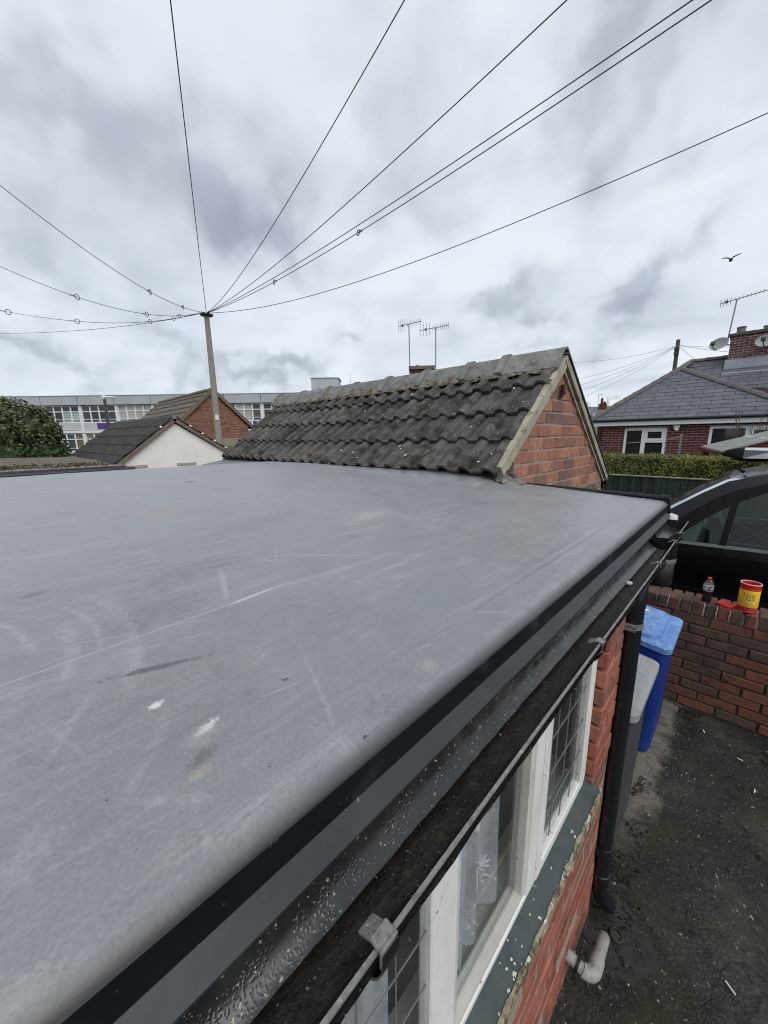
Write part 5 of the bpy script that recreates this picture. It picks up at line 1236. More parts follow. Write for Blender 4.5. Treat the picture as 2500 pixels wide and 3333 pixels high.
# hipped front wing
EXb, EZb = 13.78, .42; CL = Vector((EXb, 3.97, EZb)); CR = Vector((EXb, -1.05, EZb)); AP = Vector((15.8, 1.975, 2.05))
RS = Vector((17.5, 1.94, 2.46)); RT_ = Vector((17.5, -7.0, 2.46))
mb = MB(); BKL = Vector((18, 3.97, EZb)); BKR = Vector((18, -1.05, EZb)); AB = Vector((18.5, 1.975, 2.05))
mb.add([CL, CR, AP, BKL, BKR, AB], [(0, 1, 2), (0, 2, 5, 3), (1, 4, 5, 2), (0, 3, 4, 1)])
M0, M1, M2 = Vector((15.0, 3.6, .43)), Vector((15.0, -7, .43)), Vector((20, 3.6, .43))
mb.add([M0, M1, RS, RT_, M2, Vector((20, -7, .43))], [(0, 1, 3, 2), (0, 2, 4), (2, 3, 5, 4), (0, 4, 5, 1)])
rf = mb.build('roof', 'timber_dark', bun)
def slates(parent, base_o, across, upv, nrm, poly, gauge, wid, seed):
    """slates one by one on a sloping plane; poly in (across, up) coordinates, counter-clockwise"""
    rg_ = random.Random(seed); us = [p[0] for p in poly]; vs_ = [p[1] for p in poly]; r = 0; vv = min(vs_); rot = Matrix((across if across.cross(upv).dot(nrm) > 0 else -across, upv, nrm)).transposed().to_euler(); cnt = 0
    me = MB().box(-wid / 2 + .006, wid / 2 - .006, 0, gauge + .004, 0, .007).mesh('slate', 'slate')
    while vv < max(vs_):
        uu = min(us) - wid * (.5 if r % 2 else 0)
        while uu < max(us):
            pg = [(uu + .006, vv), (uu + wid - .006, vv), (uu + wid - .006, vv + gauge + .004), (uu + .006, vv + gauge + .004)]; q = pg; cut = False
            for i in range(len(poly)):
                q2 = clip_poly(q, poly[i], poly[(i + 1) % len(poly)])
                if len(q2) != len(q) or any(abs(a - b_) > 1e-6 for s1, s2 in zip(q, q2) for a, b_ in zip(s1, s2)): cut = True
                q = q2
                if len(q) < 3: break
            if len(q) >= 3:
                ar = abs(sum(q[i][0] * q[(i + 1) % len(q)][1] - q[(i + 1) % len(q)][0] * q[i][1] for i in range(len(q)))) / 2
                if ar > .004:
                    lift = .006 + rg_.uniform(0, .003)
                    if cut: MB().prism([base_o + across * a + upv * b_ + nrm * (lift + .012 * (1 - (b_ - vv) / gauge)) for a, b_ in q], -nrm * .007).build('slate', 'slate', parent)
                    else:
                        o_ = inst('slate', me, parent, base_o + across * (uu + wid / 2) + upv * vv + nrm * (lift + .004), rot); o_.rotation_euler.rotate_axis('X', -.045)
                    cnt += 1
            uu += wid
        vv += gauge; r += 1
    return cnt
acr = Vector((0, -1, 0))
upf = (AP - Vector((EXb, AP.y, EZb))).normalized(); nf = acr.cross(upf).normalized()
if nf.x > 0: nf = -nf
Lf = (AP - Vector((EXb, AP.y, EZb))).length
n_s = slates(rf, Vector((EXb, 3.97, EZb)), acr, upf, nf, [(0, 0), (5.02, 0), (3.97 - AP.y, Lf)], .185, .46, 61)
upm = (RS - Vector((15.0, RS.y, .43))).normalized(); nm = acr.cross(upm).normalized()
if nm.x > 0: nm = -nm
Lm = (RS - Vector((15.0, RS.y, .43))).length
n_s += slates(rf, Vector((15.0, 1.94, .43)), acr, upm, nm, [(0, Lm * .55), (3.4, Lm * .30), (3.4, Lm), (0, Lm)], .185, .46, 62)
def hip_caps(p0, p1, seg, rad, name='hip_tile'):
    p0, p1 = Vector(p0), Vector(p1); dv = (p1 - p0); n = max(1, round(dv.length / seg)); dv.normalize(); side = dv.cross(UP).normalized(); nn = side.cross(dv)
    ln = (p1 - p0).length / n; sec = [(-1, -.45), (-.6, .12), (0, .38), (.6, .12), (1, -.45)]
    me = MB().prism([(x * rad, 0, z * rad) for x, z in sec], (0, ln + .02, 0)).mesh(name, 'hip_tile')
    rot = Matrix((side, dv, nn)).transposed().to_euler()
    for k in range(n):
        o_ = inst(name, me, rf, p0 + dv * (ln * k) + nn * (.02 + .014), rot); o_.rotation_euler.rotate_axis('X', -.035)
hip_caps(CL - Vector((.02, -.02, 0)), AP, .34, .115); hip_caps(CR, AP, .34, .115); hip_caps(RS, RT_, .42, .12, 'ridge_tile'); hip_caps(AP, RS, .42, .10)
mb = MB(); mb.tube([(EXb - .045, 4.02, EZb - .01), (EXb - .045, -3.0, EZb - .01)], .042, 10); mb.build('gutter', 'black_plastic', bun, smooth=50)
box('fascia', 'upvc', bun, EXb, EXb + .03, -1.2, 3.98, .245, .40)
box('soffit', 'upvc', bun, EXb + .03, BX + .02, -1.2, 3.96, .285, .30)
mb = MB(); mb.box(BX - .12, BX - .03, 1.56, 1.72, .13, .24, ch=.02); mb.lathe([(.0, -.02), (.05, 0), (.06, .05), (.02, .09)], (BX - .11, 1.62, .12), 12, axis=(-1, .3, -.5)); mb.build('security_light', 'upvc', bun, smooth=50)
box('downpipe', 'black_plastic', bun, BX - .08, BX - .02, 3.62, 3.70, G, .3)
# chimney on the ridge
cb = MB().box(16.95, 18.1, -1.6, .92, 1.6, 3.02).build('chimney', 'pale_mortar', rf)
brick_wall(cb, (16.95, 0, 0), (0, -1, 0), (-1, 0, 0), -.92, 1.6, 2.26, 3.0, 'chimney_brick', course=.075, blen=.225, mortar=.014, depth=.03, proud=.004, seed=71)
brick_wall(cb, (17.5, .92, 0), (-1, 0, 0), (0, 1, 0), -.5, .55, 2.26, 3.0, 'chimney_brick', course=.075, blen=.225, mortar=.014, depth=.03, proud=.004, seed=72)
# the chimney head: two oversailing courses and lumpy flaunching
mat('flaunching', [(.07, .066, .052), (.13, .122, .095)], rough=.95, scale=12, bump=.02, bscale=14)
MB().box(16.90, 18.15, -1.65, .97, 3.0, 3.09, ch=.015).build('chimney_head', 'flaunching', bun); mb = MB()
mb.grid(24, 16, lambda a, b_: (16.9 + 1.25 * b_, .97 - 2.6 * a, 3.085 + .10 * math.sin(math.pi * min(1, max(0, b_))) * min(1, 8 * a) + .02 * mnoise.noise(Vector((a * 12, b_ * 6, 2))))); mb.build('flaunching', 'flaunching', bun, smooth=180)
for (y, hh) in ((.72, .17), (.10, .09)):
    MB().lathe([(.115, 0), (.11, hh), (.125, hh), (.125, hh + .03), (.085, hh + .03), (.085, .02)], (17.35, y, 3.13), 14).build('chimney_pot', 'ridge_concrete', bun, smooth=50)
MB().prism([(16.93, .98, 1.99), (16.925, .98, 2.30), (16.94, .98, 2.30), (16.95, .98, 2.0), (16.72, .98, 1.835), (16.72, .98, 1.855)], (0, -2.6, 0)).build('lead_flashing', 'lead_pale', bun)
# satellite dishes
def dish(c_, face, label, wallpt):
    c_ = Vector(c_); fv = Vector(face).normalized(); sd_ = fv.cross(UP).normalized(); uv = sd_.cross(fv)
    th = thing('satellite_dish', tuple(c_), label, 'satellite dish', 'satellite dishes on the bungalow chimney')
    mb = MB(); P = [c_ - fv * .05]; F = []; NA, NR = 24, 5
    for r in range(1, NR + 1):
        for k in range(NA):
            t_ = 2 * math.pi * k / NA; q = r / NR; P.append(c_ + sd_ * .27 * q * math.cos(t_) + uv * .20 * q * math.sin(t_) + fv * (-.05 + .055 * q * q))
    for k in range(NA): F.append((0, 1 + k, 1 + (k + 1) % NA))
    for r in range(NR - 1):
        for k in range(NA): F.append((1 + r * NA + k, 1 + (r + 1) * NA + k, 1 + (r + 1) * NA + (k + 1) % NA, 1 + r * NA + (k + 1) % NA))
    mb.add(P, F); mb.build('reflector', 'dish_grey', th, smooth=180, recalc=False)
    MB().tube([c_ - uv * .20 - fv * .01, c_ - uv * .26 + fv * .16, c_ - uv * .16 + fv * .30], .014, 6).build('feed_arm', 'dark_metal', th)
    MB().obox(c_ - uv * .12 + fv * .31, sd_, uv, fv, .05, .05, .05, .01).build('receiver', 'dark_metal', th)
    MB().tube([c_ - fv * .05, c_ - fv * .12, Vector(wallpt)], .02, 6).build('wall_arm', 'dark_metal', th)
mat('dish_grey', [(.28, .295, .29), (.36, .375, .37)], rough=.5, scale=3)
dish((16.95, 1.20, 2.84), (-1, .42, .35), 'grey satellite dish standing clear on the left of the chimney', (17.2, .92, 2.8))
dish((16.70, .08, 2.72), (-1, .25, .35), 'grey satellite dish on the chimney face at the right edge', (16.95, .0, 2.7))
aerial((17.0, 1.0, 2.9), (17.05, .93, 4.14), (-.12, -1, .10), .40, 1.1, 13, 'long tv aerial on the bungalow chimney at the right edge', True, .055, True)
# steel clothes post, shed, twigs
cpst = thing('clothes_post', (12.6, 1.36, G), 'galvanised steel clothes post with a small crossbar before the bungalow', 'post')
box('shaft', 'galv', cpst, 12.58, 12.62, 1.33, 1.385, G, -.03); box('crossbar', 'galv', cpst, 12.59, 12.61, 1.25, 1.46, -.10, -.085)
MB().tube([(12.6, 1.33, -.1), (13.2, 2.0, -.22), (13.8, 2.9, -.3)], .006, 5).build('clothes_line', 'sign_white', at=(12.6, 1.36, -.1), label='white clothes line running from the steel post to the window', cat='line')
mat('red_timber', [(.085, .018, .016), (.12, .028, .022)], rough=.75, scale=6, stretch=(1, 1, 6), bump=.003)
mat('shed_felt', [(.20, .205, .195), (.27, .275, .265)], rough=.95, scale=4, bump=.004, bscale=60, specks=[((.34, .34, .32), 30, .62, .7, .5)])
sh = thing('garden_shed', (11.3, -.4, G), 'dark red timber shed with pale grey felt roof behind the hedge', 'shed')
r_a = [Vector((11.95, .97, -.322)), Vector((10.55, .215, -.405)), Vector((10.55, -1.7, .16)), Vector((11.95, -.20, .10))]
# low eave towards +Y, roof rising towards -Y
ea, eb = Vector((11.6, .86, -.315)), Vector((10.3, .42, -.375)); ra_, rb2 = Vector((11.6, -.55, .125)), Vector((10.3, -.95, .10))
mb = MB(); mb.add([ea, eb, rb2, ra_] + [p - UP * .03 for p in (ea, eb, rb2, ra_)], [(0, 1, 2, 3), (4, 7, 6, 5), (0, 4, 5, 1), (1, 5, 6, 2), (2, 6, 7, 3), (3, 7, 4, 0)]); mb.build('felt_roof', 'shed_felt', sh)
m1_, m2_ = ea.lerp(ra_, .5), eb.lerp(rb2, .5); MB().obox((m1_ + m2_) / 2 + UP * .003, (m1_ - m2_).normalized(), (ra_ - ea).normalized(), UP, (m1_ - m2_).length / 2, .008, .006).build('felt_lap', 'sign_white', sh)
mb = MB(); mb.add([ea - UP * .031, eb - UP * .031, eb - UP * .10, ea - UP * .10] + [p + Vector((.02, .03, 0)) for p in (ea - UP * .031, eb - UP * .031, eb - UP * .10, ea - UP * .10)], [(0, 1, 2, 3), (4, 7, 6, 5), (0, 4, 5, 1), (3, 2, 6, 7), (1, 5, 6, 2), (0, 3, 7, 4)]); mb.build('eaves_board', 'red_timber', sh)
mb = MB(); q = [eb - UP * .031 + Vector((.03, 0, 0)), rb2 - UP * .031 + Vector((.03, 0, 0)), rb2 + Vector((.03, 0, -.55)), eb + Vector((.03, 0, -.12))]; mb.prism(q, (.04, 0, 0)); mb.build('gable_boards', 'red_timber', sh)
for (x, y) in ((11.45, .74), (10.9, .55), (10.45, .38), (10.45, -.85), (11.45, -.5)): box('post', 'red_timber', sh, x - .06, x + .06, y - .06, y + .06, G, -.40 if y > 0 else .02)
tw = thing('bare_shrub', (12.9, -.1, G), 'bare twiggy shrub standing before the bungalow window', 'shrub')
rg = random.Random(6)
for k in range(26):
    a = rg.uniform(-.62, .62); bx_ = Vector((12.9 + rg.uniform(-.2, .2), -.05 + rg.uniform(-.25, .25), G)); hh = rg.uniform(2.2, 2.85)
    pts = [bx_, bx_ + Vector((.05, a * .3, hh * .45)), bx_ + Vector((.1 * rg.uniform(-1, 1), a * .75, hh * .78)), bx_ + Vector((.2 * rg.uniform(-1, 1), a * 1.0 + rg.uniform(-.08, .08), hh))]
    MB().tube(pts, [.016, .012, .008, .003], 5).build('twig', 'bark', tw)

# ================================================================== SECOND POLE AND ITS WIRES
p2 = Vector((.991, .1335, 0)) * 25
up2 = thing('utility_pole', (p2.x, p2.y, G), 'short dark wooden pole beyond the bungalow roof', 'utility pole')
mat('pole_dark', [(.06, .05, .045), (.12, .105, .095)], rough=.9, scale=5, stretch=(6, 6, .6), bump=.004)
MB().tube([(p2.x, p2.y, G), (p2.x, p2.y, 4.62)], [.12, .085], 10).build('shaft', 'pole_dark', up2, smooth=60)
for z in (4.15, 3.95): MB().obox((p2.x - .1, p2.y, z), (0, 1, 0), (1, 0, 0), UP, .10, .08, .07).build('junction_box', 'dark_metal', up2)
mat('wire_grey', [(.25, .255, .27)], rough=.7)
for i, (px, py, rr, lab) in enumerate(((1855, 1180, 22, 'topmost'), (1850, 1240, 20, 'second'), (1855, 1262, 19, 'third'), (1860, 1282, 18, 'fourth'), (1880, 1300, 18, 'lowest'))):
    dd = pix_dir(px, py); E = dd * (rr / math.hypot(dd.x, dd.y)); a = Vector((p2.x, p2.y, 4.35))
    MB().tube([wire_pt(a, E, .18, k / 20) for k in range(21)], .0075, 5).build('service_wire', 'wire_grey', at=tuple(a), smooth=180, label=lab + ' faint grey wire running left from the short dark pole', cat='wire', group='faint wires from the short dark pole')
for i, (px, py, rr, lab) in enumerate(((2420, 1128, 26, 'upper faint wire from the short dark pole towards the bungalow chimney'), (2330, 1215, 20, 'sloping wire from the short dark pole down to the bungalow roof'), (2440, 1150, 24, 'middle faint wire from the short dark pole towards the bungalow chimney'))):
    dd = pix_dir(px, py); E = dd * (rr / math.hypot(dd.x, dd.y)); a = Vector((p2.x, p2.y, 4.35))
    MB().tube([wire_pt(a, E, .05, k / 12) for k in range(13)], .009, 5).build('service_wire', 'wire_grey', at=tuple(a), smooth=180, label=lab, cat='wire', group='faint wires from the short dark pole')

# ================================================================== FAR HOUSES IN THE GAP
fh = thing('far_house', (43, 11.8, G), 'distant grey roofed house with red chimney in the gap beside the bungalow', 'house')
def far(b0, b1, dist, z0, z1, name, mt_, dep=4):
    a = Vector((1, b0, 0)).normalized() * dist; b_ = Vector((1, b1, 0)).normalized() * dist
    return MB().prism([a + UP * z0, b_ + UP * z0, b_ + UP * z1, a + UP * z1], Vector((dep, dep * .27, 0))).build(name, mt_, fh)
far(.315, .235, 45, G, 1.95, 'wall', 'render_grey')
a, b_ = Vector((1, .32, 0)).normalized() * 44, Vector((1, .235, 0)).normalized() * 44; bk = Vector((3.6, .9, 0))
MB().add([a + UP * 1.9, b_ + UP * 1.9, b_ + bk + UP * 2.92, a + bk + UP * 2.92, a + UP * 1.8, b_ + UP * 1.8], [(0, 1, 2, 3), (0, 4, 5, 1)]).build('roof', 'slate', fh)
fc = Vector((.968, .2530, 0)) * 46.5; MB().box(fc.x - .3, fc.x + .3, fc.y - .32, fc.y + .32, 2.6, 3.12).build('chimney', 'bungalow_brick', fh)
MB().lathe([(.14, 0), (.12, .5), (.05, .62)], (fc.x, fc.y + .1, 3.12), 8).build('chimney_pot', 'bungalow_brick', fh); MB().lathe([(.14, 0), (.12, .2)], (fc.x, fc.y - .18, 3.12), 8).build('chimney_pot', 'bungalow_brick', fh)
fp = Vector((.961, .278, 0)) * 44.2; box('soil_pipe', 'sign_white', fh, fp.x - .05, fp.x, fp.y - .05, fp.y + .05, 1.9, 2.4)
fq = Vector((.9645, .264, 0)) * 43; box('dormer', 'sign_white', fh, fq.x - .2, fq.x + .2, fq.y - .22, fq.y + .22, 1.55, 1.95)
for k, (bx_, hh, lab) in enumerate(((.2625, 4.05, 'single'), (.2435, 3.75, 'taller'), (.241, 3.55, 'lower'))):
    q = Vector((1, bx_ / .966, 0)).normalized() * 46.5
    aerial((q.x, q.y, 2.7), (q.x, q.y, hh), (0, -1, .02), .15, 1.1 if k else .4, 5 if k else 3, {'single': 'tiny far aerial standing left of the distant red chimney', 'taller': 'tiny far aerial, taller of the pair right of the distant chimney', 'lower': 'tiny far aerial, lower of the pair right of the distant chimney'}[lab], False, .08, True, 'tiny far tv aerials')
rg = random.Random(33); ft = thing('bare_tree', (62, 18.2, G), 'distant bare brown tree in the gap beside the garage gable', 'tree')
t0 = Vector((.9585, .2845, 0)) * 62
MB().tube([(t0.x, t0.y, G), (t0.x, t0.y, 2.6)], [.25, .12], 8).build('trunk', 'bark', ft)
mb = MB()
for k in range(60):
    a = rg.uniform(0, 6.28); el_ = rg.uniform(.2, 1.5); ln = rg.uniform(1.0, 1.75); bdir = Vector((math.cos(a) * math.cos(el_), math.sin(a) * math.cos(el_), math.sin(el_))); s0 = Vector((t0.x, t0.y, rg.uniform(2.0, 2.9)))
    mb.tube([s0, s0 + bdir * ln * .5 + UP * .1, s0 + bdir * ln], [.05, .03, .012], 4)
    for q in range(5):
        s1 = s0 + bdir * ln * rg.uniform(.4, 1); d2 = (bdir + Vector((rg.gauss(0, .6), rg.gauss(0, .6), rg.gauss(.2, .5)))).normalized(); mb.tube([s1, s1 + d2 * rg.uniform(.3, .6)], [.02, .008], 3)
mat('twig_brown', [(.14, .12, .10), (.2, .175, .15)], rough=1, scale=2)
mb.build('crown', 'twig_brown', ft)

# ================================================================== HEDGE AND GREEN FENCE
mat('fence_green', [(.010, .022, .017), (.018, .036, .027), (.026, .046, .036)], rough=.8, scale=4, stretch=(1, 1, .12), bump=.003, bscale=30, rnd=.18)
mat('fence_cap', [(.20, .17, .12), (.32, .28, .21)], rough=.9, scale=8)
FX = 9.0
fe = thing('garden_fence', (FX, .6, G), 'dark green vertical board fence below the hedge', 'fence')
bm_ = MB().box(-.011, .011, -.049, .049, 0, 1.34, ch=.004).mesh('board', 'fence_green')
rg = random.Random(14)
for k in range(44):
    y = 2.9 - .104 * k; inst('board', bm_, fe, (FX + (.012 if k % 2 else 0) + rg.uniform(-.002, .002), y, G + .0), (0, rg.uniform(-.004, .004), rg.uniform(-.03, .03)))
mb = MB(); mb.box(FX - .035, FX + .045, -1.75, 2.95, -.862, -.838, ch=.004); mb.build('capping_rail', 'fence_cap', fe)
for y in (2.6, .8, -1.0): box('post', 'fence_green', fe, FX + .04, FX + .13, y - .045, y + .045, G, -.86)
mat('hedge_leaf', [(.045, .058, .012), (.13, .14, .030), (.23, .215, .06)], rough=.7, scale=5, detail=7, spec=.3, lo=.32, hi=.68)
hg = thing('hedge', (9.75, .6, G), 'clipped yellow green hedge above the green fence', 'hedge')
MB().box(9.36, 10.1, -2.0, 3.2, G, -.52).build('hedge_core', 'leaf_dark', hg)
mb = MB(); rg = random.Random(15)
for i in range(15000):
    y = rg.uniform(-2.0, 3.2)
    if rg.random() < .72: p = Vector((9.30 + rg.uniform(-.03, .07), y, rg.uniform(-1.15, -.46)))
    else: p = Vector((rg.uniform(9.28, 10.15), y, -.475 + rg.gauss(0, .018)))
    p.z += .022 * mnoise.noise(Vector((y * 2.3, 0, 0))); p.x += .03 * mnoise.noise(Vector((y * 2, p.z * 3, 4)))
    nn = Vector((rg.gauss(-.6, .6), rg.gauss(0, .6), rg.gauss(.5, .5))).normalized(); a = nn.cross(Vector((rg.gauss(0, 1), rg.gauss(0, 1), rg.gauss(0, 1)))).normalized(); b_ = nn.cross(a); s_ = rg.uniform(.014, .034)
    mb.add([p - a * s_, p - b_ * s_ * .5, p + a * s_, p + b_ * s_ * .5], [(0, 1, 2, 3)])
mb.build('foliage', 'hedge_leaf', hg, recalc=False, kind='stuff')
# ================================================================== YARD WALL
yw = thing('yard_wall', (3.7, 0, G), 'weathered brown brick yard wall with brick on edge coping', 'wall')
mb = MB(); mb.box(3.606, 3.80, -2.4, 1.05, G - .03, -1.397); ywc = mb.build('wall_core', 'dark_mortar', yw)
brick_wall(ywc, (3.6, 0, 0), (0, -1, 0), (-1, 0, 0), -1.05, 1.2, G + .01, -1.398, 'yard_brick', course=.0792, blen=.236, mortar=.013, depth=.06, proud=.004, jit=.003, seed=81, off0=.07)
brick_wall(ywc, (3.6, 0, 0), (0, -1, 0), (-1, 0, 0), 1.2, 2.4, G + .01, -1.398, 'yard_brick', course=.0792, blen=.236, mortar=.013, depth=.06, proud=.004, jit=.003, seed=82, off0=.07)
cpm = [MB().box(-.108 + .003 * k, .108, -.0315, .0315 - .001 * k, -.052, .052, ch=.006).mesh('coping_brick', 'yard_brick') for k in range(3)]
rg = random.Random(23)
for k in range(46):
    y = 1.02 - .0735 * k
    inst('coping_brick', cpm[k % 3], yw, (3.703 + rg.uniform(-.006, .006), y, -1.343 + rg.uniform(-.004, .004)), (rg.uniform(-.03, .03), rg.uniform(-.02, .02), rg.uniform(-.025, .025)))
box('coping_bed', 'mortar', yw, 3.612, 3.795, -2.36, 1.05, -1.40, -1.312)
# mortar squeezed between a few copings
for k in (5, 9, 12, 13, 14): 
    y = 1.02 - .0735 * k - .0367; mb = MB(); mb.tube([(3.60, y, -1.385), (3.598, y + .003, -1.35), (3.60, y - .002, -1.31), (3.63, y, -1.288)], [.003, .006, .005, .003], 6); mb.build('mortar_smear', 'mortar', yw)

mat('wet_moss', [(.006, .006, .004), (.016, .018, .007), (.035, .036, .014)], rough=.95, scale=30, bump=.004)
mb = MB(); rg = random.Random(44)
for i in range(5200):
    if i % 3: x, y = 3.58 - abs(rg.gauss(0, .16)), rg.uniform(-.9, .5)
    elif i % 2: x, y = rg.uniform(1.3, 2.6), .25 - abs(rg.gauss(0, .05))
    else: x, y = rg.gauss(2.6, .5), rg.gauss(-.35, .35)
    if mnoise.noise(Vector((x * 4.5, y * 4.5, 9))) < .02 or y > .255 or x > 3.59: continue
    r = rg.uniform(.004, .013); p = [(x + rg.uniform(-1, 1) * r, y + rg.uniform(-1, 1) * r, G + .004 + rg.uniform(-.3, .8) * r) for _ in range(4)]
    mb.add(p, [(0, 1, 2), (0, 2, 3), (0, 3, 1), (1, 3, 2)])
mb.build('ground_moss', 'wet_moss', kind='stuff', label='dark wet moss and dirt gathered along the wall foot and over the yard')

# cola bottle
def lathe_obj(name, mt_, prof, c_, parent, n=24, sm=40, **k): return MB().lathe(prof, c_, n, caps=False).build(name, mt_, parent, smooth=sm, **k)
glassmat('clear_plastic', (.86, .88, .89), .05, .10, 1.35, (.5, .52, .53))
mat('cola', [(.010, .004, .003), (.018, .007, .005)], rough=.08, scale=20, spec=.6)
mat('red_plastic', [(.50, .012, .014), (.58, .02, .02)], rough=.4, scale=30, spec=.5)
mat('label_black', [(.012, .012, .013)], rough=.45)
mat('label_silver', [(.42, .42, .43), (.55, .55, .55)], rough=.4, scale=30)
bt = thing('cola_bottle', (3.665, .098, -1.288), 'small plastic cola bottle with red cap, half full, on the wall', 'bottle')
z0 = -1.289; c_ = (3.665, .098, z0)
lathe_obj('bottle_body', 'clear_plastic', [(.0275, .084), (.028, .085), (.031, .10), (.031, .135), (.029, .15), (.021, .168), (.0125, .178), (.012, .186)], c_, bt)
lathe_obj('cola_fill', 'cola', [(.001, .003), (.022, .0), (.029, .006), (.030, .03), (.0265, .06), (.028, .084), (.001, .0845)], c_, bt)
lathe_obj('label', 'label_silver', [(.0295, .092), (.0316, .10), (.0316, .134), (.0305, .140)], c_, bt)
lathe_obj('cap', 'red_plastic', [(.001, .196), (.0125, .196), (.0138, .193), (.0138, .181), (.0125, .180)], c_, bt)
def cyl_patch(c_, r, a0, a1, za, zb, n=8):
    A_ = [(c_[0] + r * math.cos(a0 + (a1 - a0) * k / n), c_[1] + r * math.sin(a0 + (a1 - a0) * k / n), c_[2] + za) for k in range(n + 1)]; B_ = [(p[0], p[1], c_[2] + zb) for p in A_]
    return MB().rows(A_, B_)
PI = math.pi
cyl_patch(c_, .0319, PI + .05, PI + 1.1, .099, .133).build('label_print', 'label_black', bt)
for (a0, a1, za, zb) in ((PI + .2, PI + .38, .118, .124), (PI + .62, PI + .95, .110, .121), (PI + .3, PI + .6, .105, .109)): cyl_patch(c_, .0321, a0, a1, za, zb, 3).build('label_mark', 'sign_white', bt)
# red lid and the gravy tub
ld = thing('tub_lid', (3.66, -.018, -1.288), 'red plastic screw lid lying flat on the wall between bottle and tub', 'lid')
lathe_obj('lid_top', 'red_plastic', [(.001, .018), (.048, .018), (.052, .021), (.055, .018), (.055, .003), (.053, .0)], (3.66, -.018, -1.290), ld, 32)
lathe_obj('lid_ring', 'red_plastic', [(.001, .0185), (.030, .0188), (.031, .0205), (.034, .0188)], (3.66, -.018, -1.290), ld, 32)
mat('tub_yellow', [(.80, .50, .018), (.86, .56, .03)], rough=.4, scale=20, spec=.5)
mat('tub_print', [(.36, .30, .02), (.42, .35, .03)], rough=.5, scale=60)
mat('tub_red_print', [(.62, .10, .03), (.70, .2, .04)], rough=.5, scale=60)
tb = thing('gravy_tub', (3.66, -.128, -1.288), 'tall open yellow and red plastic catering tub standing on the wall', 'tub')
tcn = (3.66, -.128, -1.290)
lathe_obj('base_ring', 'red_plastic', [(.001, .002), (.052, 0), (.056, .004), (.056, .014), (.054, .017), (.056, .020), (.056, .031), (.050, .036)], tcn, tb, 36)
lathe_obj('dark_band', 'label_black', [(.052, .034), (.055, .037), (.055, .043)], tcn, tb, 36)
lathe_obj('yellow_sleeve', 'tub_yellow', [(.055, .042), (.0562, .045), (.0562, .168), (.055, .172)], tcn, tb, 36)
lathe_obj('neck', 'red_plastic', [(.055, .170), (.0575, .174), (.0575, .184), (.056, .187), (.0575, .190), (.0575, .199), (.0585, .203), (.0585, .212), (.053, .2135), (.052, .205), (.050, .06), (.001, .058)], tcn, tb, 36)
MB().tube([(tcn[0] + .0560 * math.cos(2 * PI * k / 36), tcn[1] + .0560 * math.sin(2 * PI * k / 36), tcn[2] + .2145) for k in range(36)], .0026, 6, closed=True).build('pale_rim', 'sign_white', tb, smooth=180)
def tp(a0, a1, za, zb, mt_, r=.0566, nm='label_print'): cyl_patch(tcn, r, PI + a0, PI + a1, za, zb, 8).build(nm, mt_, tb)
tp(-.62, -.42, .132, .150, 'tub_red_print')
for k in range(6): tp(-.30, .16, .138 - .0085 * k, .1435 - .0085 * k, 'tub_print'); tp(.26, .60, .140 - .0085 * k, .1455 - .0085 * k, 'tub_print')
tp(-.10, .24, .083, .112, 'sign_white', .0568, 'label_picture'); tp(-.07, .05, .086, .100, 'tub_red_print', .0570); tp(.06, .18, .092, .108, 'label_black', .0570); tp(.0, .10, .102, .108, 'label_black', .0570)
for a0 in (-.30, -.12, .12): tp(a0, a0 + .10, .060, .068, 'tub_print')
tp(.50, .62, .075, .092, 'sign_white'); tp(-.5, .55, .050, .0535, 'tub_print')

# ================================================================== WHEELIE BINS
def rring(cx, cy_, hx, hy, r, z, n=5):
    pts = []
    for (sx, sy, a0) in ((1, 1, 0), (-1, 1, PI / 2), (-1, -1, PI), (1, -1, 1.5 * PI)):
        for k in range(n + 1):
            a = a0 + PI / 2 * k / n; pts.append((cx + sx * (hx - r) + r * math.cos(a), cy_ + sy * (hy - r) + r * math.sin(a), z(cx + sx * hx, cy_ + sy * hy) if callable(z) else z))
    return pts
def loft(mb, rings, cap0=True, cap1=True):
    n = len(rings[0]); P = [p for r in rings for p in r]; F = []
    for i in range(len(rings) - 1): F += [(i * n + k, i * n + (k + 1) % n, (i + 1) * n + (k + 1) % n, (i + 1) * n + k) for k in range(n)]
    if cap0: F.append(tuple(range(n))[::-1])
    if cap1: F.append(tuple(range((len(rings) - 1) * n, len(rings) * n)))
    return mb.add(P, F)
mat('bin_blue_body', [(.004, .022, .15), (.007, .034, .21), (.010, .045, .25)], rough=.45, scale=5, stretch=(1, 1, .25), spec=.4, bump=.0006, bscale=60, specks=[((.10, .11, .12), 22, .62, .74, .35)])
mat('bin_blue_lid', [(.06, .16, .42), (.12, .25, .54), (.19, .34, .60)], rough=.55, scale=7, spec=.4, bump=.001, bscale=40, specks=[((.44, .50, .56), 60, .54, .68, .45), ((.34, .42, .52), 14, .55, .70, .5), ((.10, .11, .10), 9, .58, .72, .45)])
mat('bin_grey_body', [(.045, .046, .047), (.07, .071, .072)], rough=.55, scale=6, spec=.4, bump=.0006, specks=[((.13, .125, .11), 18, .60, .74, .4)])
mat('bin_grey_lid', [(.23, .235, .24), (.31, .315, .32), (.27, .27, .265)], rough=.6, scale=7, spec=.3, bump=.001, bscale=50, specks=[((.14, .14, .13), 30, .60, .72, .5)])
mat('bird_lime', [(.66, .65, .58), (.78, .77, .70)], rough=.9, scale=60)
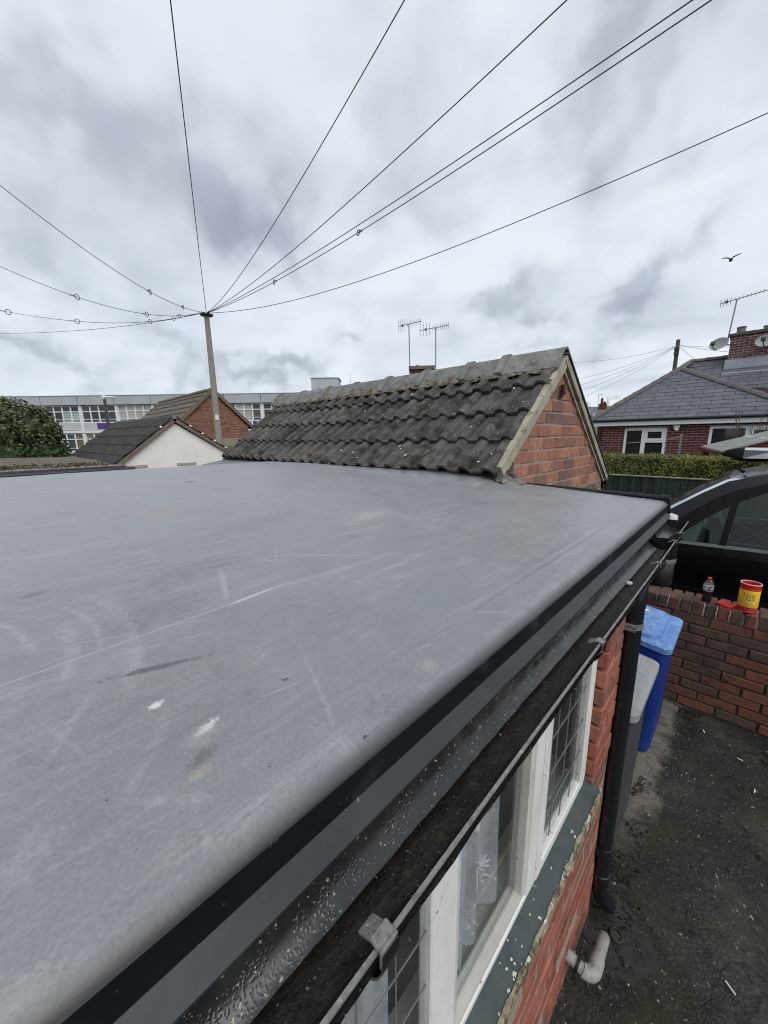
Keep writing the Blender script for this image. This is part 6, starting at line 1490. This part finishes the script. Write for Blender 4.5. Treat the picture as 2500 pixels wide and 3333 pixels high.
def wheelie(name, cx, hx, y0, y1, ztop, bm_, lm_, label, dome):
    th = thing(name, (cx, (y0 + y1) / 2, G), label, 'wheelie bin', 'wheelie bins behind the downpipe')
    cyy = (y0 + y1) / 2; hy = (y1 - y0) / 2; mb = MB()
    b0 = lambda k, ins: (cx, y0 + ins + hy * k, hx * (k + .02), hy * k)
    rings = [rring(*b0(.84, .052), .05, G + .012), rring(*b0(.87, .045), .06, G + .04), rring(*b0(.91, .030), .06, ztop - .24), rring(*b0(.92, .028), .06, ztop - .20), rring(cx, cyy + .002, hx * .965, hy * .965, .05, ztop - .195), rring(cx, cyy + .002, hx * .965, hy * .965, .05, ztop - .10)]
    loft(mb, rings); mb.build('body', bm_, th, smooth=35)
    sl_z = lambda dz: (lambda x, y: ztop + dz + .075 * (y - y1) / (y1 - y0))      # lid falls towards the front
    mb = MB()
    loft(mb, [rring(cx, cyy, hx, hy, .05, sl_z(-.045)), rring(cx, cyy, hx, hy, .05, sl_z(-.010)), rring(cx, cyy, hx - .008, hy - .008, .05, sl_z(-.004)), rring(cx, cyy, hx - .030, hy - .030, .05, sl_z(-.003))], cap1=True)
    lo = mb.build('lid', lm_, th, smooth=35)
    mb = MB(); loft(mb, [rring(cx, cyy + .02, hx - .045, hy - .05, .07, sl_z(-.008)), rring(cx, cyy + .02, hx - .050, hy - .055, .07, sl_z(.024)), rring(cx, cyy + .02, hx - .058, hy - .063, .07, sl_z(.030))]); mb.build('lid_step', lm_, lo, smooth=35)
    if dome:
        mb = MB(); R_ = []
        for k in range(7):
            q = k / 6; R_.append(rring(cx - .02, cyy + .05, (hx - .085) * math.cos(q * 1.35) ** .6, (hy - .09) * math.cos(q * 1.35) ** .6, .12 * math.cos(q * 1.35), sl_z(.014 + .075 * math.sin(q * 1.35))))
        loft(mb, R_); mb.build('lid_dome', lm_, lo, smooth=180)
    else:
        mb = MB(); loft(mb, [rring(cx, cyy + .08, hx - .10, hy - .17, .03, sl_z(.014)), rring(cx, cyy + .08, hx - .105, hy - .175, .03, sl_z(.055)), rring(cx, cyy + .08, hx - .115, hy - .185, .03, sl_z(.060))]); mb.build('lid_panel', lm_, lo, smooth=35)
        for k in range(3): MB().tube([(cx - hx + .13, cyy + .02 + .07 * k, ztop + .060 - .03 + .008 * k), (cx + hx - .13, cyy + .02 + .07 * k, ztop + .060 - .03 + .008 * k)], .006, 6).build('lid_rib', lm_, lo)
    MB().tube([(cx - hx * .8, y1 + .02, ztop - .03), (cx + hx * .8, y1 + .02, ztop - .03)], .014, 8).build('handle', lm_, th, smooth=50)
    for sx in (-1, 1):
        MB().lathe([(.03, -.03), (.095, -.028), (.10, -.02), (.10, .02), (.095, .028), (.03, .03)], (cx + sx * hx * .75, y1 - .06, G + .10), 18, axis=(1, 0, 0)).build('wheel', 'black_plastic', th, smooth=40)
    return th
wheelie('blue_wheelie_bin', 3.07, .292, .193, .87, -1.275, 'bin_blue_body', 'bin_blue_lid', 'blue wheelie bin with faded light blue lid against the brick wall', False)
wheelie('grey_wheelie_bin', 2.12, .30, .208, .87, -1.18, 'bin_grey_body', 'bin_grey_lid', 'dark grey wheelie bin with pale grey domed lid behind the downpipe', True)
mb = MB(); mb.lathe([(.001, .003), (.018, .002), (.022, 0)], (3.12, .40, -1.262), 9); mb.build('bird_dropping', 'bird_lime', at=(3.12, .40, -1.262), label='white bird dropping on the blue bin lid', cat='dropping')
mb = MB(); n_ = 9; mb.prism([(2.02 + .05 * math.cos(2 * PI * k / n_) * (1 + .5 * (k % 2)), .34 + .02 * math.sin(2 * PI * k / n_) * (1 + .4 * (k % 3)), -1.172 + .0) for k in range(n_)], (0, 0, .02)); mb.build('bird_dropping', 'bird_lime', at=(2.02, .34, -1.17), label='white splash of bird lime on the grey bin lid', cat='dropping')

# ================================================================== PARKED CAR
mat('car_black', [(.0035, .0035, .0045)], rough=.25, spec=.2, coat=.3)
mat('car_trim', [(.004, .004, .005), (.008, .008, .009)], rough=.45, scale=8, spec=.15)
mat('screen_glint', [(.62, .64, .66), (.70, .72, .74)], rough=.16, scale=6, metal=.9)  # pale metal for the imitated windscreen reflection
mat('car_mould', [(.12, .125, .13), (.16, .165, .17)], rough=.45, scale=8)
mat('car_interior', [(.10, .115, .112), (.16, .175, .17)], rough=.85, scale=8)
mat('car_seat', [(.12, .13, .13), (.18, .19, .19)], rough=.95, scale=30)
mat('tyre', [(.012, .012, .012), (.02, .02, .02)], rough=.85, scale=20)
mat('alloy', [(.30, .30, .31), (.38, .38, .39)], rough=.35, scale=8, metal=.7)
mat('silver', [(.50, .51, .53), (.58, .59, .60)], rough=.35, scale=4, spec=.5)
mat('lamp_lens', [(.45, .46, .47)], rough=.08, spec=.6); mat('lamp_red', [(.3, .01, .01)], rough=.15, spec=.6)
glassmat('car_glass', (.72, .80, .78), .01, .04, 1.5, (.10, .12, .115))
XC = 5.80
def xh(z): return .90 - .21 * max(0, (z + 1.15) / .80) ** 1.35 if z > -1.15 else .90 + .02 * math.sin(min(1, (-1.15 - z) / .5) * PI) - .06 * max(0, (-1.75 - z) / .3)
def sx_(z, sgn): return XC + sgn * xh(z)
car = thing('parked_car', (XC, -.8, G), 'black people carrier parked beyond the brick yard wall', 'car')
inner = [(.43, -1.125), (.425, -1.07), (.36, -.985), (.25, -.875), (.13, -.765), (.03, -.685), (-.167, -.568), (-.45, -.495), (-.9, -.458), (-1.8, -.455), (-2.6, -.50), (-3.0, -.60), (-3.15, -.75)]
midc = [(.62, -1.13), (.58, -1.02), (.47, -.91), (.33, -.775), (.19, -.655), (.07, -.575), (-.15, -.487), (-.45, -.428), (-.9, -.395), (-1.8, -.39), (-2.6, -.43), (-3.08, -.52), (-3.25, -.70)]
outer = [(.95, -1.13), (.80, -1.01), (.63, -.88), (.46, -.745), (.30, -.618), (.12, -.49), (-.143, -.408), (-.45, -.368), (-.9, -.338), (-1.8, -.335), (-2.6, -.365), (-3.15, -.44), (-3.36, -.62)]
belt = lambda y: -1.128 + .034 * (.43 - y)
for sgn in (-1, 1):
    S = lambda c_: [(sx_(z, sgn), y, z) for y, z in c_]
    O = [(XC + sgn * (xh(z) - .035 - .05 * max(0, z + 1.1)), y, z) for y, z in outer]
    MB().rows(S(midc), O, (-sgn * .02, 0, -.01)).build('roof_rail_panel', 'car_black', car, smooth=60)
    MB().rows([(p[0] + sgn * .002, p[1], p[2]) for p in S(inner)], [(p[0] + sgn * .002, p[1], p[2]) for p in S(midc)], (-sgn * .02, 0, 0)).build('door_frame', 'car_trim', car, smooth=60)
    MB().rows(O[:9], [(p[0] - sgn * (.085 if i < 6 else .03), p[1] + .018 * (i < 6), p[2] + .010) for i, p in enumerate(O[:9])], (0, 0, -.012)).build('screen_glint_strip', 'screen_glint', car, smooth=60)  # added strip imitating the sky's reflection along the windscreen edge
    # side glass between belt and rail
    gl = [(y, z) for y, z in inner]; A_ = [(sx_(z, sgn) - sgn * .012, y, z) for y, z in gl]; B_ = [(sx_(belt(y), sgn) - sgn * .012, y, min(belt(y), z)) for y, z in gl]
    MB().rows(A_, B_).build('side_glass', 'car_glass', car, smooth=60, recalc=False)
    # pillars across the glass
    for (yt, zt_, yb, zb_, w_) in ((.045, -.69, .085, -1.145, .026), (-.86, -.455, -.80, -1.12, .06), (-2.0, -.45, -1.95, -1.05, .06)):
        n_ = 8; A_ = []; B_ = []
        for k in range(n_):
            t_ = k / (n_ - 1); y = yt + (yb - yt) * t_; z = zt_ + (zb_ - zt_) * t_; A_.append((sx_(z, sgn) + sgn * .001, y - w_, z)); B_.append((sx_(z, sgn) + sgn * .001, y + w_, z))
        MB().rows(A_, B_, (-sgn * .018, 0, 0)).build('window_pillar', 'car_trim', car, smooth=60)
    # body side
    ysd = [-3.55, -3.4, -3.0, -2.4, -1.8, -1.2, -.6, 0, .43, .62, .95, 1.3, 1.6, 1.8, 1.92]
    topz = lambda y: belt(y) if y < .43 else -1.128 - .0 * (y - .43) if y < .95 else -1.13 - .11 * ((y - .95) / .97) ** 1.6
    inset = lambda y: .0 if -3.1 < y < 1.2 else (.10 * ((y - 1.2) / .72) ** 2 if y > 0 else .12 * ((-3.1 - y) / .45) ** 2)
    P = []; zz = [0, .12, .3, .5, .72, .9, 1]
    for q in zz:
        P.append([(XC + sgn * (xh(topz(y) + (-2.0 - topz(y)) * q) - inset(y)), y, topz(y) + (-2.0 - topz(y)) * q) for y in ysd])
    mb = MB()
    for a, b_ in zip(P[:-1], P[1:]): mb.rows(a, b_)
    mb.build('side_panel', 'car_black', car, smooth=60)
    A_ = [(sx_(belt(y), sgn) + sgn * .004, y, belt(y) + .004) for y in (.50, .2, 0, -.4, -.9, -1.8, -2.6, -3.1)]; MB().rows(A_, [(p[0] + sgn * .006, p[1], p[2] - .026) for p in A_], (-sgn * .02, 0, 0)).build('belt_moulding', 'car_mould', car)
    A_ = [(sx_(-1.62, sgn) + sgn * .004, y, -1.58) for y in (.5, -.2, -.9, -1.8, -2.0)]; MB().rows(A_, [(p[0] + sgn * .004, p[1], -1.66) for p in A_], (-sgn * .015, 0, 0)).build('side_moulding', 'car_trim', car)
    for yy in (1.12, -2.55):
        wl_o = MB().lathe([(.20, -.10), (.30, -.105), (.325, -.08), (.325, .08), (.30, .105), (.20, .10)], (XC + sgn * .80, yy, G + .325), 28, axis=(1, 0, 0)).build('wheel', 'tyre', car, smooth=40)
        MB().lathe([(.001, .0), (.19, .01), (.205, -.03)], (XC + sgn * .895, yy, G + .325), 24, axis=(sgn, 0, 0), caps=False).build('rim', 'alloy', wl_o, smooth=40)
        MB().lathe([(.30, .0), (.385, 0), (.385, .03), (.30, .03)], (XC + sgn * .885, yy, G + .335), 28, axis=(sgn, 0, 0), caps=False).build('wheel_arch', 'car_trim', car, smooth=40)
    mb = MB(); mb.lathe([(.01, -.06), (.07, -.05), (.085, 0), (.07, .045), (.01, .055)], (XC + sgn * 1.04, .50, -.90), 16, axis=(0, 1, 0)); mb.tube([(XC + sgn * .87, .50, -1.02), (XC + sgn * .98, .50, -.95)], .025, 8); mb.build('door_mirror', 'silver', car, smooth=60)
    MB().obox((sx_(-1.22, sgn) + sgn * .012, -.62, -1.235), (0, 1, 0), (0, 0, 1), (1, 0, 0), .10, .016, .016, .006).build('door_handle', 'car_black', car)
    mb = MB(); mb.grid(8, 6, lambda a, b_: (XC + sgn * (.40 + .40 * a), 1.90 - .32 * a * a - .10 * b_, -1.46 + .17 * b_)); mb.build('headlight', 'lamp_lens', car, smooth=180)
    box('tail_lamp', 'lamp_red', car, XC + sgn * .76 - .05, XC + sgn * .76 + .05, -3.58, -3.50, -1.25, -.85)
# roof, screens, bonnet, ends, floor
def row_at(y, z, n=13, ins=.035, crown=.05): 
    h_ = xh(z) - ins - .05 * max(0, z + 1.1)
    return [(XC + h_ * (2 * k / (n - 1) - 1), y, z + crown * (1 - (2 * k / (n - 1) - 1) ** 2)) for k in range(n)]
mb = MB(); rr = [row_at(y, z) for y, z in outer[5:12]]
for a, b_ in zip(rr[:-1], rr[1:]): mb.rows(a, b_)
mb.build('roof_panel', 'car_black', car, smooth=180)
mb = MB(); rr = [row_at(y, z - .002, ins=.045 - .002 * i) for i, (y, z) in enumerate(outer[:6])]
rr = [[(p[0], p[1] + .10 * (1 - i / 5) * (1 - ((p[0] - XC) / .85) ** 2), p[2]) for p in r] for i, r in enumerate(rr)]
for a, b_ in zip(rr[:-1], rr[1:]): mb.rows(a, b_)
mb.build('windscreen', 'car_glass', car, smooth=180, recalc=False)
mb = MB(); rr = [[(XC + (.80 - .14 * q * q) * (2 * k / 12 - 1), .95 + .97 * q + .06 * (1 - (2 * k / 12 - 1) ** 2), -1.13 - .11 * q ** 1.6 - .0 + .05 * (1 - (2 * k / 12 - 1) ** 2)) for k in range(13)] for q in (0, .2, .45, .7, .9, 1)]
for a, b_ in zip(rr[:-1], rr[1:]): mb.rows(a, b_)
mb.rows(rr[-1], [(p[0], p[1] + .03, -1.62) for p in rr[-1]]); mb.rows([(p[0], p[1] + .03, -1.62) for p in rr[-1]], [(p[0], p[1] - .02, -2.02) for p in rr[-1]])
mb.build('bonnet', 'car_black', car, smooth=50)
mb = MB(); a = row_at(-3.36, -.62); b_ = [(XC + .85 * (2 * k / 12 - 1), -3.52 - .05 * (1 - (2 * k / 12 - 1) ** 2), -1.10) for k in range(13)]; mb.rows(a, b_); mb.build('rear_window', 'car_glass', car, smooth=180, recalc=False)
mb = MB(); mb.rows(b_, [(p[0], p[1] - .02, -1.55) for p in b_]); mb.rows([(p[0], p[1] - .02, -1.55) for p in b_], [(p[0], p[1] + .02, -2.0) for p in b_]); mb.build('tailgate', 'car_black', car, smooth=60)
box('floor_pan', 'car_trim', car, XC - .80, XC + .80, -3.4, 1.8, -2.02, -1.80)
MB().grid(14, 8, lambda a, b_: (XC - .78 + 1.56 * a, .34 + .62 * b_, -1.16 + .10 * math.sin(b_ * 2.6) + .02 * math.sin(a * 9))).build('dashboard', 'car_interior', car, smooth=180)
box('dash_face', 'car_interior', car, XC - .78, XC + .78, .30, .36, -1.55, -1.14)
for sx in (-.42, .42):
    mb = MB(); loft(mb, [rring(XC + sx, -.22, .25, .25, .06, -1.62), rring(XC + sx, -.22, .25, .25, .06, -1.50)]); mb.build('seat_cushion', 'car_seat', car, smooth=40)
    mb = MB(); mb.rows([(XC + sx - .23, -.45, -1.5), (XC + sx - .23, -.55, -1.1), (XC + sx - .20, -.60, -.93)], [(XC + sx + .23, -.45, -1.5), (XC + sx + .23, -.55, -1.1), (XC + sx + .20, -.60, -.93)], (0, -.11, 0)); mb.box(XC + sx - .12, XC + sx + .12, -.70, -.60, -.88, -.72, ch=.03); mb.build('seat_back', 'car_seat', car, smooth=50)
MB().tube([(XC + .42 + .19 * math.cos(2 * PI * k / 24), .12 + .06 * math.sin(2 * PI * k / 24), -1.12 + .18 * math.sin(2 * PI * k / 24)) for k in range(24)], .017, 8, closed=True).build('steering_wheel', 'car_interior', car, smooth=180)
gd = MB()
for k in range(9):
    y0 = .02 - .09 * k; 
    for sg in (1, -1):
        a = Vector((5.32, y0, -1.16 if sg > 0 else -.92)); b_ = Vector((5.32, y0 - .34, -.92 if sg > 0 else -1.16)); gd.tube([a, b_], .0019, 4)
gd.tube([(5.32, .04, -.92), (5.32, -1.1, -.92)], .004, 4); gd.tube([(5.32, .04, -1.16), (5.32, -1.1, -1.16)], .004, 4)
gd.build('mesh_guard', 'car_mould', car)
MB().tube([(XC - .45, .02, -.405), (XC - .42, .10, -.365), (XC - .35, -.10, -.25)], [.018, .010, .004], 6).build('roof_aerial', 'car_trim', car)
for yy in (-.9, -2.1):
    MB().tube([(XC - .66, yy, -.292), (XC + .66, yy, -.292)], .016, 8).build('rack_bar', 'car_trim', car)
    for sg in (-1, 1): MB().box(XC + sg * .64 - .03, XC + sg * .64 + .03, yy - .04, yy + .04, -.385, -.28).build('rack_foot', 'car_trim', car)
# silver carrier tube lying on the roof bars
ct = thing('roof_carrier', (5.42, -1.2, -.27), 'silver carrier tube with dark pointed nose above the car roof', 'roof carrier')
oct_ = [(.5, -.5), (.5, .25), (.3, .5), (-.3, .5), (-.5, .25), (-.5, -.5), (-.3, -.56), (.3, -.56)]
def cring(y, s_, zc=-.214): return [(5.42 + .125 * s_ * a, y, zc + .106 * s_ * b_ - .012 * (1 - s_)) for a, b_ in oct_]
mb = MB(); loft(mb, [cring(.045, 1.0), cring(-2.6, 1.0)]); mb.build('tube_body', 'silver', ct)
mb = MB(); loft(mb, [cring(.050, 1.01), cring(.12, .90), cring(.175, .66), cring(.21, .30), cring(.217, .06)]); mb.build('nose_cap', 'car_trim', ct, smooth=50)
mb = MB(); mb.prism([(5.355, .05, -.262), (5.355, -.16, -.188), (5.355, .045, -.182)], (-.003, 0, 0)); mb.build('side_insert', 'car_mould', ct)
mb = MB(); loft(mb, [[(5.42 + a, y, z) for a, z in ((-.05, -.274), (.05, -.274), (.04, -.274 - dd), (-.04, -.274 - dd))] for y, dd in ((.15, .006), (.03, .028), (-.20, .022), (-.30, .004))]); mb.build('keel_clamp', 'car_trim', ct)
for yy in (-.9, -2.1): box('strap', 'car_trim', ct, 5.35, 5.49, yy - .02, yy + .02, -.285, -.268)

# ================================================================== GULL
mat('gull_dark', [(.05, .052, .056), (.10, .104, .11)], rough=.8, scale=8)
gd_ = Vector((.997, .072, .3145)).normalized() * 22; gl_ = thing('gull', tuple(gd_), 'small dark gull flying with raised wings in the upper right sky', 'bird')
acr_ = Vector((0, -1, 0)); fw_ = Vector((1, 0, .05)).normalized()
MB().tube([gd_ - fw_ * .24 - UP * .05, gd_ - fw_ * .12 - UP * .06, gd_ + UP * -.05, gd_ + fw_ * .14 - UP * .03, gd_ + fw_ * .22], [.012, .05, .062, .045, .012], 10).build('body', 'gull_dark', gl_, smooth=180)
for sg in (-1, 1):
    sp = [(.0, .0), (.07, .06), (.14, .09), (.215, .105), (.29, .113)]; ch_ = [.16, .15, .12, .09, .02]
    A_ = [gd_ + acr_ * sg * x + UP * (z - .03) + fw_ * c_ * .5 for (x, z), c_ in zip(sp, ch_)]; B_ = [p - fw_ * c_ for p, c_ in zip(A_, ch_)]
    MB().rows(A_, B_, (0, 0, .012)).build('wing', 'gull_dark', gl_)
